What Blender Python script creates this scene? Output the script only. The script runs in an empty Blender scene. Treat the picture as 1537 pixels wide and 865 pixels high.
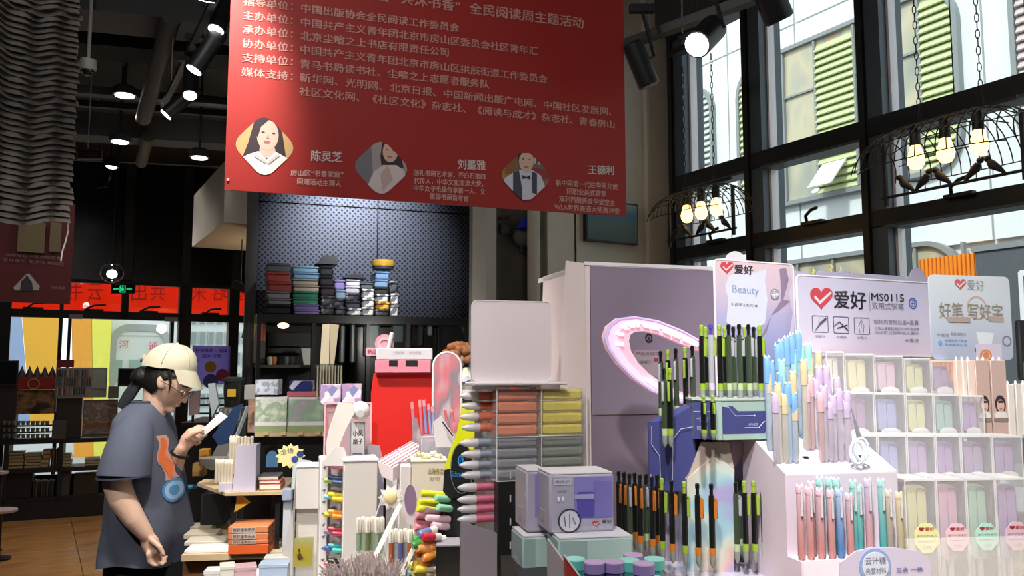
import bpy, math, random
from mathutils import Vector, Matrix
random.seed(7)
SC = bpy.context.scene
COL = SC.collection
R = math.radians
# ---------------------------------------------------------------- camera
FL = 1250.0                      # focal length for a picture 1537 wide
CZ = 1.47
TH = math.atan(121.0 / FL)
cd = bpy.data.cameras.new('camera'); cam = bpy.data.objects.new('camera', cd); COL.objects.link(cam)
cd.sensor_width = 36.0; cd.lens = FL / 1537.0 * 36.0; cd.clip_start = 0.05; cd.clip_end = 200
cam.location = (0, 0, CZ); cam.rotation_euler = (math.pi / 2 + TH, 0, 0)
SC.camera = cam
# ---------------------------------------------------------------- world, sun, lights, exposure
SC.view_settings.view_transform = 'Standard'; SC.view_settings.look = 'None'
SC.view_settings.exposure = 0.0; SC.view_settings.gamma = 1.0; SC.view_settings.use_curve_mapping = False
w = bpy.data.worlds.new('world'); SC.world = w; w.use_nodes = True
nt = w.node_tree; bgn = nt.nodes['Background']
bgn.inputs['Color'].default_value = (0.90, 0.96, 1.0, 1); bgn.inputs['Strength'].default_value = 2.0
def lamp(name, kind, loc, power, color=(1, 1, 1), target=None, size=0.1, spot=60, blend=0.5):
    l = bpy.data.lights.new(name, kind); l.energy = power; l.color = color
    o = bpy.data.objects.new(name, l); COL.objects.link(o); o.location = loc
    if kind == 'AREA': l.shape = 'RECTANGLE'; l.size, l.size_y = size if isinstance(size, tuple) else (size, size)
    elif kind == 'SUN': l.angle = size
    else: l.shadow_soft_size = size
    if kind == 'SPOT': l.spot_size = R(spot); l.spot_blend = blend
    if target is not None: o.rotation_euler = (Vector(target) - Vector(loc)).to_track_quat('-Z', 'Y').to_euler()
    return o
lamp('daylight_sun', 'SUN', (-8, -4, 14), 3.2, (1, .98, .95), (3, 5, 0), size=0.12)
lamp('added_ceiling_fill_front', 'AREA', (-0.3, 1.0, 3.6), 16, (1, .95, .9), (0.0, 1.4, 0), size=(1.6, 0.8))  # added area fill for the shop's ambient light, no fixture behind it
lamp('added_ceiling_fill_middle', 'AREA', (-1.6, 2.2, 3.7), 18, (1, .95, .9), (-1.3, 3.2, 0), size=(1.2, 1.0))  # second added ambient fill, over the middle of the room
lamp('track_spot_display', 'SPOT', (0.2, 0.6, 3.0), 235, (1, .96, .92), (0.95, 1.75, 1.2), size=0.05, spot=44, blend=.7)
lamp('added_spot_table', 'SPOT', (-0.8, 1.3, 3.2), 260, (1, .96, .92), (-0.35, 2.7, 0.9), size=0.05, spot=40, blend=.6)  # added spot out of view, brightens the middle table
lamp('added_spot_person', 'SPOT', (-0.9, 2.2, 3.3), 230, (1, .95, .9), (-1.35, 3.5, 1.0), size=0.06, spot=42, blend=.7)  # added spot without a lamp head, brightens the person

lamp('added_spot_person_front', 'SPOT', (-1.9, 1.0, 3.3), 170, (1, .95, .9), (-1.45, 3.4, 1.0), size=.06, spot=38, blend=.7)  # added from the viewer's side to lift the person's dark arm
lamp('added_spot_tower', 'SPOT', (-.35, -.5, 3.2), 190, (1, .96, .93), (.05, 1.75, 1.15), size=.06, spot=40, blend=.6)  # added behind the viewpoint to lift the tower and boxed goods
# ---------------------------------------------------------------- helpers
fwd = Vector((0, math.cos(TH), math.sin(TH))); upv = Vector((0, -math.sin(TH), math.cos(TH))); CP = Vector((0, 0, CZ))
def ray(px, py): return Vector(((px - 768.5) / FL, 0, 0)) + fwd + upv * ((432.5 - py) / FL)
def at(px, py, Y): d = ray(px, py); return CP + d * (Y / d.y)
def atz(px, py, z): d = ray(px, py); return CP + d * ((z - CZ) / d.z)
class Fr:
    """an upright local frame: x runs along the thing's front, y away from the viewer's side, z up"""
    def __init__(s, px, py, Y, deg=0.0):
        s.o = at(px, py, Y); s.a = R(deg); s.deg = deg
        s.u = Vector((math.cos(s.a), math.sin(s.a), 0)); s.n = Vector((-math.sin(s.a), math.cos(s.a), 0))
    def L(s, px, py, v=0.0):
        d = ray(px, py); t = (v + (s.o - CP).dot(s.n)) / d.dot(s.n); p = CP + d * t - s.o
        return Vector((p.dot(s.u), v, p.z))
    def W(s, l): return s.o + s.u * l[0] + s.n * l[1] + Vector((0, 0, l[2]))
    def B(s, x0, y0, x1, y1, v0=0.0):
        a = s.L(x0, (y0 + y1) / 2, v0); b = s.L(x1, (y0 + y1) / 2, v0); c = s.L((x0 + x1) / 2, y0, v0); d = s.L((x0 + x1) / 2, y1, v0)
        return a.x, b.x, d.z, c.z
def lin(h):
    if isinstance(h, str):
        h = h.lstrip('#'); c = [int(h[i:i + 2], 16) / 255 for i in (0, 2, 4)]
    else: c = list(h)
    return [x / 12.92 if x <= .04045 else ((x + .055) / 1.055) ** 2.4 for x in c]
MATS = {}
def mat(name, col, rough=.55, metal=0.0, alpha=1.0, emit=0.0, var=.06, scale=14.0, trans=0.0, bump=0.0, coat=0.0, spec=.5):
    """a node material: colour with fine noise variation, optional bump"""
    if name in MATS: return MATS[name]
    m = bpy.data.materials.new(name); m.use_nodes = True; nt = m.node_tree; b = nt.nodes['Principled BSDF']
    c = lin(col)
    tc = nt.nodes.new('ShaderNodeTexCoord'); nz = nt.nodes.new('ShaderNodeTexNoise'); nz.inputs['Scale'].default_value = scale; nz.inputs['Detail'].default_value = 3
    nt.links.new(tc.outputs['Object'], nz.inputs['Vector'])
    mx = nt.nodes.new('ShaderNodeMix'); mx.data_type = 'RGBA'
    mx.inputs[6].default_value = [max(0, x * (1 - var)) for x in c] + [1]; mx.inputs[7].default_value = [min(1, x * (1 + var)) for x in c] + [1]
    nt.links.new(nz.outputs['Fac'], mx.inputs[0]); nt.links.new(mx.outputs[2], b.inputs['Base Color'])
    b.inputs['Roughness'].default_value = rough; b.inputs['Metallic'].default_value = metal
    b.inputs['Alpha'].default_value = alpha; b.inputs['Specular IOR Level'].default_value = spec
    b.inputs['Coat Weight'].default_value = coat
    if trans: b.inputs['Transmission Weight'].default_value = trans
    if emit: b.inputs['Emission Color'].default_value = c + [1]; b.inputs['Emission Strength'].default_value = emit
    if bump:
        bp = nt.nodes.new('ShaderNodeBump'); bp.inputs['Strength'].default_value = bump; bp.inputs['Distance'].default_value = .01
        nt.links.new(nz.outputs['Fac'], bp.inputs['Height']); nt.links.new(bp.outputs[0], b.inputs['Normal'])
    MATS[name] = m; return m
def M(h, rough=.5, **k):
    """plain coloured material by hex code"""
    return mat('m_%s_%s_%s' % (h, rough, '_'.join('%s%s' % (a, b) for a, b in sorted(k.items()))), h, rough, **k)
def gradmat(name, cols, axis=2, lo=0.0, hi=1.0, rough=.5, alpha=1.0, metal=0.0):
    m = bpy.data.materials.new(name); m.use_nodes = True; nt = m.node_tree; b = nt.nodes['Principled BSDF']
    tc = nt.nodes.new('ShaderNodeTexCoord'); sp = nt.nodes.new('ShaderNodeSeparateXYZ'); mr = nt.nodes.new('ShaderNodeMapRange'); cr = nt.nodes.new('ShaderNodeValToRGB')
    nt.links.new(tc.outputs['Object'], sp.inputs[0]); nt.links.new(sp.outputs[axis], mr.inputs[0]); mr.inputs[1].default_value = lo; mr.inputs[2].default_value = hi
    nt.links.new(mr.outputs[0], cr.inputs[0])
    while len(cr.color_ramp.elements) < len(cols): cr.color_ramp.elements.new(.5)
    for i, (p, c) in enumerate(cols): cr.color_ramp.elements[i].position = p; cr.color_ramp.elements[i].color = lin(c) + [1]
    nt.links.new(cr.outputs[0], b.inputs['Base Color']); b.inputs['Roughness'].default_value = rough; b.inputs['Alpha'].default_value = alpha; b.inputs['Metallic'].default_value = metal
    return m
def blotch(name, cols, scale=8.0, rough=.5, kind='noise', bump=0.0, stretch=(1, 1, 1)):
    """colours in patches (printed graphics too small to read, mixed goods, reflective panes)"""
    m = bpy.data.materials.new(name); m.use_nodes = True; nt = m.node_tree; b = nt.nodes['Principled BSDF']
    tc = nt.nodes.new('ShaderNodeTexCoord'); mp = nt.nodes.new('ShaderNodeMapping'); mp.inputs['Scale'].default_value = stretch
    nt.links.new(tc.outputs['Object'], mp.inputs[0])
    if kind == 'noise':
        t = nt.nodes.new('ShaderNodeTexNoise'); t.inputs['Detail'].default_value = 2; out = t.outputs['Fac']
    else:
        t = nt.nodes.new('ShaderNodeTexVoronoi'); wn = nt.nodes.new('ShaderNodeSeparateColor'); nt.links.new(t.outputs['Color'], wn.inputs[0]); out = wn.outputs[0]
    t.inputs['Scale'].default_value = scale; nt.links.new(mp.outputs[0], t.inputs['Vector'])
    cr = nt.nodes.new('ShaderNodeValToRGB'); cr.color_ramp.interpolation = 'CONSTANT' if kind != 'noise' else 'LINEAR'
    while len(cr.color_ramp.elements) < len(cols): cr.color_ramp.elements.new(.5)
    n = len(cols)
    for i, c in enumerate(cols):
        cr.color_ramp.elements[i].position = (.3 + .4 * i / max(1, n - 1)) if kind == 'noise' else i / n; cr.color_ramp.elements[i].color = lin(c) + [1]
    nt.links.new(out, cr.inputs[0]); nt.links.new(cr.outputs[0], b.inputs['Base Color']); b.inputs['Roughness'].default_value = rough
    if bump:
        bp = nt.nodes.new('ShaderNodeBump'); bp.inputs['Strength'].default_value = bump; bp.inputs['Distance'].default_value = .02
        nt.links.new(out, bp.inputs['Height']); nt.links.new(bp.outputs[0], b.inputs['Normal'])
    return m
def glassmat(name, tint='ffffff', gloss=.08, rough=.02):
    """thin clear sheet: mostly transparent with a faint reflection"""
    m = bpy.data.materials.new(name); m.use_nodes = True; nt = m.node_tree; nt.nodes.clear()
    o = nt.nodes.new('ShaderNodeOutputMaterial'); t = nt.nodes.new('ShaderNodeBsdfTransparent'); g = nt.nodes.new('ShaderNodeBsdfGlossy'); mx = nt.nodes.new('ShaderNodeMixShader')
    t.inputs[0].default_value = lin(tint) + [1]; g.inputs['Roughness'].default_value = rough; mx.inputs[0].default_value = gloss
    nt.links.new(t.outputs[0], mx.inputs[1]); nt.links.new(g.outputs[0], mx.inputs[2]); nt.links.new(mx.outputs[0], o.inputs[0])
    MATS[name] = m; return m

def translucent(name, h, tr=.6):
    m = bpy.data.materials.new(name); m.use_nodes = True; nt = m.node_tree; b = nt.nodes['Principled BSDF']; b.inputs['Base Color'].default_value = lin(h) + [1]
    t = nt.nodes.new('ShaderNodeBsdfTranslucent'); t.inputs[0].default_value = lin(h) + [1]; mx = nt.nodes.new('ShaderNodeMixShader'); mx.inputs[0].default_value = tr
    nt.links.new(b.outputs[0], mx.inputs[1]); nt.links.new(t.outputs[0], mx.inputs[2]); nt.links.new(mx.outputs[0], nt.nodes['Material Output'].inputs[0]); return m
class MB:
    def __init__(s, m=None): s.v = []; s.f = []; s.mi = []; s.mats = []; s.cur = 0; s.T = None; s.use(m) if m else None
    def use(s, m):
        if m not in s.mats: s.mats.append(m)
        s.cur = s.mats.index(m); return s
    def add(s, vs, fs, m=None):
        if m is not None: s.use(m)
        n = len(s.v)
        if s.T is not None: vs = [s.T @ Vector(v) for v in vs]
        s.v += [tuple(v) for v in vs]
        for f in fs: s.f.append(tuple(n + i for i in f)); s.mi.append(s.cur)
        return s
    def box(s, x0, x1, y0, y1, z0, z1, m=None, b=0.0):
        if x0 > x1: x0, x1 = x1, x0
        if y0 > y1: y0, y1 = y1, y0
        if z0 > z1: z0, z1 = z1, z0
        b = min(b, (x1 - x0) * .45, (y1 - y0) * .45, (z1 - z0) * .45)
        if b <= 0:
            return s.add([(x, y, z) for x in (x0, x1) for y in (y0, y1) for z in (z0, z1)],
                         [(0, 1, 3, 2), (4, 6, 7, 5), (0, 4, 5, 1), (2, 3, 7, 6), (0, 2, 6, 4), (1, 5, 7, 3)], m)
        vs = []; idx = {}
        for i, x in enumerate((x0, x1)):
            for j, y in enumerate((y0, y1)):
                for k, z in enumerate((z0, z1)):
                    sx, sy, sz = (1, -1)[i], (1, -1)[j], (1, -1)[k]
                    for ax in range(3):
                        idx[(i, j, k, ax)] = len(vs)
                        vs.append((x + (0 if ax == 0 else sx * b), y + (0 if ax == 1 else sy * b), z + (0 if ax == 2 else sz * b)))
        g = lambda *k: idx[k]; fs = []
        for i in (0, 1):
            q = [g(i, 0, 0, 0), g(i, 1, 0, 0), g(i, 1, 1, 0), g(i, 0, 1, 0)]; fs.append(q if i else q[::-1])
            q = [g(0, i, 0, 1), g(1, i, 0, 1), g(1, i, 1, 1), g(0, i, 1, 1)]; fs.append(q[::-1] if i else q)
            q = [g(0, 0, i, 2), g(1, 0, i, 2), g(1, 1, i, 2), g(0, 1, i, 2)]; fs.append(q if i else q[::-1])
        for i in (0, 1):
            for j in (0, 1):
                fs.append([g(0, i, j, 1), g(1, i, j, 1), g(1, i, j, 2), g(0, i, j, 2)][::(-1 if i == j else 1)])
                fs.append([g(i, 0, j, 0), g(i, 1, j, 0), g(i, 1, j, 2), g(i, 0, j, 2)][::(1 if i == j else -1)])
                fs.append([g(i, j, 0, 0), g(i, j, 1, 0), g(i, j, 1, 1), g(i, j, 0, 1)][::(-1 if i == j else 1)])
        for i in (0, 1):
            for j in (0, 1):
                for k in (0, 1): fs.append([g(i, j, k, 0), g(i, j, k, 1), g(i, j, k, 2)])
        return s.add(vs, fs, m)
    def lathe(s, prof, c=(0, 0, 0), n=16, m=None, cap=True, sx=1.0, sy=1.0, arc=1.0):
        vs = []; fs = []; k = len(prof)
        nn = n if arc >= 1 else n + 1
        for i in range(nn):
            a = 2 * math.pi * arc * i / n
            for r, z in prof: vs.append((c[0] + r * math.cos(a) * sx, c[1] + r * math.sin(a) * sy, c[2] + z))
        for i in range(n):
            i2 = (i + 1) % nn
            for j in range(k - 1): fs.append((i * k + j, i2 * k + j, i2 * k + j + 1, i * k + j + 1))
        if cap and arc >= 1:
            if prof[0][0] > 1e-5: fs.append(tuple(i * k for i in range(n))[::-1])
            if prof[-1][0] > 1e-5: fs.append(tuple(i * k + k - 1 for i in range(n)))
        return s.add(vs, fs, m)
    def tube(s, pts, r, n=8, m=None, cap=True, closed=False, flat=1.0):
        pts = [Vector(p) for p in pts]; K = len(pts); rr = r if isinstance(r, (list, tuple)) else [r] * K
        vs = []; fs = []; pu = None
        for i, p in enumerate(pts):
            if closed: t = pts[(i + 1) % K] - pts[i - 1]
            else: t = pts[min(i + 1, K - 1)] - pts[max(i - 1, 0)]
            if t.length < 1e-9: t = Vector((0, 0, 1))
            t.normalize()
            if pu is None: pu = Vector((0, 0, 1)) if abs(t.z) < .9 else Vector((1, 0, 0))
            u = (pu - t * pu.dot(t)); u = u.normalized() if u.length > 1e-6 else t.orthogonal().normalized(); pu = u; wv = t.cross(u)
            for j in range(n):
                a = 2 * math.pi * j / n; vs.append(p + (u * math.cos(a) + wv * math.sin(a) * flat) * rr[i])
        for i in range(K if closed else K - 1):
            i2 = (i + 1) % K
            for j in range(n): fs.append((i * n + j, i * n + (j + 1) % n, i2 * n + (j + 1) % n, i2 * n + j))
        if cap and not closed: fs.append(tuple(range(n))[::-1]); fs.append(tuple((K - 1) * n + j for j in range(n)))
        return s.add(vs, fs, m)
    def cyl(s, a, b, r, n=12, m=None, r2=None): return s.tube([a, b], [r, r if r2 is None else r2], n, m)
    def ell(s, c, rad, m=None, n=12, k=8):
        prof = [(math.sin(math.pi * i / k), -math.cos(math.pi * i / k)) for i in range(k + 1)]
        vs = []; fs = []
        for i in range(n):
            a = 2 * math.pi * i / n
            for r, z in prof: vs.append((c[0] + r * math.cos(a) * rad[0], c[1] + r * math.sin(a) * rad[1], c[2] + z * rad[2]))
        q = k + 1
        for i in range(n):
            i2 = (i + 1) % n
            for j in range(k): fs.append((i * q + j, i2 * q + j, i2 * q + j + 1, i * q + j + 1))
        return s.add(vs, fs, m)
    def prism(s, poly, y0, y1, m=None):
        """poly in (x, z), extruded along y"""
        n = len(poly); vs = [(x, y0, z) for x, z in poly] + [(x, y1, z) for x, z in poly]
        fs = [tuple(range(n)), tuple(range(2 * n - 1, n - 1, -1))] + [(i, i + n, (i + 1) % n + n, (i + 1) % n) for i in range(n)]
        return s.add(vs, fs, m)
    def slab(s, poly, z0, z1, m=None):
        """poly in (x, y), extruded upward"""
        n = len(poly); vs = [(x, y, z0) for x, y in poly] + [(x, y, z1) for x, y in poly]
        fs = [tuple(range(n))[::-1], tuple(range(n, 2 * n))] + [(i, (i + 1) % n, (i + 1) % n + n, i + n) for i in range(n)]
        return s.add(vs, fs, m)
    def ring(s, pi, po, y0, y1, m=None):
        """flat ring between two outlines of equal length in (x, z), extruded along y"""
        n = len(pi); vs = [(x, y0, z) for x, z in pi] + [(x, y0, z) for x, z in po] + [(x, y1, z) for x, z in pi] + [(x, y1, z) for x, z in po]; fs = []
        for i in range(n):
            j = (i + 1) % n
            fs += [(i, j, n + j, n + i), (2 * n + i, 3 * n + i, 3 * n + j, 2 * n + j), (n + i, n + j, 3 * n + j, 3 * n + i), (i, 2 * n + i, 2 * n + j, j)]
        return s.add(vs, fs, m)
    def build(s, name, parent=None, loc=(0, 0, 0), rz=0.0, smooth=True, label=None, kind=None):
        me = bpy.data.meshes.new(name); me.from_pydata(s.v, [], s.f); me.polygons.foreach_set('material_index', s.mi)
        for mm in s.mats: me.materials.append(mm)
        if smooth:
            me.shade_smooth(); me.set_sharp_from_angle(angle=R(38))
        me.update(); o = bpy.data.objects.new(name, me); COL.objects.link(o); o.location = loc; o.rotation_euler = (0, 0, rz)
        if parent is not None: o.parent = parent
        if label: o['label'] = label
        if kind: o['kind'] = kind
        return o
def tag(o, label=None, cat=None, group=None, kind=None):
    for k, v in (('label', label), ('category', cat), ('group', group), ('kind', kind)):
        if v: o[k] = v
    return o
def thing(name, label, cat, loc=(0, 0, 0), rz=0.0, group=None):
    o = bpy.data.objects.new(name, None); COL.objects.link(o); o.location = loc; o.rotation_euler = (0, 0, rz); o.empty_display_size = .1
    return tag(o, label, cat, group)
def fth(fr, name, label, cat, group=None): return thing(name, label, cat, fr.o, fr.a, group)
KIDS = {}
def dup(root, loc, rz, label, scale=None):
    kids = KIDS.get(root.name)
    if kids is None:
        KIDS[root.name] = kids = [(c, [g for g in bpy.data.objects if g.parent == c]) for c in bpy.data.objects if c.parent == root]
    r = root.copy(); COL.objects.link(r); r.location = loc; r.rotation_euler = (root.rotation_euler.x, root.rotation_euler.y, rz); r['label'] = label
    if scale: r.scale = scale
    for c, gs in kids:
        d = c.copy(); COL.objects.link(d); d.parent = r
        for g in gs: e = g.copy(); COL.objects.link(e); e.parent = d
    return r
ORD = 'first second third fourth fifth sixth seventh eighth ninth tenth eleventh twelfth thirteenth fourteenth fifteenth sixteenth seventeenth eighteenth nineteenth twentieth'.split()
def rrect(x0, x1, z0, z1, r, n=5):
    r = min(r, (x1 - x0) / 2 - 1e-5, (z1 - z0) / 2 - 1e-5); p = []
    for cx, cz, a0 in ((x1 - r, z1 - r, 0), (x0 + r, z1 - r, 90), (x0 + r, z0 + r, 180), (x1 - r, z0 + r, 270)):
        for i in range(n + 1): a = R(a0 + 90 * i / n); p.append((cx + r * math.cos(a), cz + r * math.sin(a)))
    return p[::-1]
def circ(cx, cz, r, n=20, rz_=None): return [(cx + r * math.cos(2 * math.pi * i / n), cz + (rz_ or r) * math.sin(2 * math.pi * i / n)) for i in range(n)][::-1]
TXC = {}
def text_mesh(body, bold=0.0):
    if (body, bold) not in TXC:
        c = bpy.data.curves.new('lettering', 'FONT'); c.body = body; c.align_x = 'LEFT'; c.resolution_u = 2; c.offset = bold
        o = bpy.data.objects.new('lettering', c); COL.objects.link(o); bpy.context.view_layer.update()
        me = bpy.data.meshes.new_from_object(o.evaluated_get(bpy.context.evaluated_depsgraph_get()))
        TXC[(body, bold)] = ([tuple(v.co) for v in me.vertices], [tuple(p.vertices) for p in me.polygons])
        bpy.data.objects.remove(o); bpy.data.meshes.remove(me); bpy.data.curves.remove(c)
    return TXC[(body, bold)]
def text(mb, body, m, p0, p1, h, y, fit=True, bold=0.0, mirror=False):
    """lettering on an upright face: from (x,z) p0 to p1 along its baseline, height h, at local depth y"""
    vs, fs = text_mesh(body, 0)
    if not vs: return
    x0 = min(v[0] for v in vs); x1 = max(v[0] for v in vs); z0 = min(v[1] for v in vs); z1 = max(v[1] for v in vs)
    d = Vector((p1[0] - p0[0], p1[1] - p0[1])); Ln = d.length; ux = d / Ln; out = []
    for v in vs:
        a = (v[0] - x0) / (x1 - x0); a = 1 - a if mirror else a
        b = (v[1] - z0) / (z1 - z0) * h
        out.append((p0[0] + ux.x * a * Ln, y, p0[1] + ux.y * a * Ln + b))
    mb.add(out, [f[::-1] if not mirror else f for f in fs], m)
    if bold:
        k = h * .045
        for dx, dz in ((k, 0), (k * .5, k * .5)): mb.add([(a + dx, b - .00012, c + dz) for a, b, c in out], [f[::-1] if not mirror else f for f in fs], m)
# ---------------------------------------------------------------- materials for the setting
BLK = mat('black_metal', '17181a', .45); FRM = mat('window_frame_grey', '4d5660', .5, metal=.2); FRD = mat('window_frame_dark', '151516', .5)
CREAM = mat('cream_wall', 'd3cbbb', .8, bump=.05); GLASS = glassmat('window_glass', 'f4f8f8', .05)
DARK = mat('dark_paint', '48484a', .8, bump=.1, scale=6); DGREY = mat('dark_grey', '3a3b3d', .7)
WHITE = mat('white_card', 'ece6ea', .55, var=.02); OFFW = mat('off_white', 'dcd6d0', .6, var=.03)
PINKW = mat('pink_white_board', 'e9dade', .55, var=.02); WOOD = mat('light_wood', 'd0b68c', .5, var=.12, scale=30)
PURP = mat('muted_purple', '8d7f92', .6, var=.03); CLEAR = glassmat('clear_acrylic', 'f2f4f6', .10, .1)
def frost(h, a): return mat('frost_%s_%s' % (h, a), h, .3, alpha=a, var=.02)
RED = mat('banner_red', 'a01a10', .55, var=.03)
def st(o, kind='structure'): o['kind'] = kind; return o
AW = -60.4                                     # yaw of the window wall; the back wall is square to it
AB = 29.6
# ---- floor, ceiling, unseen walls
ROOM = [(-12, -4), (6.1, -4), (1.03, 5.01), (-2.40, 11.05), (-12, 5.6)]
st(MB(M('2a1a10', .7)).slab(ROOM, -.2, -.02).build('floor'))
fl = bpy.data.objects['floor']
floorm = blotch('wood_floor', ['94602f', 'b07a44', 'c28a50', '9c6838'], 2.2, .28, bump=.02, stretch=(1, 5, 1))
tile = MB(floorm).box(-.298, .298, -.298, .298, -.02, 0, b=.003)
t0 = None; ca, sa = math.cos(R(AB)), math.sin(R(AB))
for i in range(-11, 8):
    for j in range(1, 20):
        x = -2 + (i * .6) * ca - (j * .6) * sa; y = (i * .6) * sa + (j * .6) * ca
        if y < 3.5 or y > 12 or x > -.6 or abs(x) > .7 * y + .6: continue
        if t0 is None: t0 = tile.build('floor_tile', fl, (x, y, 0), R(AB))
        else: o = t0.copy(); COL.objects.link(o); o.location = (x, y, 0)
st(MB(DARK).slab(ROOM, 3.95, 4.2).build('ceiling'))
st(MB(DARK).box(-12, 6, -2.6, -2.4, 0, 3.95).build('wall_rear'))
st(MB(DGREY).box(-7.2, -7.0, -2.4, 8.3, 0, 3.95).build('wall_left'))
# ---- the window wall on the right
fw = Fr(1233, 350, 4.0, AW)
z0 = fw.o.z
def fz(h): return h - z0
# px positions of the mullions -> local x
mx = [fw.L(px, 350, -.11).x for px in (1008, 1122, 1299, 1537)]
sp = .715
xs = [mx[0], mx[0] + .62, mx[0] + .62 + .70, mx[0] + .62 + 1.42, mx[0] + .62 + 2.14, mx[0] + .62 + 2.9, mx[0] + 4.3]
xs[1] = mx[1]; xs[2] = mx[2]
TOP = 3.48
for k in range(len(xs) - 1):
    a, b = xs[k], xs[k + 1]
    wroot = st(bpy.data.objects.new('window_%d' % (k + 1), None)); COL.objects.link(wroot); wroot.location = fw.o; wroot.rotation_euler = (0, 0, fw.a)
    MB(FRD).box(a - .005, a + .028, -.12, .02, fz(.0), fz(TOP)).build('mullion', wroot)
    MB(FRM).box(a + .028, a + .105, -.10, .06, fz(.0), fz(TOP)).box(a + .105, a + .118, -.05, .0, fz(0), fz(TOP), WHITE).build('jamb', wroot)
    for (h0, h1, d) in ((.0, .12, .1), (.85, .93, .08), (2.09, 2.16, .11), (2.50, 2.58, .11), (3.40, TOP, .12)):
        MB(FRD).box(a + .028, b, -d, -.01, fz(h0), fz(h1)).box(a + .1, b, -d, -.01, fz(h0) - .012, fz(h0), FRM).build('transom', wroot)
    for (h0, h1) in ((.12, .85), (.93, 2.09), (2.16, 2.50), (2.58, 3.40)):
        MB(GLASS).box(a + .1, b, -.03, -.024, fz(h0), fz(h1)).build('pane', wroot)
    hx = (a + b) / 2 + .08; hb = MB(FRD).box(hx - .06, hx + .06, -.14, -.11, fz(2.15), fz(2.165))
    hb.tube([(hx - .03, -.13, fz(2.16)), (hx - .02, -.15, fz(2.19)), (hx + .02, -.16, fz(2.21)), (hx + .06, -.165, fz(2.215))], .008, 6); hb.build('sash_handle', wroot)
wl = MB(DARK).box(xs[0] - 7.0, xs[0] - .01, -.02, .10, fz(0), fz(TOP)).box(xs[0] - 7.0, xs[-1] + 1, -.12, .10, fz(TOP), fz(3.95)); st(wl.build('wall_right', None, fw.o, fw.a))
# ---- cream wall square to the windows, with the door recess on its left
fc = Fr(1003, 300, 4.96, AB)
def cz(h): return h - fc.o.z
cl = fc.L(822, 380, 0).x; cl2 = fc.L(735, 380, 0).x; gx = fc.L(864, 380).x
wc = MB(CREAM).box(cl, gx - .008, 0, .14, cz(0), cz(3.95)).box(gx + .008, .02, 0, .14, cz(0), cz(3.95)).box(gx - .008, gx + .008, .012, .14, cz(0), cz(3.95), DGREY)
st(wc.build('wall_cream', None, fc.o, fc.a))
wc = MB(CREAM).box(fc.L(975, 300, -.05).x, .02, -.035, 0, cz(0), cz(3.95)); st(wc.build('trim_1', None, fc.o, fc.a))
d = MB(mat('door_frame_white', 'bdb6a6', .6)).lathe([(.035, 0), (.035, 3.0)], (fc.L(801, 380).x, .0, cz(0)), 16)
st(d.build('trim_2', None, fc.o, fc.a))
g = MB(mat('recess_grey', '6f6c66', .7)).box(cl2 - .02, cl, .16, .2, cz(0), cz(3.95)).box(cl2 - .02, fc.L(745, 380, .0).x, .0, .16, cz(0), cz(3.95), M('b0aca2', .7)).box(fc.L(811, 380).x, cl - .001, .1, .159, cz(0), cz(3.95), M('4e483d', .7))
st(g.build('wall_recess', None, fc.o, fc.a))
# picture on the cream wall
fp = Fr(875, 362, 4.62, AB)
p = fth(fp, 'framed_picture', 'blue green landscape picture in thin dark frame on cream wall', 'picture')
p.location = fc.W((fc.L(875, 362).x, -.03, fc.L(875, 362).z))
wd = fc.L(953, 362).x - fc.L(875, 362).x; hh = .24
MB(BLK).box(0, wd, -.0, .028, 0, hh).build('frame', p)
MB(gradmat('landscape_print', [(0, '4a5a58'), (.45, '5d7472'), (.7, '3f7f9c'), (1, 'a9b7b0')], 2, 0, hh)).box(.01, wd - .01, -.003, 0, .01, hh - .01).build('print', p)
# ---- back wall with windows and the door
fb = Fr(50, 553, 9.3, AB)
def bz(h): return h - fb.o.z
def bx(px, py=470): return fb.L(px, py).x
st(MB(mat('black_back_wall', '0d0e10', .25)).box(bx(-260), bx(500), 0, .2, bz(2.49), bz(3.95)).build('wall_back', None, fb.o, fb.a))
def win(n, x0, x1, panes, mull):
    wr = st(bpy.data.objects.new('window_%d' % n, None)); COL.objects.link(wr); wr.location = fb.o; wr.rotation_euler = (0, 0, fb.a)
    MB(FRD).box(x0 - mull, x0 + mull, -.06, .08, bz(0), bz(2.5)).build('mullion', wr)
    for h0, h1 in ((0, .1), (2.04, 2.13), (2.45, 2.49)): MB(FRD).box(x0, x1, -.05, .05, bz(h0), bz(h1)).build('transom', wr)
    for h0, h1 in ((.1, 2.04), (2.13, 2.45)): MB(GLASS).box(x0, x1, 0, .006, bz(h0), bz(h1)).build('pane', wr)
    hx = (x0 + x1) / 2; MB(FRD).box(hx - .1, hx + .1, -.08, -.05, bz(2.12), bz(2.15)).tube([(hx - .05, -.08, bz(2.15)), (hx, -.1, bz(2.19)), (hx + .12, -.11, bz(2.2))], .012, 6).build('sash_handle', wr)
for n, (a, b, mw) in enumerate(((-240, -160, .06), (-160, -78, .06), (-78, 6, .06), (6, 92, .07), (277, 350, .07), (350, 420, .06), (420, 500, .06))): win(8 + n, bx(a), bx(b), 0, mw)
dr = st(bpy.data.objects.new('door_1', None)); COL.objects.link(dr); dr.location = fb.o; dr.rotation_euler = (0, 0, fb.a)
d = MB(FRD)
for a, b, h0, h1 in ((89, 95, 0, 2.49), (103, 108, 0, 2.05), (256, 261, 0, 2.05), (270, 277, 0, 2.49), (181, 192, 2.05, 2.49)): d.box(bx(a), bx(b), -.06, .06, bz(h0), bz(h1))
d.box(bx(92), bx(274), -.06, .06, bz(2.04), bz(2.13)).box(bx(92), bx(274), -.05, .05, bz(2.45), bz(2.49)).box(bx(107), bx(257), -.03, .03, bz(0), bz(.12)); d.build('door_frame', dr)
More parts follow.
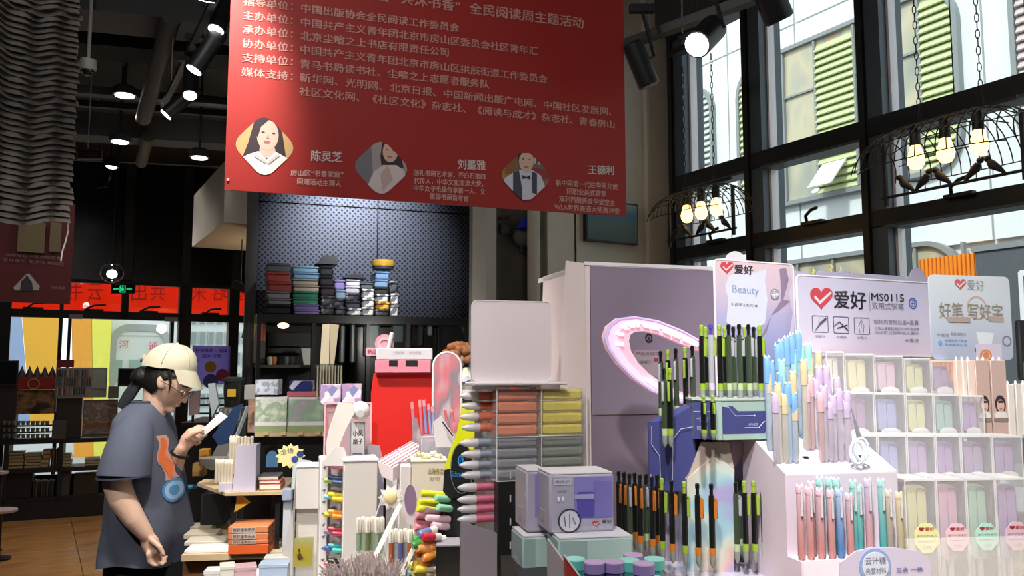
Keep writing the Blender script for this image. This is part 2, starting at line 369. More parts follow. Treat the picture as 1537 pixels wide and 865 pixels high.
MB(GLASS).box(bx(95), bx(270), 0, .006, bz(.12), bz(2.04)).build('door_glass', dr); MB(GLASS).box(bx(95), bx(270), 0, .006, bz(2.13), bz(2.45)).build('pane', dr)
MB(M('b5b5b5', .4)).box(bx(104), bx(124), -.12, -.06, bz(2.03), bz(2.08)).build('door_closer', dr); MB(M('b5b5b5', .4)).box(bx(246), bx(265), -.12, -.06, bz(2.03), bz(2.08)).build('door_closer', dr)
for px in (140, 222): MB(FRD).tube([(bx(px) - .08, -.08, bz(2.15)), (bx(px), -.1, bz(2.19)), (bx(px) + .12, -.11, bz(2.2))], .012, 6).box(bx(px) - .1, bx(px) + .1, -.08, -.06, bz(2.12), bz(2.15)).build('sash_handle', dr)
MB(M('c9c9c9', .3, metal=.8)).cyl((bx(250), -.1, bz(.9)), (bx(250), -.1, bz(1.5)), .015).cyl((bx(250), -.1, bz(1.0)), (bx(250), 0, bz(1.0)), .01).cyl((bx(250), -.1, bz(1.4)), (bx(250), 0, bz(1.4)), .01).build('pull_handle', dr)
# poles in the dark glazing above
for px in (187, 275, 350):
    st(MB(M('2c2d30', .5)).box(bx(px) - .05, bx(px) + .05, -.10, 0, bz(2.5), bz(3.95)).build('trim_%d' % (px // 10)))
    bpy.data.objects['trim_%d' % (px // 10)].location = fb.o; bpy.data.objects['trim_%d' % (px // 10)].rotation_euler = (0, 0, fb.a)
# ---- ceiling services: ducts, trays and beams
def ww(px, py, z): return atz(px, py, z)
def beam(px0, py0, px1, py1, z, wdt, hgt, m, name, label, cat):
    a = atz(px0, py0, z); b = atz(px1, py1, z); L = (b - a).length; an = math.atan2(b.y - a.y, b.x - a.x)
    o = MB(m).box(0, L, -wdt / 2, wdt / 2, 0, hgt).build(name, None, a, an); return tag(o, label, cat)
beam(100, 28, 560, 75, 3.55, .35, .25, M('454547', .6), 'ventilation_duct', 'grey rectangular duct crossing the ceiling nearest the mesh panel', 'duct')
beam(100, 206, 560, 236, 3.40, .25, .2, M('55565a', .6), 'ventilation_duct', 'pale grey rectangular duct crossing above the small round downlights', 'duct')
beam(96, 140, 560, 178, 3.5, .1, .06, M('4a4a4c', .6), 'cable_tray', 'thin grey cable tray under the ceiling by downlight', 'cable tray')
beam(96, 158, 560, 192, 3.5, .05, .05, M('3c3c3e', .6), 'ceiling_pipe', 'thin dark pipe just beyond the cable tray', 'pipe')
beam(96, 75, 560, 112, 3.6, .3, .15, M('1b1b1c', .8), 'ceiling_beam', 'wide black beam between the two grey ducts', 'beam')
beam(96, 240, 560, 262, 3.45, .05, .05, M('4c4c50', .6), 'ceiling_pipe', 'grey pipe running above the black back wall', 'pipe')
a = atz(258, 25, 3.5); b = atz(215, 178, 3.3)
tag(MB(M('4b4743', .6)).tube([a, a * .4 + b * .6, b], .055, 12).build('round_duct'), 'round brown grey duct slanting down between ceiling beams', 'duct')
a = atz(222, 205, 3.4); b = atz(212, 245, 3.3); tag(MB(M('6a665e', .6)).tube([a, b], .05, 12).build('round_duct'), 'short pale round duct hanging beside the downlight', 'duct')
# white bulkhead with a warm underside
BH = Fr(288, 371, 6.6, AB)
d = MB(mat('bulkhead', 'c9c2b4', .7)).box(0, 1.9, -1.3, 0, 0, .42)
st(d.build('wall_bulkhead', None, BH.o, BH.a))
lamp('bulkhead_warm_light', 'POINT', BH.W((.75, -.6, -.3)), 9, (1, .72, .42), size=.08)
# ---- outside, seen through the glass
fo = Fr(1300, 400, 9.0, AW)
FACW = mat('white_facade', 'e3e8e8', .7, var=.03, scale=2)
st(MB(M('8d8f8e', .8)).box(-40, 40, -20, 45, -.3, -.21).build('ground_pavement'))
fac = MB(FACW); GL = M('6f7a78', .2); MU = M('8b9090', .5)
fac.box(-16, 14, .15, .5, -2.2, 9.5)
fac = fac.build('white_building', None, fo.o, fo.a); tag(fac, 'white panelled building with rounded windows across the street beyond the right windows', 'building')
# cladding panels with open joints
def fx(px, py): q = fo.L(px, py); return q.x, q.z
pw, ph = 1.15, 1.5; jx, jz = fx(1083, 80)
pm = MB(FACW).box(.012, pw - .012, .10, .15, .012, ph - .012)
pan = None
for i in range(-5, 7):
    for j in range(-2, 4):
        x, z = jx + i * pw, jz + j * ph
        if pan is None: pan = pm.build('panel', fac, (x, 0, z))
        else: o = pan.copy(); COL.objects.link(o); o.location = (x, 0, z)
LOUG = M('c4ce98', .6); LOUW = M('c3cbc6', .6); LOUP = M('cdbcba', .6)
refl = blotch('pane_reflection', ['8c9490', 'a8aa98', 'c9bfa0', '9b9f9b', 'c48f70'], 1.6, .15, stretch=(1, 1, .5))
def strip_window(a, b, zt, zb, secs, label):
    W = b - a; pts_o = rrect(a, b, zb, zt, .42, 8); pts_i = rrect(a + .05, b - .05, zb + .05, zt - .05, .38, 8)
    wn = MB(MU).ring(pts_i, pts_o, .02, .12).build('window_frame', fac)
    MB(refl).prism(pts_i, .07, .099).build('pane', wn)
    for (u0, u1, kind) in secs:
        x0 = a + W * u0; x1 = a + W * u1
        if kind == 'g':
            n = max(1, round((x1 - x0) / .5)); mbx = MB(MU)
            for k in range(n + 1): x = x0 + (x1 - x0) * k / n; mbx.box(x - .015, x + .015, .03, .08, zb + .06, zt - .06)
            for hh in (.35, .68): mbx.box(x0, x1, .04, .08, zb + (zt - zb) * hh - .012, zb + (zt - zb) * hh + .012)
            mbx.build('mullion', wn)
        else:
            m = {'l': LOUG, 'w': LOUW, 'p': LOUP}[kind]; n = int((zt - zb - .1) / .085); lv = MB(m)
            for k in range(n):
                z = zb + .06 + k * .085; dz = min(z - zb, zt - z); ins = 0
                if dz < .4: ins = .4 - math.sqrt(max(0, .16 - (.4 - dz) ** 2))
                xa = max(x0, a + .06 + ins); xb = min(x1, b - .06 - ins)
                if xb - xa > .05: lv.add([(xa, .02, z), (xb, .02, z), (xb, .068, z + .084), (xa, .068, z + .084), (xa, .03, z - .012), (xb, .03, z - .012)], [(0, 1, 2, 3), (4, 5, 1, 0)])
            lv.build('louvre', wn)
a = fx(1103, 200)[0]; b = fx(1442, 200)[0]; zt = fx(1160, 78)[1]; zb = fx(1168, 311)[1]
strip_window(a, b, zt, zb, ((0, .1, 'l'), (.1, .42, 'g'), (.42, .60, 'l'), (.60, .86, 'g'), (.86, 1, 'l')), '')
b0 = fx(1067, 200)[0]; strip_window(b0 - 3.5, b0, zt, zb, ((.55, 1, 'w'), (0, .55, 'g')), '')
a3 = fx(1515, 100)[0]; strip_window(a3, a3 + 3, zt + .1, zb, ((0, .5, 'p'), (.5, 1, 'g')), '')
a4 = fx(1100, 400)[0]; b4 = fx(1442, 390)[0]; z4 = fx(1230, 384)[1]; strip_window(a4, b4, z4, z4 - 1.3, ((0, 1, 'g'),), '')
# the open white sash
x, z = fx(1236, 286); x2, z2 = fx(1262, 240)
MB(WHITE).add([(x, -.25, z), (x + .32, -.25, z), (x + .32, .02, z2), (x, .02, z2), (x, -.27, z), (x + .32, -.27, z), (x + .32, 0, z2), (x, 0, z2)], [(0, 3, 2, 1), (4, 5, 6, 7), (0, 1, 5, 4), (2, 3, 7, 6), (0, 4, 7, 3), (1, 2, 6, 5)]).build('open_sash', fac)
x0_, z1_ = fx(1398, 392); x1_, _ = fx(1486, 392)
sg = MB(M('f79a2c', .6)).box(x0_, x1_, -.2, -.05, z1_ - 1.2, z1_)
for k in range(14): sg.box(x0_ + (x1_ - x0_) * (k + .3) / 14, x0_ + (x1_ - x0_) * (k + .5) / 14, -.22, -.2, z1_ - 1.2, z1_, M('e2831c', .6))
tag(sg.build('shop_awning_sign', None, fo.o, fo.a), 'orange ribbed shop sign on the white building outside', 'sign')
x0_, z1_ = fx(1492, 382); s5 = thing('shop_sign', 'dark grey square sign with white symbol outside the rightmost window', 'sign', fo.o, fo.a)
MB(M('5a5f63', .5)).box(x0_, x0_ + 1.6, -.3, -.1, z1_ - 1.9, z1_).build('sign_board', s5)
MB(M('8a8f90', .5)).box(x0_ - .03, x0_ + 1.63, -.32, -.08, z1_, z1_ + .05).build('rim', s5)
k = MB(WHITE).ring(rrect(x0_ + .42, x0_ + 1.4, z1_ - 1.5, z1_ - .25, .02, 1), rrect(x0_ + .38, x0_ + 1.44, z1_ - 1.54, z1_ - .21, .02, 1), -.31, -.30)
text(k, '茶', WHITE, (x0_ + .5, z1_ - 1.2), (x0_ + 1.25, z1_ - 1.2), .8, -.31); k.build('lettering', s5)
# street side beyond the back wall
fs = Fr(200, 553, 17.0, AB)
def fX(px, py): q = fs.L(px, py); return q.x, q.z
sb = thing('street_building', 'white building with low arch and pink characters outside the glass door', 'building', fs.o, fs.a)
xA, _ = fX(140, 500); xB, _ = fX(266, 500); _, zA = fX(200, 455)
MB(FACW).box(xA, xB + .2, 0, .6, -1.7, zA + 1.5).build('wall', sb)
a_, t_ = fX(166, 486); b_, u_ = fX(256, 496)
MB(M('a9adaf', .5)).ring(rrect(a_ + .12, b_ - .12, -1.7, t_ - .14, .25, 8), rrect(a_, b_, -1.7, t_, .35, 8), -.06, 0).prism(rrect(a_ + .12, b_ - .12, u_ - .12, t_ - .14, .4, 6), -.03, 0, FACW).build('arch', sb)
pk = MB(M('e0486e', .5)); x, z = fX(178, 523); x2, _ = fX(192, 523); text(pk, '河', M('e0486e', .5), (x, z), (x2, z), fX(178, 511)[1] - z, -.08)
x, z = fX(222, 526); x2, _ = fX(236, 526); text(pk, '通', M('e0486e', .5), (x, z), (x2, z), fX(222, 513)[1] - z, -.08); pk.build('lettering', sb)
for px0, px1 in ((163, 182), (195, 211)):
    x, z = fX(px0, 540); x2, z2 = fX(px1, 572); MB(M('9fb6b2', .3)).box(x, x2, -.05, 0, z2, z).build('window_pane', sb)
ob = thing('apartment_building', 'white apartment block with a grid of small windows beyond the glass', 'building', fs.o, fs.a)
x0_, _ = fX(262, 500); x1_, _ = fX(420, 500); MB(M('eceeed', .7)).box(x0_, x1_, 1.0, 1.6, -1.8, 5).build('wall', ob)
wp = None
for r_ in range(5):
    for c_ in range(10):
        px = 274 + c_ * 13; py = 468 + r_ * 31; x, z = fs.L(px, py, 1.0).x, fs.L(px, py, 1.0).z
        if px > 350 and r_ > 3: continue
        if wp is None: wp = MB(M('93a09c', .3)).box(0, .10, .93, .99, -.26, 0).box(-.02, .12, .95, 1.0, -.28, .02, M('c9cdca', .5)).build('window_pane', ob, (x, 0, z))
        else: o = wp.copy(); COL.objects.link(o); o.location = (x, 0, z)
# yellow funnel columns
def funnel(pxs, py0, py1, m, label):
    (a0, a1), (b0, b1) = pxs; p = []
    for (px, py) in ((a0, py0), (a1, py0), (b1, py1), (b0, py1)): q = fs.L(px, py, -.6); p.append((q.x, q.z))
    tag(MB(m).prism(p, -.6, -.1).build('coloured_panel', None, fs.o, fs.a), label, 'wall panel')
funnel(((30, 92), (46, 80)), 440, 640, M('f3b53a', .6), 'amber tapering wall panel outside the leftmost glass bay')
funnel(((-30, 29), (-30, 45)), 440, 640, M('9fb2d6', .6), 'pale blue wall panel outside left of the amber panel')
funnel(((108, 137), (112, 140)), 440, 700, M('f5a93a', .6), 'orange yellow wall panel outside the glass door')
funnel(((137.5, 169), (140.5, 158)), 440, 700, M('f2ee62', .6), 'bright yellow wall panel beside the orange one outside')
# red banner outside the transom lights
fr_ = Fr(200, 440, 10.6, AB)
bn = thing('outdoor_banner', 'bright orange red banner hung outside the transom windows', 'banner', fr_.o, fr_.a)
ORB = translucent('banner_orange_cloth', 'ff6436', .75)
xa = fr_.L(-40, 440).x; xb = fr_.L(420, 440).x; zt = fr_.L(200, 418).z; zb_ = fr_.L(200, 475).z
MB(ORB).box(xa, xb, 0, .002, zb_, zt).build('cloth', bn); lt = MB(M('c8281a', .6))
for ch, px in (('云', 142), ('共', 236), ('米', 298), ('昭', 331), ('言', 366), ('书', 112), ('出', 208)):
    q = fr_.L(px - 11, 452, 0); q2 = fr_.L(px + 11, 452, 0); text(lt, ch, M('c8281a', .6), (q.x, q.z), (q2.x, q2.z), .22, -.012, mirror=True)
lt.build('lettering', bn)
# ---------------------------------------------------------------- hanging red banner
bf = Fr(338, 285, 2.7, 19.0)
ban = fth(bf, 'hanging_banner', 'large red hanging banner with white writing and three diamond portraits', 'banner')
a = bf.L(336.5, 285); b = bf.L(940, 325.5)
def warp(px): return b.z * (px - a.x) / (b.x - a.x)
topz = bf.L(600, -80).z
MB(RED).add([(a.x, 0, 0), (b.x, 0, b.z - .0), (b.x, 0, topz), (a.x, 0, topz), (a.x, .006, 0), (b.x, .006, b.z), (b.x, .006, topz), (a.x, .006, topz)],
            [(0, 1, 2, 3), (7, 6, 5, 4), (0, 4, 5, 1), (1, 5, 6, 2), (3, 2, 6, 7), (0, 3, 7, 4)]).build('cloth', ban)
TXM = M('dfa79d', .6, var=.02); TXW = M('e6dad8', .6, var=.02)
def btext(body, x0, y0, x1, y1, hpx, m=TXM, bold=.0, mb=None):
    p = bf.L(x0, y0, -.0015); q = bf.L(x1, y1, -.0015); h = bf.L(x0, y0 - hpx).z - bf.L(x0, y0).z
    t = MB(m); text(t, body, m, (p.x, p.z), (q.x, q.z), h, -.0015, bold=bold); o = t.build('lettering', ban, smooth=False); o['kind'] = 'stuff'
btext('“共沐书香”', 592, 4, 690, 18, 17, bold=.01); btext('全民阅读周主题活动', 704, 20.5, 875.5, 43, 17.5, bold=.01)
btext('书香房山', 500, -6, 582, 3, 17, bold=.01)
for bd, y0, y1, t, ys, xe, ye in (('指导单位：', 8, 16, '中国出版协会全民阅读工作委员会', 18.5, 688.6, 48), ('主办单位：', 29, 37, '中国共产主义青年团北京市房山区委员会社区青年汇', 39.5, 806.5, 83),
        ('承办单位：', 50, 57.5, '北京尘喧之上书店有限责任公司', 60, 673, 85), ('协办单位：', 71, 78, '中国共产主义青年团北京市房山区拱辰街道工作委员会', 80.5, 821, 125),
        ('支持单位：', 92.5, 99, '青马书局读书社、尘喧之上志愿者服务队', 102, 734, 133), ('媒体支持：', 114, 121, '新华网、光明网、北京日报、中国新闻出版广电网、中国社区发展网、', 122.5, 917.5, 174)):
    btext(bd, 365 - (y0 - 8) * .03, y0, 439, y1, 13.5, bold=.005); btext(t, 452 - (y0 - 8) * .02, ys, xe, ye, 13.5, bold=.005)
btext('社区文化网、《社区文化》杂志社、《阅读与成才》杂志社、青春房山', 449, 143, 922, 193, 13.5, bold=.005)
btext('陈灵芝', 467, 242, 513, 244, 16, TXW, .008); btext('刘墨雅', 687, 254, 728, 256, 15, TXW, .008); btext('王德利', 883, 262, 921, 263, 14, TXW, .008)
for t, x0, y0, x1, y1 in (('房山区“书香家庭”', 436, 264, 515, 267), ('国潮活动主理人', 446, 277, 512, 281), ('国礼书画艺术家，齐白石第四', 621, 264, 728, 270), ('代传人，中华文化交流大使，', 621, 276, 725, 281),
        ('中华女子毛体传承第一人，文', 621, 287, 728, 293), ('旅部书画监考官', 645, 299, 703, 303), ('新中国第一代驻华外交使', 834, 279, 927, 285), ('团职业英式管家', 851, 292, 910, 296), ('双利西厨美食学堂堂主', 839, 303, 923, 310), ('WLA世界美酒大奖赛评委', 832, 315, 930, 322)):
    btext(t, x0, y0, x1, y1, 9.5, M('dfb4ac', .6, var=.02), .004)
def pp(pts, v=-.002): r = []; [r.append((bf.L(x, y, v).x, bf.L(x, y, v).z)) for x, y in pts]; return r
def flat(mb, pts, m, v):
    q = pp(pts, v); mb.add([(x, v, z) for x, z in q], [tuple(range(len(q)))], m)
def diamond(cx, cy, h, slope=.07, rr=.3):
    pts = []
    cor = [(cx, cy - h), (cx + h, cy + h * slope), (cx, cy + h), (cx - h, cy - h * slope)]
    for i in range(4):
        p0 = Vector(cor[i - 1]); p1 = Vector(cor[i]); p2 = Vector(cor[(i + 1) % 4]); s_ = p1 + (p0 - p1) * rr; e_ = p1 + (p2 - p1) * rr
        for k in range(7): t = k / 6; q = s_ * (1 - t) ** 2 + p1 * 2 * t * (1 - t) + e_ * t * t; pts.append((q.x, q.y))
    return pts
def clip(poly, cl_):
    """clip polygon to a convex outline"""
    out = poly; n = len(cl_); cxm = sum(p[0] for p in cl_) / n; cym = sum(p[1] for p in cl_) / n
    for i in range(n):
        A = cl_[i]; B = cl_[(i + 1) % n]; nx, ny = -(B[1] - A[1]), B[0] - A[0]
        if nx * nx + ny * ny < 1e-8: continue
        if nx * (cxm - A[0]) + ny * (cym - A[1]) < 0: nx, ny = -nx, -ny
        f = lambda p: nx * (p[0] - A[0]) + ny * (p[1] - A[1]); new = []
        for j in range(len(out)):
            P, Q = out[j], out[(j + 1) % len(out)]; a_, b_ = f(P), f(Q)
            if a_ >= 0: new.append(P)
            if (a_ >= 0) != (b_ >= 0): t = a_ / (a_ - b_); new.append((P[0] + (Q[0] - P[0]) * t, P[1] + (Q[1] - P[1]) * t))
        out = new
        if len(out) < 3: return []
    return out
def oval(cx, cy, rx, ry, n=18, tilt=0): return [(cx + rx * math.cos(t) * math.cos(tilt) - ry * math.sin(t) * math.sin(tilt), cy + rx * math.cos(t) * math.sin(tilt) + ry * math.sin(t) * math.cos(tilt)) for t in [2 * math.pi * i / n for i in range(n)]]
SK = M('d9b3a2', .6, var=.02); HR = M('33222a', .6)
def portrait(cx, cy, h, shapes):
    d = diamond(cx, cy, h); mb = MB(); v = -.0012
    for pts, m in shapes:
        c = clip(pts, d) if pts is not None else d
        if len(c) > 2: flat(mb, c, m, v)
        v -= .0002
    o = mb.build('portrait', ban, smooth=False); o['kind'] = 'stuff'
LIP = M('b5626a', .6); EYE = M('4a3535', .6); SH = M('e9e2dc', .6, var=.02)
portrait(397, 219.5, 51, [(None, M('c9a06a', .6)), ([(383, 177), (400, 172), (415, 177), (424, 200), (430, 240), (440, 262), (375, 262), (358, 250), (372, 215)], HR),
    ([(391, 215), (411, 215), (416, 238), (388, 238)], SK), ([(357, 240), (372, 232), (388, 227), (400, 240), (414, 228), (432, 238), (440, 300), (350, 300)], SH),
    (oval(402, 203, 16.5, 23), SK), ([(383, 200), (386, 184), (398, 178), (404, 180), (392, 190), (387, 206)], HR), (oval(395, 198, 2.8, 1.2, 8), EYE), (oval(411, 200, 2.6, 1.2, 8), EYE), (oval(401, 213, 5, 2, 8), LIP),
    ([(402, 200), (404, 207), (400, 207)], M('c39a8a', .6)), ([(385, 232), (401, 243), (399, 246), (380, 234)], M('c9c0ba', .6)), ([(401, 243), (417, 232), (420, 234), (403, 247)], M('c9c0ba', .6))])
portrait(572, 252, 46, [(None, M('a89a9c', .6)), ([(520, 230), (556, 200), (560, 262), (545, 300), (520, 280)], M('77727a', .6)), ([(574, 214), (583, 208), (594, 212), (602, 235), (606, 252), (590, 254), (573, 252), (571, 235)], HR),
    ([(561, 258), (575, 248), (595, 248), (606, 256), (612, 275), (590, 300), (560, 300), (548, 288)], M('d6c8c8', .6)), ([(571, 262), (582, 248), (590, 270), (574, 288)], M('c4a8a0', .6)), (oval(586, 228, 11.5, 16), SK), (oval(581, 225, 2, 1, 8), EYE), (oval(591, 226, 2, 1, 8), EYE), (oval(585, 236, 4, 1.5, 8), LIP),
    ([(550, 280), (562, 287), (557, 290), (549, 284)], HR)])
shp = [(None, M('7d685c', .6)), ([(745, 262), (765, 240), (765, 280), (745, 280)], M('b07a3c', .6)), ([(758, 232), (775, 222), (775, 262), (758, 262)], M('8d5c30', .6)), ([(800, 220), (830, 246), (830, 250), (800, 246)], M('d8cfc4', .6)),
    ([(798, 252), (832, 256), (832, 270), (800, 268)], M('94323a', .6)), ([(806, 272), (832, 276), (826, 295), (806, 300)], M('b2605a', .6))]
for k in range(6): shp.append(([(800 + k * 5, 230), (802 + k * 5, 230), (802 + k * 5, 247), (800 + k * 5, 247)], M('54484a', .6)))
shp += [([(757, 268), (772, 258), (782, 255), (800, 256), (812, 264), (818, 280), (800, 310), (770, 306), (756, 285)], M('cfd0dc', .6)), ([(770, 259), (779, 256), (784, 285), (784, 312), (770, 300)], M('3c4252', .6)), ([(798, 257), (806, 261), (806, 292), (799, 290)], M('3c4252', .6)),
    ([(778, 222), (792, 219), (801, 226), (801, 240), (778, 240)], HR), (oval(790, 242, 11, 17), SK), ([(778, 238), (779, 226), (788, 221), (798, 223), (802, 236), (797, 230), (784, 230)], HR), (oval(785, 239, 1.8, 1, 8), EYE), (oval(795, 240, 1.8, 1, 8), EYE), (oval(790, 251, 4, 1.3, 8), LIP), ([(784, 263), (790, 266), (796, 263), (796, 270), (790, 267), (784, 269)], M('2a2c34', .6)), ([(788, 300), (800, 299), (799, 304), (788, 304)], M('8088a8', .6))]
portrait(789, 265, 42.5, shp)
q = bf.L(342, 270, -.002); MB(M('c8c0b8', .4)).box(q.x - .004, q.x + .004, -.004, -.001, q.z - .004, q.z + .004).build('eyelet', ban)

# ---------------------------------------------------------------- perforated black panel with storage shelf
pf = Fr(378, 470, 5.5, 19.5)
def perf():
    m = bpy.data.materials.new('perforated_metal'); m.use_nodes = True; nt = m.node_tree; b = nt.nodes['Principled BSDF']
    tc = nt.nodes.new('ShaderNodeTexCoord'); v = nt.nodes.new('ShaderNodeTexVoronoi'); v.inputs['Scale'].default_value = 38; v.inputs['Randomness'].default_value = 0
    mp = nt.nodes.new('ShaderNodeMapping'); mp.inputs['Scale'].default_value = (1, 0, 1); mp.inputs['Rotation'].default_value = (0, R(45), 0)
    nt.links.new(tc.outputs['Object'], mp.inputs[0]); nt.links.new(mp.outputs[0], v.inputs['Vector'])
    mr = nt.nodes.new('ShaderNodeMapRange'); mr.inputs[1].default_value = .25; mr.inputs[2].default_value = .34; nt.links.new(v.outputs['Distance'], mr.inputs[0])
    mx = nt.nodes.new('ShaderNodeMix'); mx.data_type = 'RGBA'; mx.inputs[6].default_value = lin('0a0a0c') + [1]; mx.inputs[7].default_value = lin('393c45') + [1]
    nt.links.new(mr.outputs[0], mx.inputs[0]); nt.links.new(mx.outputs[2], b.inputs['Base Color']); b.inputs['Roughness'].default_value = .45; b.inputs['Metallic'].default_value = .7
    return m
PERF = perf()
x1 = pf.L(760, 400).x; xm = pf.L(566, 400).x; zs = pf.L(450, 306).z; z0_ = pf.o.z; zb_ = pf.L(560, 478, -.02).z
pr = fth(pf, 'perforated_wall_unit', 'tall black perforated metal wall unit behind the storage boxes', 'wall unit')
MB(mat('unit_black', '1b1b1d', .6)).box(-.03, x1, .04, .25, -z0_, 3.9 - z0_).box(-.05, .02, -.06, .04, -z0_, 3.9 - z0_, M('3a3835', .6)).build('carcass', pr)
for xa, xb in ((.02, xm - .004), (xm + .004, x1)):
    for za, zb in ((zb_, zs - .004), (zs + .004, zs + .9)): MB(PERF).box(xa, xb, .0, .035, za, zb).build('panel', pr)
lamp('unit_wash_light', 'SPOT', pf.W((.78, -1.6, 1.35)), 520, (.86, .9, 1), pf.W((.72, 0, .45)), size=.05, spot=48, blend=1)
shf = fth(pf, 'storage_shelf', 'black ledge holding stacks of storage boxes below perforated wall', 'shelf')
zt = pf.L(500, 474, -.4).z
sx0 = pf.L(385, 476, -.4).x; sx1 = pf.L(705, 476, -.4).x
MB(mat('shelf_black', '121213', .4)).box(sx0, sx1, -.45, -.002, zt - .05, zt).build('ledge', shf)
for px in (388, 470, 552, 612, 700):
    x = pf.L(px, 520, -.42).x; MB(BLK).box(x - .012, x + .012, -.44, -.40, -z0_, zt - .05).build('post', shf)
MB(M('ffe2a8', .4, emit=4.0)).ell((pf.L(426, 474, -.44).x, -.43, zt - .07), (.035, .02, .018)).build('lamp_glow', shf)
def stack(px0, px1, layers, names, v=-.42, dep=.24):
    for i, (y0, y1, c) in enumerate(layers):
        bx0, bx1, bz0, bz1 = pf.B(px0, y0, px1, y1, v)
        nm, lb, ct = names(i, c); j = random.uniform(-.006, .006)
        zz0 = bz0 + .0006; zz1 = bz1
        if i == len(layers) - 1: zz0 = zt + .0005
        o = thing(nm, lb, ct, pf.W(((bx0 + bx1) / 2 + j, v, zz0)), pf.a); hw = (bx1 - bx0) / 2; h = zz1 - zz0
        MB(c if not isinstance(c, str) else M(c, .35, coat=.3)).box(-hw, hw, 0, dep, 0, h * .72, b=.008).build('body', o)
        MB(c if not isinstance(c, str) else M(c, .3, coat=.4)).box(-hw - .003, hw + .003, -.004, dep + .004, h * .76, h, b=.006).build('lid', o)
PATB = blotch('patterned_tin_dark', ['1c1c20', '4a4a50', '8d8f92', '2b2b30', 'b0b2b0'], 26, .3, 'voronoi')
PATG = blotch('patterned_tin_pale', ['b8b8b4', '6d6f70', '3c3e40', 'd2d2cc', '8b8f86'], 26, .3, 'voronoi')
PATA = blotch('patterned_tin_amber', ['c48a2c', '8a5a20', 'e2b23c', '5c3a1c'], 26, .3, 'voronoi')
cn = {'5d5e62': 'dark grey', '9a4440': 'dull red', '8e3f3e': 'brick red', '77777c': 'mid grey', '6a6a70': 'slate grey', '1c1c1e': 'black', '6f90a4': 'pale blue', '6488a4': 'sky blue', '8f8678': 'beige', '9d9484': 'sand', '2c6a54': 'green', '35745e': 'sea green', '6c5f92': 'purple', '7d6ea2': 'lilac'}
def s1(i, c): return 'storage_box', '%s flat storage box, %s from the top of the leftmost stack' % (cn[c], ORD[i]), 'box'
def s2(i, c): return 'storage_box', '%s flat storage box, %s from the top of the pastel stack' % (cn[c], ORD[i]), 'box'
stack(402, 437, [(395, 408, '5d5e62'), (408, 423, '9a4440'), (423, 437, '8e3f3e'), (437, 448, '77777c'), (448, 457, '6a6a70'), (457, 474, '1c1c1e')], s1)
stack(441, 479, [(400, 409.5, '6f90a4'), (409.5, 419, '6488a4'), (419, 428.5, '8f8678'), (428.5, 438, '9d9484'), (438, 447.5, '2c6a54'), (447.5, 457, '35745e'), (457, 465.5, '6c5f92'), (465.5, 474, '7d6ea2')], s2)
def gen(desc): return lambda i, c: ('pencil_tin', 'small tin, %s from the top of the stack %s' % (ORD[i], desc), 'tin')
stack(482, 502, [(399, 414, '1c1c1e'), (414, 429, '1c1c1e'), (429, 444, '2a2024'), (444, 459, PATB), (459, 474, PATB)], gen('under the black pouch'), dep=.2)
stack(503, 518, [(420, 435, '7d6ea2'), (435, 449, '6f8296'), (449, 461, PATB), (461, 474, PATB)], gen('topped by a lilac tin'), dep=.2)
stack(520, 541, [(420, 430, 'b9b4ba'), (430, 441, 'a9a6ac'), (441, 452, PATB), (452, 463, '33303c'), (463, 474, PATG)], gen('topped by two white tins'), dep=.2)
stack(543, 561, [(425, 434, '4c5456'), (434, 448, PATG), (448, 461, PATG), (461, 474, PATG)], gen('of silver patterned tins'), dep=.2)
stack(564, 584, [(408, 420, '5f7894'), (420, 432, '67809c'), (432, 442, '2c2c2c'), (442, 454, PATG), (454, 465, PATA), (465, 474, PATB)], gen('under the gold basket'), dep=.2)
stack(586, 598, [(422, 440, PATB), (440, 457, PATG), (457, 474, PATG)], gen('at the right end of the ledge'), dep=.2)
q = pf.L(575, 405, -.34); o = thing('round_tin', 'round gold rimmed tin on top of the blue tins', 'tin', pf.W((q.x, -.34, q.z)), pf.a)
MB(M('20252c', .5)).lathe([(.068, 0), (.07, .02)], n=20).build('body', o); MB(M('c79a35', .35, metal=.5)).lathe([(.073, .02), (.077, .03), (.077, .055), (.06, .062)], n=20).build('rim', o)
q = pf.L(493, 399, -.34); o = MB(M('17171a', .6)).prism([(-.09, 0), (-.055, .03), (-.04, .055), (.045, .055), (.05, 0)], -.08, .1).build('black_pouch', None, pf.W((q.x, -.34, q.z + .001)), pf.a); tag(o, 'black soft pouch lying on the third stack of tins', 'pouch')
q = pf.L(531, 420, -.34); o = MB(M('24242a', .4)).prism([(-.075, 0), (-.05, .018), (0, .034), (.05, .018), (.075, 0)], -.08, .1).build('folded_case', None, pf.W((q.x, -.34, q.z + .001)), pf.a); tag(o, 'dark folded case with white top on two white tins', 'case')
# dark reflections of a coffee bar under the ledge, built as solid machine parts
cf = Fr(560, 560, 5.6, 19.5)
bar = fth(cf, 'coffee_machine_reflection', 'reflection of a black coffee machine with grey steel panels behind the pink sign box', 'machine')
def cbx(mb, x0, y0, x1, y1, v0, v1, m, b=0): a_, b_, c_, d_ = cf.B(x0, y0, x1, y1, v0); mb.box(a_, b_, v0, v1, c_, d_, m, b=b)
mb = MB(mat('machine_black', '0f1012', .3)); cbx(mb, 528, 488, 700, 640, -.02, .12, mb.mats[0], .02); mb.build('housing', bar)
for (x0, x1, y0, y1, c) in ((510, 518, 488, 545, '5b6264'), (526, 534, 486, 545, '565c5e'), (547, 570, 484, 535, '6f807e'), (588, 607, 482, 515, '4c5a5e'), (615, 623, 482, 520, '6f7476'), (628, 636, 484, 520, '34383a'), (643, 650, 481, 504, '7d8688'), (668, 674, 481, 504, '8a9496')):
    mb = MB(M(c, .35)); cbx(mb, x0, y0, x1, y1, -.06, -.02, mb.mats[0], .01); mb.build('steel_panel', bar)
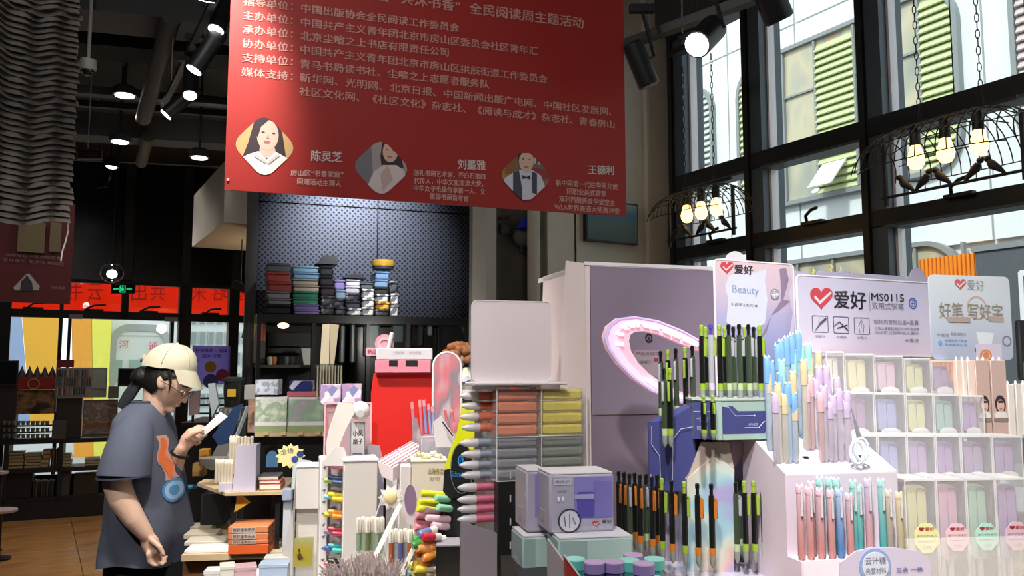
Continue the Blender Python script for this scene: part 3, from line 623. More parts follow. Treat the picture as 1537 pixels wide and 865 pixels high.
mb = MB(M('1d2022', .35)); cbx(mb, 660, 486, 700, 560, -.09, -.02, mb.mats[0], .02); mb.build('side_cover', bar)
mb = MB(M('8a8f90', .3, metal=.8)); mb.tube([cf.L(688, 475, -.11), cf.L(697, 500, -.12), cf.L(701, 545, -.12)], .006, 6); mb.build('steam_pipe', bar)
lamp('added_bar_fill', 'POINT', cf.W((.0, -.75, .22)), 9, (1, .95, .88), size=.05)  # added point light to lift the dim machine panels, no lamp known there
# reflections of a cafe counter, built as solid parts, between 385 and 470
mc = fth(cf, 'counter_reflection', 'reflection of a dark counter with cups and papers under the pastel storage boxes', 'counter')
mb = MB(M('141416', .4)); cbx(mb, 384, 600, 480, 720, -.2, .1, mb.mats[0]); cbx(mb, 384, 548, 480, 552, -.2, .1, M('4a4a44', .5)); cbx(mb, 384, 552, 480, 600, -.05, .1, M('101012', .5)); mb.build('cabinet', mc)
mb = MB(M('323634', .5)); cbx(mb, 402, 500, 468, 520, .05, .08, M('23292f', .5)); cbx(mb, 402, 523, 468, 530, .05, .08, M('3c403a', .5)); mb.build('back_shelf', mc)
q = cf.L(461, 547, -.1); tag(MB(M('c2c8c4', .6)).prism([(-.02, 0), (.028, 0), (.022, .105), (-.038, .105)], 0, .02).build('white_card', None, cf.W((q.x, -.1, cf.L(461, 548, -.1).z + .001)), cf.a), 'small white card standing on dark counter below the boxes', 'card')
for px, c, nm in ((405, 'b9bdb0', 'pale'), (411, 'b06a3a', 'orange brown'), (430, '5c6064', 'grey'), (440, '6d6a66', 'taupe')):
    q = cf.L(px, 548, -.12); tag(MB(M(c, .5)).lathe([(.014, 0), (.02, .03), (.018, .05)], n=12).build('cup', None, cf.W((q.x, -.12, q.z + .002)), cf.a), 'small %s cup on the dark counter below the boxes' % nm, 'cup')
# white blue display shelf objects against the recess
q = fc.L(783, 345, .1); o = thing('wall_lamp', 'grey round fixture with blue cover in the cream wall recess', 'fixture', fc.W((q.x, .12, q.z)), fc.a)
MB(M('615d5a', .6)).ell((0, -.02, -.045), (.055, .04, .055)).build('body', o); MB(mat('blue_cover', '2c3cd0', .4)).prism([(-.04, -.0), (.04, .012), (.04, .075), (-.005, .055)], -.075, -.02).build('cover', o)
MB(M('2c2a29', .5)).tube([(-.02, -.03, -.1), (-.02, -.03, -.13), (.02, -.03, -.128), (.03, -.03, -.11)], .003, 6).build('wire', o)
q = fc.L(757, 345, .15); o = thing('switch_box', 'grey switch box on the recess wall with black knobs', 'switch', fc.W((q.x, .155, q.z)), fc.a)
MB(M('5a5754', .6)).box(-.03, .03, -.02, 0, -.025, .03, b=.004).build('body', o)
for x, z in ((-.025, .055), (.015, .06)): MB(M('2b2a2a', .5)).lathe([(.014, 0), (.014, .01)], (x, -.01, z), 12, sy=.6).build('knob', o)

# ---------------------------------------------------------------- lamps
GLOW = mat('lamp_glow_white', 'ffffff', .4, emit=9.0, var=0)
def spothead(px, py, Y, az, tilt, r, ln, label, lit=True, rod=.25, emit=None):
    """cylindrical track head; px,py is the middle of its mouth"""
    p = at(px, py, Y); o = thing('track_spotlight', label, 'spotlight', p, 0)
    d = Vector((math.sin(R(az)) * math.sin(R(tilt)), -math.cos(R(az)) * math.sin(R(tilt)), math.cos(R(tilt))))   # points back up the barrel
    MB(BLK).tube([d * 0, d * ln], r, 20).tube([d * ln, d * (ln + .01)], [r, r * .8], 20).build('housing', o)
    MB(GLOW if lit else M('3a3a3c', .3)).tube([d * -.004, d * .002], r * .86, 20).build('lens', o)
    top = d * (ln * .55); MB(BLK).tube([top, top + Vector((r + .015, 0, .03)), top + Vector((0.01, 0, rod))], .008, 6).box(top.x - .04, top.x + .06, top.y - .015, top.y + .015, top.z + rod - .01, top.z + rod + .02).build('bracket', o)
    if lit:
        l = lamp('spot_beam', 'SPOT', p - d * .01, 14, (1, .97, .94), p - d, size=.03, spot=40, blend=.5)
    return o
spothead(1046, 67, 2.75, 140, 52, .048, .16, 'lit black track spotlight in front of the first window bay', rod=.22)
spothead(974, 128, 3.2, -80, 22, .042, .17, 'unlit black track spotlight beside the right edge of red banner', lit=False, rod=.22)
spothead(1170, 30, 2.6, -60, 30, .048, .25, 'black track spotlight cut by the top edge, before second window', lit=False)
spothead(324, 45, 4.3, 150, 22, .047, .24, 'lit track spotlight highest beside the red banner edge')
spothead(291, 105, 4.3, 115, 28, .047, .26, 'bluish lit track spotlight between the two nearest the banner')
spothead(285, 143, 4.6, 200, 25, .042, .22, 'lit track spotlight just above the lowest tilted one')
spothead(249, 172, 4.8, 110, 42, .042, .24, 'lowest and most tilted lit track spotlight over the person')
spothead(309, 0, 4.0, 30, 30, .05, .22, 'lit track spotlight cut by the top edge left of banner')
# rails
def rail(p, q, label, r=.018, m=None):
    d = q - p; tag(MB(m or BLK).box(0, d.length, -r, r, -r * .8, r * .8).build('light_track', None, p, math.atan2(d.y, d.x)), label, 'light track')
a = atz(930, 70, 2.82); b = atz(1125, 0, 2.82); b = a + (b - a) * 1.6; rail(a, b, 'black ceiling light track running toward the windows', .022); rail(a + Vector((0, .05, .012)), b + Vector((0, .05, .012)), 'thin red cable duct along the near light track', .012, M('5a1a18', .5))
a = atz(245, 160, 3.35); b = atz(340, -40, 3.35); rail(a, b, 'black ceiling light track left of the red banner')
for px, py, Y, ln, nm in ((974, 60, 3.3, 1.0, 'track end beside the banner'), (1024, 50, 3.15, 1.0, 'middle of the near track')): 
    p = at(px, py, Y); tag(MB(M('6b6b6b', .4)).cyl((0, 0, 0), (0, 0, 3.9 - p.z), .003, 6).build('suspension_wire', None, p), 'thin suspension wire above the ' + nm, 'wire')
for px, y0, Y, z1, nm in ((257, 120, 4.8, 3.9, 'left of the tilted spotlights'), (132, 222, 5.6, 3.9, 'beside the small downlight')):
    p = at(px, y0, Y); tag(MB(M('8b8b8b', .4)).cyl((0, 0, 0), (0, 0, z1 - p.z), .004, 6).build('suspension_wire', None, p), 'thin pale suspension wire ' + nm, 'wire')
def downlight(px, py, z, r, label):
    p = atz(px, py, z); o = thing('downlight', label, 'downlight', p)
    MB(DGREY).lathe([(r * 1.25, 0), (r * 1.25, .05), (r * .9, .07)], n=24).cyl((0, 0, .06), (0, 0, 3.93 - z), .01).build('housing', o)
    MB(GLOW).lathe([(r, -.006), (r, .002)], n=24).build('lens', o); lamp('downlight_beam', 'SPOT', p - Vector((0, 0, .02)), 50, (1, .96, .92), p - Vector((0, 0, 1)), size=.06, spot=100, blend=.6)
downlight(187, 143, 3.45, .065, 'bright round ceiling downlight, the upper of two over the person'); downlight(180, 213, 3.3, .065, 'bright round ceiling downlight below the dark beam')
downlight(166, 251, 3.4, .055, 'small tilted downlight near the hanging black hose'); downlight(299, 237, 3.15, .06, 'dim round downlight beside the white bulkhead')
# dome camera, small signs
p = at(132, 103, 4.6); o = thing('security_camera', 'white dome security camera beside the woven panel', 'camera', p)
MB(M('b9b6ae', .4)).lathe([(.045, .05), (.045, 0), (.04, -.01)], n=20).cyl((0, 0, .05), (0, 0, 3.95 - p.z), .01).build('body', o); MB(M('20201f', .1, coat=1.0)).ell((0, 0, -.01), (.036, .036, .035)).build('dome', o)
p = at(135, 232, 7.2); o = thing('hanging_sign', 'small dark rectangular sign hanging below the ceiling', 'sign', p)
mb = MB(M('8b8a86', .6)).box(-.11, .11, -.01, .01, -.045, .045); mb.box(-.10, .10, -.013, -.01, -.034, .034, M('282626', .6)); mb.cyl((-.08, 0, .045), (-.08, 0, 3.93 - p.z), .003).cyl((.08, 0, .045), (.08, 0, 3.93 - p.z), .003); mb.build('board', o)
mb = MB(); text(mb, 'CLASSIC', M('8f4038', .6), (-.09, -.02), (.08, -.02), .035, -.0145); k_ = mb.build('lettering', o); k_['kind'] = 'stuff'
p = at(152, 268, 7.4); tag(MB(M('17181b', .3)).tube([(.0, 0, .14), (.02, 0, .10), (.06, 0, .07), (.08, 0, .0), (.05, 0, -.07), (-.02, 0, -.08), (-.06, 0, -.03)], .018, 8).build('cable_coil', None, p), 'black coiled cable hanging under the small downlight', 'cable')
p = at(168, 410, 7.6); o = thing('globe_lamp', 'clear glass globe pendant lamp glowing above the exit sign', 'lamp', p)
MB(glassmat('globe_glass', 'dfe6f0', .18, .05)).ell((0, 0, 0), (.105, .105, .09), n=24, k=14).build('globe', o); MB(GLOW).ell((0, 0, -.01), (.045, .045, .04)).build('bulb', o); MB(BLK).cyl((0, 0, .085), (0, 0, 3.9 - p.z), .004).lathe([(.02, .08), (.02, .11)], n=12).build('cord', o)
lamp('globe_bulb_light', 'POINT', p, 10, (1, .97, .95), size=.04)
o = fth(Fr(184, 434, 9.0, 5), 'exit_sign', 'green and black exit sign hanging over the glass door', 'sign')
g_ = mat('exit_green', '22e08a', .5, emit=.9, var=0); mb = MB(M('0e1512', .5)).box(-.125, .125, 0, .03, -.05, .05).cyl((-.1, .01, .05), (-.1, .01, 1.6), .004).cyl((.1, .01, .05), (.1, .01, 1.6), .004); mb.build('board', o)
mb = MB(g_).ring(rrect(-.022, .022, -.03, .03, .001, 1), rrect(-.03, .03, -.038, .038, .001, 1), -.003, 0).box(-.012, .012, -.003, 0, -.02, .015, g_).ell((.0, -.002, .022), (.006, .002, .006), g_, 8, 5)
for s_ in (-1, 1): mb.prism([(s_ * .1, 0), (s_ * .085, .012), (s_ * .085, .005), (s_ * .04, .005), (s_ * .04, -.005), (s_ * .085, -.005), (s_ * .085, -.012)][::-s_ or 1], -.003, 0, g_)
mb.build('symbol', o)
o = thing('hanging_speaker', 'small black box fixture hanging in front of the red window', 'fixture', at(361, 430, 6.2))
MB(BLK).cyl((0, 0, .02), (0, 0, .55), .004).build('rod', o); k_ = MB(BLK).box(-.06, .05, -.03, .03, -.035, .025, b=.004).build('body', o); k_.rotation_euler = (0, R(25), 0)

# cage pendants with birds
def cage(px, py, Y, label, R_, Lh, birds, bulbs, chains, hk=None):
    f = Fr(px, py, Y, AW); o = fth(f, 'birdcage_pendant', label, 'pendant lamp'); IR = mat('cage_iron', '1d1a19', .6)
    bm_ = mat('edison_bulb', 'ffca6a', .4, emit=5.5, var=0)
    n = 17; ribs = None; VZ = .85; TOPZ = R_ * VZ - .03; PZ = hk
    zc = 0
    mb = MB(IR)
    for k in range(n):
        x = -Lh + 2 * Lh * k / (n - 1); e = math.sqrt(max(0.0, 1 - (abs(x) / Lh) ** 4 * .55)); rr = R_ * e
        pts = [(x + (x / Lh) * .03 * (1 - math.sin(math.pi * t / 14)), math.cos(math.pi * t / 14) * rr, math.sin(math.pi * t / 14) * rr * VZ - .03) for t in range(15)]
        if ribs is None or True:
            MB(IR).tube(pts, .0022, 5).build('rib', o)
    for a_ in (0, 32, 62, 90, 118, 148, 180):
        pts = []
        for k in range(13):
            x = -Lh + 2 * Lh * k / 12; e = math.sqrt(max(0.0, 1 - (abs(x) / Lh) ** 4 * .55)); pts.append((x, math.cos(R(a_)) * R_ * e, math.sin(R(a_)) * R_ * VZ * e - .03))
        MB(IR).tube(pts, .0022, 5).build('rail', o)
    for s_ in (-1, 1):
        for yy in (0,):
            MB(IR).box(s_ * Lh * .93 - .006, s_ * Lh * .93 + .006, -.006, .006, PZ - .03, TOPZ * .7).build('end_post', o)
    MB(IR).cyl((-Lh, 0, PZ), (Lh, 0, PZ), .0055, 8).build('perch', o)
    MB(IR).box(-Lh * .9, Lh * .9, -.008, .008, TOPZ, TOPZ + .012).build('top_bar', o)
    for x in bulbs:
        s_ = MB(BLK).lathe([(.018, .02), (.018, .075), (.008, .09)], (x, 0, TOPZ - .09), 12).build('socket', o)
        MB(bm_).lathe([(.001, -.070), (.017, -.066), (.027, -.05), (.029, -.033), (.022, -.005), (.014, .025)], (x, 0, TOPZ - .085), 14).build('bulb', s_)
        lamp('bulb_light', 'POINT', f.W((x, 0, TOPZ - .11)), 1.0, (1, .72, .4), size=.03)
    for x, dr_ in birds:
        m_ = M('241f22', .6); q = MB(m_); k = dr_
        q.tube([(-k * .034, 0, -.004), (-k * .018, 0, .012), (0, 0, .026), (k * .008, 0, .038)], [.003, .008, .0125, .0085], 10); q.ell((k * .013, 0, .046), (.0095, .009, .009), m_, 10, 8)
        q.tube([(k * .018, 0, .052), (k * .030, 0, .050)], [.004, .0006], 6)
        q.cyl((0, 0, 0), (0, 0, .02), .0015, 4); q.build('bird', o, (x, 0, PZ + .006)).scale = (1.2, 1.2, 1.2)
    for x, ln in chains:
        nlk = int(ln / .028); base = TOPZ + .012; lk = None
        ring_ = [(math.sin(t) * .006, 0, .014 + math.cos(t) * .0165) for t in [2 * math.pi * i / 10 for i in range(10)]]
        for i in range(nlk):
            if lk is None: lk = c_ = MB(IR).tube(ring_, .0017, 5, closed=True).build('chain_link', o, (x, 0, base + i * .028))
            else: c_ = lk.copy(); COL.objects.link(c_); c_.location = (x, 0, base + i * .028)
            c_.rotation_euler = (0, 0, (math.pi / 2 if i % 2 else 0) + .5)
    return f, o
f2, o2 = cage(1424, 232, 2.75, 'larger black birdcage pendant lamp with five birds before right window', .185, .262, [(-.17, -1), (-.09, 1), (-.035, -1), (.09, 1), (.145, -1)], (-.12, -.01, .105), ((-.1, 1.0), (.12, 1.0)), -.105)
f1, o1 = cage(1050, 314, 3.9, 'smaller black birdcage pendant lamp beside the cream wall', .155, .235, [(-.17, 1), (-.10, -1), (.01, 1), (.06, -1), (.16, -1)], (-.09, 0.01, .11), ((-.1, .62), (.1, .62)), -.125)
mb = MB(BLK).box(-.17, .17, -.025, .025, .80, .83); mb.cyl((0, 0, .83), (0, 0, 1.25), .008); mb.build('ceiling_plate', o1)
MB(BLK).box(-.17, .17, -.025, .025, 1.18, 1.21).build('ceiling_plate', o2); MB(BLK).cyl((.03, 0, .12), (.03, 0, 1.2), .002, 5).build('power_cord', o2)

# ---------------------------------------------------------------- woven panel and red banner on the left
wf = Fr(0, 340, 2.9, 52)
wv = fth(wf, 'woven_hanging_panel', 'dark brown woven panel of wavy slats hanging from ceiling', 'hanging panel')
WV = blotch('woven_brown', ['241f1c', '3e3731', '302a26', '484038'], 30, .8, stretch=(.3, 1, 3))
xa = wf.L(-60, 300).x; xb = wf.L(104, 300).x
zb_ = wf.L(52, 338).z; ztt = wf.L(52, -60).z; ns = 44; H = (ztt - zb_) / ns
sl = MB(WV); cols_ = 22
vs = []; fs_ = []
for i in range(cols_ + 1):
    t = i / cols_; x = xa + (xb - xa) * t; wz = .012 * math.sin(t * 9) + .03 * (t - .5) ; wy = .012 * math.sin(t * 23)
    vs += [(x, wy - .012, wz), (x, wy, wz + H * 1.1), (x, wy + .006, wz + H * 1.1), (x, wy - .006, wz)]
for i in range(cols_):
    for k in range(4): fs_.append((i * 4 + k, i * 4 + 4 + k, i * 4 + 4 + (k + 1) % 4, i * 4 + (k + 1) % 4))
sl.add(vs, fs_); s0 = sl.build('slat', wv, (0, 0, zb_))
for k in range(1, ns): c = s0.copy(); COL.objects.link(c); c.location = (random.uniform(-.008, .008), random.uniform(-.002, .002), zb_ + k * H); c.rotation_euler = (0, R(random.uniform(-.6, .6)), 0)
MB(M('8d8a84', .6)).tube([(xb + .01 * math.sin(k), .02, ztt + (zb_ - ztt - .12) * k / 30) for k in range(31)], .003, 5).build('edge_cord', wv)
lb = fth(Fr(52, 455, 4.2, 35), 'hanging_banner', 'dark red hanging banner with white diamond picture at far left', 'banner'); lf = Fr(52, 455, 4.2, 35)
DR = M('5f1a1c', .7); x0_ = lf.L(-30, 400).x; x1_ = lf.L(108, 400).x; zz = lf.L(52, 300).z
MB(DR).box(x0_, x1_, 0, .006, 0, zz).build('cloth', lb)
def lq(x, y, v=-.002): q = lf.L(x, y, v); return (q.x, q.z)
mb = MB(); c = [lq(x, y) for x, y in ((20, 432), (40, 411), (44, 411), (60, 430), (58, 436), (22, 436))]; mb.add([(x, -.002, z) for x, z in c], [tuple(range(6))], M('b5ada6', .6))
c = [lq(x, y) for x, y in ((30, 437), (32, 422), (38, 417), (40, 412), (43, 417), (48, 424), (50, 437))]; mb.add([(x, -.003, z) for x, z in c], [tuple(range(7))], M('3a3230', .6)); mb.build('portrait', lb)['kind'] = 'stuff'
def ltx(s_, x0, y0, x1, y1, h):
    mb = MB(); text(mb, s_, M('a8807c', .6), lq(x0, y0), lq(x1, y1), lf.L(x0, y0 - h).z - lf.L(x0, y0).z, -.002); mb.build('lettering', lb)['kind'] = 'stuff'
ltx('指导单位中国出版协会', 8, 385, 92, 390, 5); ltx('主办单位 北京市 房山区', 4, 392, 96, 399, 5); ltx('全民阅读', 77, 434, 97, 435, 5)
for (a_, b_) in ((25, 68), (73, 92)):
    q0 = lq(a_, 378); q1 = lq(b_, 336)
    tag(MB(M('7a6a4c', .8)).box(q0[0], q1[0], -.02, -.008, q0[1], q1[1]).build('kraft_panel', None, lf.o, lf.a), 'brown kraft panel %s under the woven panel' % ('wide' if a_ == 25 else 'narrow'), 'panel')
# ================================================================ right-hand display table
TBL = M('2a2622', .4)
def table(name, label, corners, z, m, edge=None, leg=True, th=.04):
    o = thing(name, label, 'table', (0, 0, 0)); MB(m).slab(corners, z - th, z).build('tabletop', o)
    if edge: MB(edge).slab([(x * 1.0, y) for x, y in corners], z - th - .012, z - th - .001).build('edge_board', o)
    cx = sum(c[0] for c in corners) / len(corners); cy = sum(c[1] for c in corners) / len(corners)
    for x, y in corners: x = cx + (x - cx) * .9; y = cy + (y - cy) * .9; MB(BLK).box(x - .025, x + .025, y - .025, y + .025, 0, z - th - .013).build('leg', o)
    return o
ZT = 1.0
table('display_table', 'table with light wood top carrying the pen and case displays on the right', [(-.10, 1.62), (.0, 1.15), (2.0, 1.15), (2.05, 2.15), (.9, 2.6), (-.26, 2.3)], ZT, WOOD, M('2b2826', .5))
PINKL = gradmat('board_pink_lilac', [(0, 'd9c6d6'), (1, 'e4d5d2')], 2, 0, .3)
# ---- purple cabinet
cb = Fr(885, 397, 1.95, 17)
c = fth(cb, 'display_cabinet', 'tall muted purple display cabinet with pinkish side behind the ring light', 'cabinet')
H0 = ZT - cb.o.z + .0005; xr = cb.L(1071, 405).x; xs_ = cb.L(884, 620).x
MB(PURP).box(.002, xr, 0, .012, cb.L(960, 622).z + .001, -.004).build('upper_panel', c)
MB(M('857788', .6, var=.03)).box(.002, xr, .003, .015, H0, cb.L(960, 622).z - .001).build('lower_panel', c)
sd = MB(M('e6d5d2', .55, var=.02)); sd.add([(0, 0, H0), (0, 0, .002), (-.0, .30, .002), (-.0, .36, H0), (-.012, 0, H0), (-.012, 0, .002), (-.012, .30, .002), (-.012, .36, H0)], [(0, 1, 2, 3), (7, 6, 5, 4), (0, 4, 5, 1), (1, 5, 6, 2), (2, 6, 7, 3)]).build('side_board', c)
MB(OFFW).box(-.012, xr, .02, .34, -.012, .0).box(-.014, xr + .002, -.003, .003, -.002, .006, WHITE).build('top_board', c)
MB(PURP).box(xr - .012, xr, .015, .33, H0, -.013).build('side_board', c)
# the side board shows wider on the left: a flared back panel
bxp = [cb.L(850.5, 391.5, .12), cb.L(836, 600, .12)]
z7 = ZT - cb.o.z + .0005
sl_ = (bxp[1].x - bxp[0].x) / (bxp[1].z - bxp[0].z)
MB(M('e6d7d6', .55, var=.02)).add([(bxp[0].x, .12, bxp[0].z), (-.012, .004, .003), (-.012, .004, z7), (bxp[0].x + sl_ * (z7 - bxp[0].z), .12, z7), (bxp[0].x, .127, bxp[0].z), (-.012, .011, .003), (-.012, .011, z7), (bxp[0].x + sl_ * (z7 - bxp[0].z), .127, z7)], [(0, 3, 2, 1), (4, 5, 6, 7), (0, 1, 5, 4), (0, 4, 7, 3), (1, 2, 6, 5)]).build('flared_wing', c)
q = cb.L(973, 507); MB(M('3b353b', .4)).tube([(q.x + .008 * math.cos(t), -.002, q.z + .009 * math.sin(t)) for t in [2 * math.pi * i / 16 for i in range(16)]], .0016, 6, closed=True).ell((q.x, -.002, q.z), (.003, .003, .003)).build('ring_pull', c)
a_, b_, c_, d_ = cb.B(952, 526, 990, 566); mb = MB(M('a795a0', .6)).box(a_, b_, -.0008, 0, c_, d_); mb.box(b_ - .016, b_ - .004, -.0014, -.0008, d_ - .026, d_ - .018, M('9a3a44', .6)); text(mb, '产品说明书', M('5b4c56', .6), (a_ + .004, d_ - .012), (b_ - .004, d_ - .012), .008, -.0012)
text(mb, '文具展示', M('6b5c66', .6), (a_ + .004, d_ - .032), (b_ - .022, d_ - .032), .008, -.0012); mb.build('label_card', c)
# ---- ring light (open arc)
rf = Fr(975, 540, 1.72, 10)
r_ = fth(rf, 'ring_light', 'glowing pink and white arched ring sign in front of the purple cabinet', 'sign')
out_px = [(1047, 510), (1020, 495), (985, 481), (950, 475), (925, 478), (910, 490), (905, 505), (910, 523), (925, 545), (948, 568), (975, 587), (1005, 600), (1030, 608), (1043, 610)]
in_px = [(1047, 527), (1020, 516), (990, 503), (965, 497), (952, 498), (945, 503), (943, 512), (946, 527), (957, 545), (973, 561), (992, 574), (1012, 584), (1030, 592), (1033, 592)]
def RG(pts, y): return [(rf.L(a, b).x, y, rf.L(a, b).z) for a, b in pts]
def band(po, pi_, y0, y1, m, mb):
    n = len(po); A = RG(po, y0); Bp = RG(pi_, y0); Cc = RG(po, y1); D = RG(pi_, y1); vs = A + Bp + Cc + D; fs = []
    for i in range(n - 1): fs += [(i, i + 1, n + i + 1, n + i), (2 * n + i, 3 * n + i, 3 * n + i + 1, 2 * n + i + 1), (i, 2 * n + i, 2 * n + i + 1, i + 1), (n + i, n + i + 1, 3 * n + i + 1, 3 * n + i)]
    fs += [(0, n, 3 * n, 2 * n), (n - 1, 3 * n - 1, 4 * n - 1, 2 * n - 1)]
    mb.add(vs, fs, m)
def mixp(a, b, t): return [(p[0] + (q[0] - p[0]) * t, p[1] + (q[1] - p[1]) * t) for p, q in zip(a, b)]
mb = MB(); band(out_px, in_px, -.004, .012, mat('ring_pink', 'f4b9cc', .4, emit=.35), mb); mb.build('back_plate', r_)
mb = MB(); band(out_px, mixp(out_px, in_px, .12), -.010, -.004, mat('ring_lilac_edge', 'cdbde6', .35, emit=.25), mb); mb.build('rim', r_)
mb = MB(); band(mixp(out_px, in_px, .18), mixp(out_px, in_px, .55), -.007, -.004, mat('ring_lilac', 'e6cdf0', .35, emit=.45), mb); mb.build('inner_band', r_)
LEDM = mat('led_white', 'fff0f4', .4, emit=.8, var=0)
m1 = mixp(out_px, in_px, .40); m2 = mixp(out_px, in_px, .72)
for i0, ks in ((0, (.1, .55)), (1, (.05, .5)), (2, (.05, .5)), (3, (.1, .6)), (4, (.2,)), (5, (.2,)), (6, (.3,)), (9, (.3, .75)), (10, (.1, .55)), (11, (.05, .5))):
    for k in ks:
        a0 = [(m1[i0][j] + (m1[i0 + 1][j] - m1[i0][j]) * k) for j in (0, 1)]; a1 = [(m1[i0][j] + (m1[i0 + 1][j] - m1[i0][j]) * (k + .36)) for j in (0, 1)]
        b0 = [(m2[i0][j] + (m2[i0 + 1][j] - m2[i0][j]) * k) for j in (0, 1)]; b1 = [(m2[i0][j] + (m2[i0 + 1][j] - m2[i0][j]) * (k + .36)) for j in (0, 1)]
        mb = MB(); band([a0, a1], [b0, b1], -.010, -.007, LEDM, mb); mb.build('light_cell', r_)
q0 = rf.L(1043, 600); MB(WHITE).tube([(q0.x - .01, .006, q0.z), (q0.x + .03, .02, q0.z - .02), (q0.x + .04, .03, q0.z - .04)], .006, 8).build('arm', r_)

# ---- pens
LIME = M('94b23a', .35, coat=.3); PBK = M('121412', .3, coat=.4); ORA = M('c9752c', .35, coat=.3); GRIP = M('8f9490', .4); VIO = M('4b45a0', .4)
SMK = M('3d4a38', .25, coat=.4); GRYT = M('a9aab4', .3, coat=.3)
def pen_proto(name, label, body, accent, button, band=None, clipm=None, L=.15, r=.0056):
    o = thing(name, label, 'pen')
    MB(GRIP).lathe([(.0016, 0), (r * .9, .008), (r * .95, .022)], n=10).build('tip', o)
    MB(band or accent).lathe([(r, .022), (r * 1.05, .030), (r * 1.05, .036)], n=10).build('grip', o)
    MB(body).lathe([(r, .036), (r * 1.02, .07), (r, L - .028), (r * .9, L - .02)], n=10).build('barrel', o)
    MB(button).lathe([(r * .6, L - .02), (r * .6, L - .008), (r * .75, L - .008), (r * .75, L), (r * .4, L + .002)], n=10).build('button', o)
    MB(clipm or accent).box(r * .6, r * 1.9, -.0022, .0022, L - .062, L - .026, b=.001).box(r * .2, r * 1.5, -.0022, .0022, L - .03, L - .024).build('clip', o)
    return o
pen_i = {}
def place(proto, px, py, Y, label, yaw=0.0, dz=0, tilt=0.0, zs=1.0):
    p = at(px, py, Y)
    if proto.get('used') is None:
        proto['used'] = 1; o = proto; o.location = p; o['label'] = label; o.rotation_euler = (0, 0, R(yaw))
    else: o = dup(proto, p, R(yaw), label)
    o.scale = (1, 1, zs)
    return o
pA = pen_proto('retractable_pen', '', PBK, LIME, LIME); pA['group'] = 'lime and black pens on the round display'
pB = pen_proto('retractable_pen', '', PBK, ORA, PBK); pB['group'] = 'orange and black pens on the round display'
pC = pen_proto('retractable_pen', '', SMK, GRYT, PBK, band=M('b7c8a0', .3)); pC['group'] = 'smoky pens on the round display'
pD = pen_proto('retractable_pen', '', GRYT, LIME, VIO, band=M('c9bfe2', .3)); pD['group'] = 'smoky pens on the round display'
rows = [(pA, 1055, 603, 1.66, 'left end'), (pD, 1069, 603, 1.64, 'violet'), (pA, 1082, 603, 1.66, 'x'), (pC, 1096, 603, 1.65, 'x'), (pC, 1112, 603, 1.645, 'x'), (pC, 1126, 603, 1.65, 'x'), (pA, 1143, 603, 1.665, 'x')]
pl = ['black pen with lime clip at the left end of the upper tier', 'grey pen with violet button on the upper tier', 'black pen with lime clip beside the violet-topped pen', 'smoky pen standing highest in the middle of upper tier', 'thicker smoky black capped pen on the upper tier', 'smoky pen second from the right on the upper tier', 'black and lime pen at the right end of the upper tier']
for (pr_, px, py, Y, _), lb in zip(rows, pl): place(pr_, px, py, Y, lb, yaw=-30 + 10 * random.random())
for i, (px, t) in enumerate(((1090, 488), (1103, 492), (1120, 496), (1134, 494), (1061, 490))): place(pC if i % 2 else pA, px, 601, 1.735, '%s back-row pen behind the front pens of the upper tier' % ORD[i].capitalize(), yaw=-60)
for i, (pr_, px) in enumerate(((pC, 993), (pA, 1004), (pC, 1016), (pA, 1030), (pC, 1041))): place(pr_, px, 640 - i * 2, 1.70, '%s pen from the left in the group inside the ring arc' % ORD[i].capitalize(), yaw=-120)
for i, (pr_, px) in enumerate(((pC, 997), (pA, 1006))): place(pr_, px + 1, 672, 1.62, '%s pen standing in front of the blue printed panel' % ('Smoky' if i == 0 else 'Lime'), yaw=-120)
# lower tier
k = 0
for px, py, Y, pr_ in ((930, 822, 1.72, pB), (938, 826, 1.68, pB), (946, 830, 1.66, pC), (954, 826, 1.70, pB), (962, 833, 1.64, pB), (971, 829, 1.68, pC), (980, 838, 1.62, pB), (988, 832, 1.66, pB)):
    place(pr_, px, py, Y, '%s pen from the left in the orange cluster of the lower tier' % ORD[k].capitalize(), yaw=-90 + 40 * random.random()); k += 1
for px, py, Y, pr_, lb in ((995, 842, 1.60, pA, 'lime-topped pen at the right edge of the orange cluster'), (1010, 846, 1.59, pB, 'dark pen with copper grip left of the lime pen on the lower tier'), (1029, 849, 1.575, pA, 'lime-clipped pen standing alone left of the holographic prism front'),
        (1049, 852, 1.57, pB, 'orange-gripped pen in front of the prism, the left one'), (1070, 853, 1.565, pB, 'orange-gripped pen in front of the prism, the right one'),
        (1107, 846, 1.62, pC, 'dark smoky pen just right of the prism'), (1120, 846, 1.60, pA, 'first lime-topped pen right of the prism'), (1134, 846, 1.60, pA, 'second lime-topped pen right of the prism'), (1148, 844, 1.61, pC, 'smoky pen between the lime pens right of the prism'), (1161, 848, 1.59, pA, 'lime-topped pen nearest the white stepped stand')):
    place(pr_, px, py, Y, lb, yaw=-20)
for i, px in enumerate((1113, 1127, 1141, 1154)): place(pA if i % 2 else pC, px, 836, 1.70, '%s pen of the back row right of the prism' % ORD[i].capitalize(), yaw=-20)
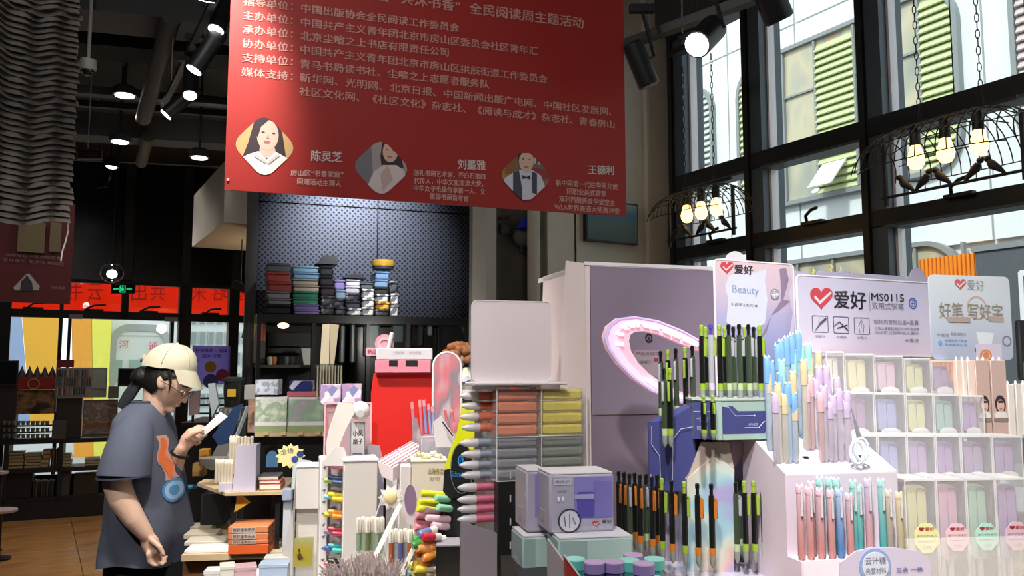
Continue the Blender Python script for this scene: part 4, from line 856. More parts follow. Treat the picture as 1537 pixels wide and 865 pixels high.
# the round display itself
ctr = at(1082, 850, 1.68); df = Fr(1082, 850, 1.68, 0)
ds = fth(df, 'round_pen_display', 'round tiered pen display with blue circuit prints and a holographic column', 'pen display')
zb = ZT - df.o.z + .0005
MB(M('5a58a4', .4)).lathe([(.118, zb), (.122, zb + .02), (.124, -.012)], n=40).lathe([(.126, -.012), (.126, 0), (.120, .0)], n=40, m=M('b9b8c8', .3)).build('base', ds)
MB(mat('base_teal', '7fb9c4', .3)).lathe([(.118, -.006), (.118, -.003)], n=40).build('base_top', ds)
HOLO = mat('holographic_foil', 'c4c8de', .2, metal=.15)
nt_ = HOLO.node_tree; b_ = nt_.nodes['Principled BSDF']; cr = nt_.nodes.new('ShaderNodeValToRGB'); lw = nt_.nodes.new('ShaderNodeTexNoise'); lw.inputs['Scale'].default_value = 9; tcn = nt_.nodes.new('ShaderNodeTexCoord'); nt_.links.new(tcn.outputs['Object'], lw.inputs['Vector'])
cs = ['b4acdc', 'a4d0e0', 'cfe0da', 'dcd6c8', 'dcb4ac', 'a8a0d8']
while len(cr.color_ramp.elements) < 6: cr.color_ramp.elements.new(.5)
for i, h in enumerate(cs): cr.color_ramp.elements[i].position = .3 + i * .08; cr.color_ramp.elements[i].color = lin(h) + [1]
nt_.links.new(lw.outputs['Fac'], cr.inputs[0]); nt_.links.new(cr.outputs[0], b_.inputs['Base Color'])
def dfl(px, py, v): q = df.L(px, py, v); return (q.x, v, q.z)
# gable-topped holographic prism
A = [dfl(1031, 720, -.05), dfl(1075, 682, -.05), dfl(1102, 706, -.05), dfl(1101, 850, -.05), dfl(1031, 850, -.05)]
A[3] = (A[3][0], A[3][1], -.003); A[4] = (A[4][0], A[4][1], -.003)
Bq = [(x, .03, z) for x, y, z in A]
MB(HOLO).add(A + Bq, [(4, 3, 2, 1, 0), (5, 6, 7, 8, 9), (0, 1, 6, 5), (1, 2, 7, 6), (2, 3, 8, 7), (0, 5, 9, 4)]).build('holographic_prism', ds, smooth=False)
up0 = dfl(1052, 662, .0); MB(mat('champagne_foil', 'cdbfb4', .25, metal=.3)).add([dfl(1031, 720, -.046), dfl(1052, 664, -.04), dfl(1094, 664, -.04), dfl(1102, 706, -.046), (A[0][0], .04, A[0][2]), (up0[0], .04, up0[2]), (A[2][0], .04, up0[2]), (A[2][0], .04, A[2][2])], [(0, 3, 2, 1), (4, 5, 6, 7), (0, 1, 5, 4), (3, 7, 6, 2)]).build('column', ds, smooth=False)
MB(M('a88f98', .5)).add([dfl(1104, 700, -.01), dfl(1128, 664, -.01), dfl(1128, 664, .0), dfl(1104, 700, 0), dfl(1098, 664, -.01), dfl(1098, 700, -.01)], [(0, 1, 4, 5), (0, 3, 2, 1)]).build('brace', ds, smooth=False)
# upper drum: printed band of two facets, blue wing at the left
NAVY = M('42467e', .45); MINT = M('9fb8ae', .4); LINE = M('b8bcd0', .4)
q0 = df.L(1040, 600, -.05); q1 = df.L(1083, 598, -.075); q2 = df.L(1160, 601, -.05); ht = .098 * .9
zt_ = q0.z; zl = df.L(1083, 661, -.075).z
dr_ = MB(M('8a9a94', .4)); dr_.slab([(q0.x, -.05), (q1.x, -.075), (q2.x, -.05), (q2.x - .01, .07), (q0.x, .08)], zl, zt_ - .001); dr_.build('drum', ds, smooth=False)
MB(M('b8c4c0', .4)).slab([(q0.x - .003, -.052), (q1.x, -.078), (q2.x + .003, -.052), (q2.x - .01, .075), (q0.x, .085)], zt_ - .001, zt_ + .003).build('drum_top', ds, smooth=False)
def facet(A2, B2, nm, draw):
    d = Vector((B2[0] - A2[0], B2[1] - A2[1])); L_ = d.length; o = MB(); draw(o, L_); return o.build(nm, ds, (A2[0], A2[1] - .0005, zl), math.atan2(d.y, d.x), smooth=False)
Hh = zt_ - zl
def f1(o, L_):
    o.box(0, L_, -.001, 0, 0, Hh, NAVY); o.box(L_ * .78, L_, -.0013, -.001, 0, Hh, MINT)
    text(o, '一站式购', LINE, (L_ * .12, Hh * .45), (L_ * .5, Hh * .45), Hh * .14, -.0016); text(o, '创意书写', LINE, (L_ * .12, Hh * .25), (L_ * .5, Hh * .25), Hh * .1, -.0016)
    for z in (.7,): o.box(0, L_ * .6, -.0014, -.001, Hh * z, Hh * z + .001, LINE)
def f2_(o, L_):
    o.box(0, L_, -.001, 0, 0, Hh, MINT); o.prism([(0, Hh * .15), (L_ * .8, Hh * .15), (L_ * .88, Hh * .3), (L_, Hh * .3), (L_, Hh * .85), (L_ * .9, Hh * .72), (L_ * .3, Hh * .72), (L_ * .2, Hh * .85), (0, Hh * .85)][::-1], -.0014, -.001, NAVY)
    o.tube([(0, -.0015, Hh * .85), (L_ * .12, -.0015, Hh * .82), (L_ * .25, -.0015, Hh * .6), (L_ * .62, -.0015, Hh * .6)], .0008, 4, LINE); o.tube([(L_ * .42, -.0015, Hh * .3), (L_ * .7, -.0015, Hh * .3), (L_ * .8, -.0015, Hh * .45), (L_, -.0015, Hh * .45)], .0008, 4, LINE); o.ell((L_ * .62, -.0015, Hh * .6), (.002, .001, .002), LINE, 8, 5)
    text(o, '好物推荐', LINE, (L_ * .5, Hh * .34), (L_ * .68, Hh * .34), Hh * .08, -.0018)
facet((q0.x, -.05), (q1.x, -.075), 'printed_facet', f1); facet((q1.x, -.075), (q2.x, -.05), 'printed_facet', f2_)
for i, px in enumerate((1057, 1071)): place(pA, px, 661, 1.575, '%s short lime pen clipped on the printed band' % ('Left' if i == 0 else 'Right'), yaw=-90, zs=.55)
# blue wing panels
w0 = dfl(973, 634, .0); w1 = dfl(1006, 630, -.02); w2 = dfl(1042, 606, -.04)
wz = dfl(973, 735, 0)[2]
MB(NAVY).add([w0, w1, (w1[0], w1[1], wz), (w0[0], w0[1], wz), w2, (w2[0], w2[1], wz - .0), (w0[0], .012, w0[2]), (w2[0], .01, w2[2]), (w2[0], .01, wz), (w0[0], .012, wz)], [(0, 3, 2, 1), (1, 2, 5, 4), (6, 7, 8, 9), (0, 1, 4, 7, 6), (3, 9, 8, 5, 2), (0, 6, 9, 3)]).build('blue_wing', ds, smooth=False)
e_ = lambda px, py, v: dfl(px, py, v)
mb = MB(LINE); mb.tube([e_(978, 640, -.006), e_(978, 668, -.006), e_(990, 685, -.013), e_(992, 733, -.014)], .0008, 4).tube([e_(1040, 641, -.042), e_(1022, 644, -.033), e_(1010, 660, -.026), e_(1009, 733, -.025)], .0008, 4); mb.build('printed_line', ds)
MB(M('b39aa0', .5)).prism([(w0[0] + .001, wz), (w0[0] + .030, wz), (w0[0] + .026, wz + .022), (w0[0] + .016, wz + .05), (w0[0] + .008, wz + .034), (w0[0] + .001, wz + .028)][::-1], -.002, -.0005).build('flesh_print', ds, smooth=False)
MB(M('9c8fa8', .6)).box(w0[0] + .02, q2.x - .03, .04, .055, -.003, zl).build('back_board', ds)

# ---- white stepped stand with see-through pens
sf = Fr(1180, 712, 1.52, 12)
sd = fth(sf, 'stepped_pen_stand', 'white stepped cardboard stand full of see-through cat-ear pens', 'pen stand')
zb = ZT - sf.o.z + .0005; xr = sf.L(1345, 708).x
SIDE = [(0, 0), (.0, 0)]
prof = [(-.0, zb), (-.045, zb), (-.045, sf.L(1190, 845, -.045).z), (0, sf.L(1190, 835).z), (0, 0), (.16, .075), (.16, zb)]   # (y, z)
for x0, x1 in ((-.002, .0), (xr, xr + .002)):
    n = len(prof); vs = [(x0, y, z) for y, z in prof] + [(x1, y, z) for y, z in prof]
    MB(M('d9c9d6', .55, var=.02)).add(vs, [tuple(range(n)), tuple(range(2 * n - 1, n - 1, -1))] + [(i, i + n, (i + 1) % n + n, (i + 1) % n) for i in range(n)]).build('side_panel', sd, smooth=False)  # white card; its purplish side shadow is put into this colour
WST = M('ece6ee', .5, var=.02)
mb = MB(WST); mb.add([(0, 0, 0), (xr, 0, 0), (xr, .16, .075), (0, .16, .075), (0, 0, -.003), (xr, 0, -.003), (xr, .16, .072), (0, .16, .072)], [(0, 1, 2, 3), (4, 7, 6, 5), (0, 4, 5, 1)]); mb.build('sloped_top', sd, smooth=False)
zf = prof[3][1]
MB(M('d6cbd9', .5, var=.02)).box(0, xr, 0, .003, zf, -.003).build('front_panel', sd)
MB(WST).box(0, xr, -.045, 0, zf - .004, zf).box(0, xr, -.048, -.045, zb, zf + .002).build('lower_ledge', sd)
MB(WST).box(0, xr, .157, .16, zb, .072).build('back_panel', sd)
HO = M('3a3436', .8)
for px, py in ((1178, 693), (1208, 693), (1287, 690), (1240, 692), (1262, 691)):
    v = .05; q = sf.L(px, py, v); s_ = v * .075 / .16 + .0012
    MB(HO).lathe([(.0001, 0), (.007, 0)], (q.x, v, s_), 14, cap=False, sy=1.6).build('hole', sd)
# cat-ear pens
EAR = M('f4f2f4', .2, coat=.5)
def cat_proto(nm, capc, bodyc, L=.15, a=.55):
    o = thing('cat_ear_pen', '', 'pen', group='see-through cat-ear pens'); r = .006
    MB(frost(bodyc, a)).lathe([(.002, 0), (r, .01), (r, L * .72)], n=10).build('barrel', o)
    MB(M('8e8e96', .3)).lathe([(.0016, .004), (.002, L * .7)], n=6).build('refill', o)
    c = MB(M(capc, .35, coat=.3)).lathe([(r * 1.15, L * .72), (r * 1.2, L * .86), (r * 1.1, L * .96), (r * .7, L)], n=10).build('cap', o)
    for s_ in (-1, 1): MB(EAR).lathe([(.0024, 0), (.0018, .003), (.0002, .0055)], (s_ * .0042, 0, L * .985), 8).build('ear', c)
    return o
cp = {'blue': cat_proto('', '7fb0e6', 'bcd4ee'), 'mint': cat_proto('', '9fdcd0', 'cfe8e2'), 'tan': cat_proto('', 'd8c7a2', 'e2dcd0'), 'lilac': cat_proto('', 'c9b6d6', 'dcd2e2'), 'pink': cat_proto('', 'dcb4bc', 'e2c2c2')}
cat = [('blue', 1167, 512, 1), ('blue', 1172, 505, 1), ('blue', 1180, 500, 1), ('blue', 1188, 496, 1), ('blue', 1198, 492, 1), ('mint', 1173, 535, 0), ('mint', 1190, 520, 1), ('mint', 1202, 512, 1), ('mint', 1213, 510, 1), ('tan', 1206, 535, 0), ('tan', 1215, 528, 1), ('tan', 1228, 523, 1),
    ('blue', 1151, 530, 0), ('blue', 1157, 537, 0), ('tan', 1153, 552, 0), ('blue', 1172, 555, 0), ('tan', 1190, 553, 0), ('blue', 1182, 570, -1), ('tan', 1167, 570, -1), ('lilac', 1163, 586, -1), ('tan', 1177, 588, -1), ('blue', 1191, 586, -1), ('tan', 1192, 603, -1),
    ('lilac', 1229, 545, 0), ('lilac', 1240, 545, 0), ('pink', 1216, 560, 0), ('lilac', 1225, 565, 0), ('lilac', 1242, 562, 0), ('pink', 1211, 572, 0), ('lilac', 1256, 563, 0), ('lilac', 1236, 575, -1), ('lilac', 1250, 590, -1), ('pink', 1231, 585, -1), ('lilac', 1259, 580, -1), ('lilac', 1271, 583, -1), ('lilac', 1270, 598, -1), ('lilac', 1245, 600, -1)]
seen = {}
for c, px, py, row in cat:
    seen[c] = seen.get(c, 0) + 1
    v = {1: .11, 0: .07, -1: .03}[row]; top = sf.L(px, py, v); base = v * .075 / .16 + .001; L_ = top.z - base
    o = cp[c]; lb = '%s %s-capped cat-ear pen counted from the left on the stepped stand' % (ORD[seen[c] - 1].capitalize(), c)
    if o.get('used') is None: o['used'] = 1; o.location = sf.W((top.x, v, base)); o['label'] = lb
    else: o = dup(o, sf.W((top.x, v, base)), 0, lb)
    o.scale = (1, 1, max(.5, L_ / .156)); o.rotation_euler = (0, 0, R(random.uniform(-20, 30)))
# front row of gel pens on the ledge
def gel_proto(c0, c1):
    o = thing('gel_pen', '', 'pen', group='gel pens leaning on the front ledge'); r = .0065
    gm = gradmat('gel_%s' % c0, [(0, c0), (1, c1)], 2, .02, .13, .25, .9)
    MB(gm).lathe([(.003, 0), (r, .008), (r, .128)], n=10).build('barrel', o)
    c = MB(frost(c1, .85)).lathe([(r * 1.1, .128), (r * 1.1, .138), (r * .6, .142)], n=10).build('cap', o)
    for s_ in (-1, 1): MB(EAR).lathe([(.0024, 0), (.0018, .003), (.0002, .0055)], (s_ * .0042, 0, .14), 8).build('ear', c)
    MB(M('7b7478', .4)).box(-.0012, .0012, -r - .0006, -r + .001, .08, .11).build('print', o); MB(frost('e8e4ea', .7)).box(-.0016, .0016, -r - .004, -r - .0015, .085, .134).build('clip', o)
    return o
gp = {'pink': gel_proto('dc9a96', 'd8b4c0'), 'blue': gel_proto('5f8fd0', 'a9c0e2'), 'teal': gel_proto('4fb0b4', '9cd2cc'), 'lilac': gel_proto('dca4a4', 'c8bcd8'), 'grey': gel_proto('a8a49c', 'c9c0b0'), 'sand': gel_proto('c2b89c', 'd8caa8')}
gl = [('teal', 1230, 715, 1), ('teal', 1244, 716, 1), ('pink', 1217, 722, 1), ('teal', 1255, 717, 1), ('teal', 1280, 720, 0.6), ('teal', 1288, 728, .5), ('pink', 1200, 727, 0), ('pink', 1214, 730, 0), ('pink', 1230, 732, 0), ('pink', 1246, 735, 0), ('blue', 1259, 733, 0), ('pink', 1274, 740, 0), ('lilac', 1302, 718, .2), ('teal', 1322, 718, .2), ('grey', 1333, 735, .1), ('sand', 1349, 738, .1)]
seen = {}
for c, px, py, bk in gl:
    seen[c] = seen.get(c, 0) + 1
    v = -.012 - .022 * (1 - bk); top = sf.L(px, py, v); L_ = top.z - zf; o = gp[c]
    lb = '%s %s gel pen from the left leaning on the front ledge' % (ORD[seen[c] - 1].capitalize(), c)
    if o.get('used') is None: o['used'] = 1; o.location = sf.W((top.x, v, zf + .0005)); o['label'] = lb
    else: o = dup(o, sf.W((top.x, v, zf + .0005)), 0, lb)
    o.scale = (1, 1, L_ / .145)
# front scalloped card with round badge
kf = Fr(1340, 865, 1.40, 8)
kc = fth(kf, 'scalloped_price_card', 'lilac curved price card with round badge in front of the gel pens', 'card')
pts = [kf.L(px, py) for px, py in ((1250, 880), (1262, 845), (1285, 828), (1310, 822), (1345, 823), (1380, 828), (1396, 840), (1402, 880))]
pl_ = [(p.x, p.z) for p in pts]; zb = ZT - kf.o.z; pl_ = [(pl_[0][0], zb + .001)] + pl_[1:-1] + [(pl_[-1][0], zb + .001)]
MB(M('cfc6dc', .5, var=.02)).prism(pl_[::-1], 0, .003).build('card', kc)
q = kf.L(1313, 850); mb = MB(M('8fa8d4', .4)).prism(circ(q.x, q.z, .028), -.002, -.0002); mb.prism(circ(q.x, q.z, .023), -.003, -.002, M('d8dcec', .4)); text(mb, '云汁糖', M('6b7088', .5), (q.x - .018, q.z + .003), (q.x + .018, q.z + .003), .012, -.0035); text(mb, '亮萱材料', M('6b7088', .5), (q.x - .018, q.z - .012), (q.x + .018, q.z - .012), .010, -.0035); mb.build('badge', kc, smooth=False)
q = kf.L(1345, 860); mb = MB(); text(mb, '三合 一体', M('6a78b8', .5), (q.x, q.z), (kf.L(1385, 862).x, q.z), .008, -.001, bold=.01); mb.build('lettering', kc)['kind'] = 'stuff'
# scissors handle loops
q = at(1290, 680, 1.55); o = thing('white_scissors', 'small white scissors with looped handle hanging among the clear pens', 'scissors', q, 0)
for s_, k_ in ((-1, 0), (1, .6)): MB(M('dfe6f2', .3, coat=.4)).tube([(.012 * math.cos(t) + s_ * .004, 0, .020 * math.sin(t) + k_ * .01) for t in [2 * math.pi * i / 18 for i in range(18)]], .0032, 8, closed=True).build('handle_loop', o)
MB(M('c9ccd4', .3, metal=.6)).prism([(-.003, .02), (.006, .025), (-.012, .085)], -.001, .001).build('blade', o)

# ---- sign boards above the rack
LIL = gradmat('sign_lilac', [(0, 'dcc8dc'), (.35, 'd2cbe0'), (1, 'c9c4dc')], 2, 0, .16)
def heart(mb, f, x0, y0, x1, y1, m, wm, v):
    cx, cy = (x0 + x1) / 2, (y0 + y1) / 2; w_, h_ = (x1 - x0), (y1 - y0)
    pts = []
    for i in range(36):
        t = 2 * math.pi * i / 36; X = 16 * math.sin(t) ** 3; Y = 13 * math.cos(t) - 5 * math.cos(2 * t) - 2 * math.cos(3 * t) - math.cos(4 * t); pts.append((cx + X / 32 * w_, cy - (Y + 2.5) / 29 * h_))
    q = [f.L(a, b, v) for a, b in pts]; mb.add([(p.x, v, p.z) for p in q], [tuple(range(36))], m)
    ck = [(cx - .26 * w_, cy - .16 * h_), (cx - .06 * w_, cy + .08 * h_), (cx + .40 * w_, cy - .34 * h_), (cx + .46 * w_, cy - .26 * h_), (cx - .06 * w_, cy + .24 * h_), (cx - .33 * w_, cy - .08 * h_)]
    q = [f.L(a, b, v - .0003) for a, b in ck]; mb.add([(p.x, v - .0003, p.z) for p in q], [(0, 1, 4, 5), (1, 2, 3, 4)], wm)
def brd(f, x0, y0, x1, y1, r, m, nm, par, th=.004, v=0):
    a, b, c, d = f.B(x0, y0, x1, y1, v); return MB(m).prism(rrect(a, b, c, d, r), v, v + th).build(nm, par)
def ft(mb, f, s_, x0, y0, x1, y1, h, m, bold=0.0, v=-.001):
    p = f.L(x0, y0, v); q = f.L(x1, y1, v); text(mb, s_, m, (p.x, p.z), (q.x, q.z), f.L(x0, y0 - h).z - f.L(x0, y0).z, v, bold=bold)
HRT = M('c63a46', .45); INK = M('33303a', .5); INKL = M('77748a', .5)
g1 = Fr(1297, 530, 2.02, 25); s1_ = fth(g1, 'pen_sign_board', 'lilac sign board with red heart logo and MS0115 behind the clear rack', 'sign')
brd(g1, 1197, 419, 1397, 534, .012, LIL, 'board', s1_); a, b, c, d = g1.B(1196, 418, 1398, 535, .002)
MB(WHITE).ring(rrect(a + .003, b - .003, c + .003, d - .003, .011), rrect(a, b, c, d, .013), -.0015, .002).build('rim', s1_)
mb = MB(); heart(mb, g1, 1216, 432, 1250, 466, HRT, M('dcd2e0', .5), -.001); mb.build('heart_logo', s1_, smooth=False)
mb = MB(); ft(mb, g1, '爱好', 1252, 463, 1300, 465, 27, INK, .01); ft(mb, g1, 'MS0115', 1308, 451.5, 1357, 453.5, 11.5, INK, .006); ft(mb, g1, '双用式钢笔', 1309, 464, 1357, 466, 10.5, INKL, .0)
for s_, x0, y0, x1, y1, h in (('钢杆内置钢出墨+墨囊', 1312, 487, 1379, 488.5, 7.5), ('①放入墨囊替换即可书写更流畅', 1313, 495.5, 1380, 497, 5), ('②也可以旋转吸入墨水', 1313, 501.5, 1380, 503, 5), ('40囊/支', 1359, 514, 1380, 514.5, 6), ('钢笔杆', 1224, 507, 1239, 507.5, 4), ('吸墨器', 1256, 508, 1271, 508.5, 4), ('27笔尖', 1287, 509, 1302, 509.5, 4)): ft(mb, g1, s_, x0, y0, x1, y1, h, INKL, .0)
for x0, y0, x1, y1 in ((1219, 474, 1243, 499), (1251, 475.5, 1274, 500.5), (1282, 477, 1305, 502)):
    a, b, c, d = g1.B(x0, y0, x1, y1); mb.ring(rrect(a + .001, b - .001, c + .001, d - .001, .003), rrect(a, b, c, d, .0035), -.001, 0, INK)
def pxtube(mb, f, pts, r, m, v=-.001): mb.tube([f.L(x, y, v) for x, y in pts], r, 4, m)
pxtube(mb, g1, [(1224, 496), (1231, 486), (1240, 478)], [.0008, .0022, .0024], INK); pxtube(mb, g1, [(1229, 483), (1230, 478)], .0006, INK)
pxtube(mb, g1, [(1252, 490), (1260, 483), (1273, 496)], [.0008, .0012, .0020], INK); pxtube(mb, g1, [(1257, 493), (1272, 488)], .0014, INK)
pxtube(mb, g1, [(1293, 480), (1289, 489), (1291, 500)], .0006, INK); pxtube(mb, g1, [(1293, 480), (1297, 489), (1296, 500)], .0006, INK); pxtube(mb, g1, [(1293, 484), (1293, 492)], .0006, INK)
a = g1.L(1304.5, 437).x; mb.box(a, a + .0008, -.001, 0, g1.L(1304, 467).z, g1.L(1304, 438).z, INKL)
q = g1.L(1370, 455.5); mb.ring(circ(q.x, q.z, .0115), circ(q.x, q.z, .0145), -.001, 0, M('4a5cb0', .5)); mb.box(q.x - .007, q.x + .007, -.001, 0, q.z - .0008, q.z + .0008, M('4a5cb0', .5)); mb.box(q.x - .0008, q.x + .0008, -.001, 0, q.z - .008, q.z + .008, M('4a5cb0', .5)); mb.ring(rrect(q.x - .006, q.x + .006, q.z - .007, q.z + .007, .001, 1), rrect(q.x - .007, q.x + .007, q.z - .008, q.z + .008, .001, 1), -.001, 0, M('4a5cb0', .5))
mb.build('print', s1_, smooth=False)['kind'] = 'stuff'
lf2 = Fr(1297, 530, 2.08, 25); lob = fth(lf2, 'backing_board', 'plain lilac backing board with rounded lobes behind the sign board', 'board')
LB = M('b9b2cc', .5, var=.02)
for x0, y0, x1, y1, r in ((1176, 407, 1218, 540, .02), (1229, 411, 1364, 540, .012), (1365, 416, 1396, 540, .008)): brd(lf2, x0, y0, x1, y1, r, LB, 'lobe', lob, v=.0)
q = lf2.L(1380, 418); MB(LB).prism(circ(q.x, q.z, .028, 28), .0045, .008).build('lobe', lob)
for px, py, cc in ((1224, 407, 'e8d86a'), (1251, 401, 'ead86a'), (1265, 404, 'd8cfc0'), (1281, 409, 'e0a8a8')):
    q = lf2.L(px, py); st_ = []
    for i in range(10): t = math.pi * i / 5 + math.pi / 2; rr = .007 if i % 2 == 0 else .0035; st_.append((q.x + rr * math.cos(t), q.z + rr * math.sin(t)))
    MB(M(cc, .4)).prism(st_[::-1], .005, .007).tube([(q.x, .006, q.z - .004), (q.x + .003, .006, q.z - .03)], .0006, 4, WHITE).build('star_pick', lob)
# pink poster
g2 = Fr(1130, 530, 1.90, 25); s2_ = fth(g2, 'pink_poster_board', 'pink and lilac poster board with heart logo above the round pen display', 'poster')
POS = gradmat('poster_grad', [(0, '8d92c0'), (.35, 'a9a6cc'), (.6, 'c6b4c8'), (1, 'dcc0c6')], 2, 0, .22)
z_ = g2.L(1130, 640).z; a, b, c, d = g2.B(1073, 393, 1193, 530)
MB(POS).prism(rrect(a, b, z_, d, .012), 0, .004).build('board', s2_)
MB(WHITE).ring(rrect(a + .002, b - .002, z_ + .002, d - .002, .011), rrect(a - .001, b + .001, z_ - .001, d + .001, .013), -.001, .003).build('rim', s2_)
mb = MB(); c_ = [g2.L(x, y, -.0006) for x, y in ((1094, 414), (1110, 410), (1125, 411), (1150, 404), (1148, 422), (1152, 450), (1148, 486), (1135, 492), (1100, 490), (1090, 484), (1093, 450), (1088, 430))]; mb.add([(p.x, -.0006, p.z) for p in c_], [tuple(range(12))], M('d0d2e2', .5))
ft(mb, g2, 'Beauty', 1099, 443, 1139, 446, 15, M('aec0e0', .5), .01, -.0009); ft(mb, g2, '水晶果冻系列 ●', 1097, 459, 1137, 462, 5, INKL, 0, -.0009)
ft(mb, g2, '爱好', 1102, 411, 1130, 413, 14, INK, .008); q = g2.L(1163, 442); mb.ring(circ(q.x, q.z, .0115), circ(q.x, q.z, .013), -.001, 0, INKL); mb.prism(circ(q.x, q.z, .0112), -.0008, 0, M('e2dce6', .5)); ft(mb, g2, '全新', 1157, 441, 1169, 441, 6, INKL, 0, -.0012); ft(mb, g2, '包装', 1157, 449, 1169, 449, 6, INKL, 0, -.0012)
c_ = [g2.L(x, y, -.0005) for x, y in ((1170, 404), (1180, 402), (1184, 420), (1176, 450), (1186, 452), (1170, 466), (1158, 474), (1150, 500), (1140, 510), (1160, 470), (1172, 452), (1172, 425))]; mb.add([(p.x, -.0005, p.z) for p in c_], [tuple(range(12))], M('8c7a96', .5))
c_ = [g2.L(x, y, -.0004) for x, y in ((1186, 398), (1192, 400), (1192, 525), (1182, 525), (1190, 470), (1184, 440), (1189, 425))]; mb.add([(p.x, -.0004, p.z) for p in c_], [tuple(range(7))], M('cfcad4', .5))
mb.build('print', s2_, smooth=False)['kind'] = 'stuff'
mb = MB(); heart(mb, g2, 1081, 393, 1101, 412, HRT, M('e0c8cc', .5), -.001); mb.build('heart_logo', s2_, smooth=False)
q = g2.L(1105, 394, .02); MB(M('dad4da', .4)).prism(circ(q.x, q.z - .006, .032, 28), .02, .024).build('round_lobe', s2_)
# right poster
g3 = Fr(1460, 530, 1.95, 14); s3_ = fth(g3, 'blue_grey_poster_board', 'pale blue poster board with faint heart logo at the right', 'poster')
P3 = gradmat('poster_blue', [(0, 'b4bad0'), (.5, 'c6d0dc'), (1, 'd2d8e0')], 2, 0, .18); brd(g3, 1397, 414, 1518, 540, .014, P3, 'board', s3_)
mb = MB(); heart(mb, g3, 1433, 419, 1450, 436, M('c85a60', .5), M('dcdfe8', .5), -.001); ft(mb, g3, '爱好', 1452, 436, 1478, 437, 16, M('9a9ca4', .5), .0)
ft(mb, g3, '好笔 写好字', 1410, 478, 1505, 481, 24, M('a89f90', .4), .02); q = g3.L(1466, 462); mb.ring(circ(q.x, q.z, .024), circ(q.x, q.z, .028), -.0008, 0, M('c4a89c', .4))
a, b, c, d = g3.B(1422, 476, 1456, 484); mb.prism(rrect(a, b, c, d, .004), -.0016, -.001, M('b09a8e', .4)); a, b, c, d = g3.B(1484, 475, 1506, 483); mb.prism(rrect(a, b, c, d, .004), -.0016, -.001, M('b09a8e', .4))
ft(mb, g3, '中性笔', 1406, 505, 1425, 506, 5, INKL); ft(mb, g3, '轻松书写顺滑', 1428, 504, 1450, 505, 5, INKL); ft(mb, g3, '顺滑流畅不断墨', 1418, 513, 1452, 514, 4, M('4a94cc', .5)); ft(mb, g3, '多种颜色可选', 1418, 519, 1452, 520, 4, M('4a94cc', .5)); q = g3.L(1411, 515); mb.prism(circ(q.x, q.z, .0055), -.001, 0, M('6aa8d8', .5))
c_ = [g3.L(x, y, -.0006) for x, y in ((1465, 498), (1492, 500), (1486, 530), (1472, 530))]; mb.add([(p.x, -.0006, p.z) for p in c_], [(0, 1, 2, 3)], M('dfe4ea', .3)); a, b, c, d = g3.B(1463, 523, 1492, 528); mb.box(a, b, -.0009, 0, c, d, M('5a6488', .5)); q = g3.L(1511, 512); mb.ring(circ(q.x, q.z, .010), circ(q.x, q.z, .0125), -.001, 0, INKL)
mb.build('print', s3_, smooth=False)['kind'] = 'stuff'

# ---- clear case rack
gf = Fr(1400, 720, 1.62, 6)
rk = fth(gf, 'acrylic_step_rack', 'clear white acrylic step rack holding frosted pencil cases', 'rack')
rowdef = [  # y_top at left, at right, y_bot, depth offset, boundaries, colours
    (528, 541, 590, .26, [1240, 1268, 1313, 1357, 1398, 1436], ['e4dccc', 'dcd6a8', 'd8b8c6', 'd8d8a8', 'b49cc0']),
    (589, 594, 652, .17, [1268, 1313, 1360, 1402, 1443, 1478], ['a888a8', 'a4a8d0', 'd6d6a4', 'a4c4b8', 'b89cc4']),
    (653, 656, 720, .08, [1290, 1318, 1362, 1405, 1443, 1490, 1536], ['d0c8d8', 'a6a8d0', 'b8a0c4', 'b498c4', 'b09cb8', 'b8a4c8']),
    (720, 720, 868, .0, [1360, 1408, 1453, 1497, 1543], ['d2d0a0', 'd4acc4', 'a8ccba', 'b4a0c8'])]
cname = {'e4dccc': 'cream', 'dcd6a8': 'pale yellow', 'd8b8c6': 'pale pink', 'd8d8a8': 'yellow green', 'b49cc0': 'mauve', 'a888a8': 'plum', 'a4a8d0': 'periwinkle', 'd6d6a4': 'lemon', 'a4c4b8': 'sage green', 'b89cc4': 'orchid', 'd0c8d8': 'greyish', 'a6a8d0': 'periwinkle', 'b8a0c4': 'heather', 'b498c4': 'violet', 'b09cb8': 'dusty mauve', 'b8a4c8': 'lavender', 'd2d0a0': 'yellow', 'd4acc4': 'pink', 'a8ccba': 'mint green', 'b4a0c8': 'lavender'}
CASE = frost('f2f0f4', .15); CASEE = frost('ffffff', .5); rn = ['top', 'second', 'third', 'front']
zb = ZT - gf.o.z
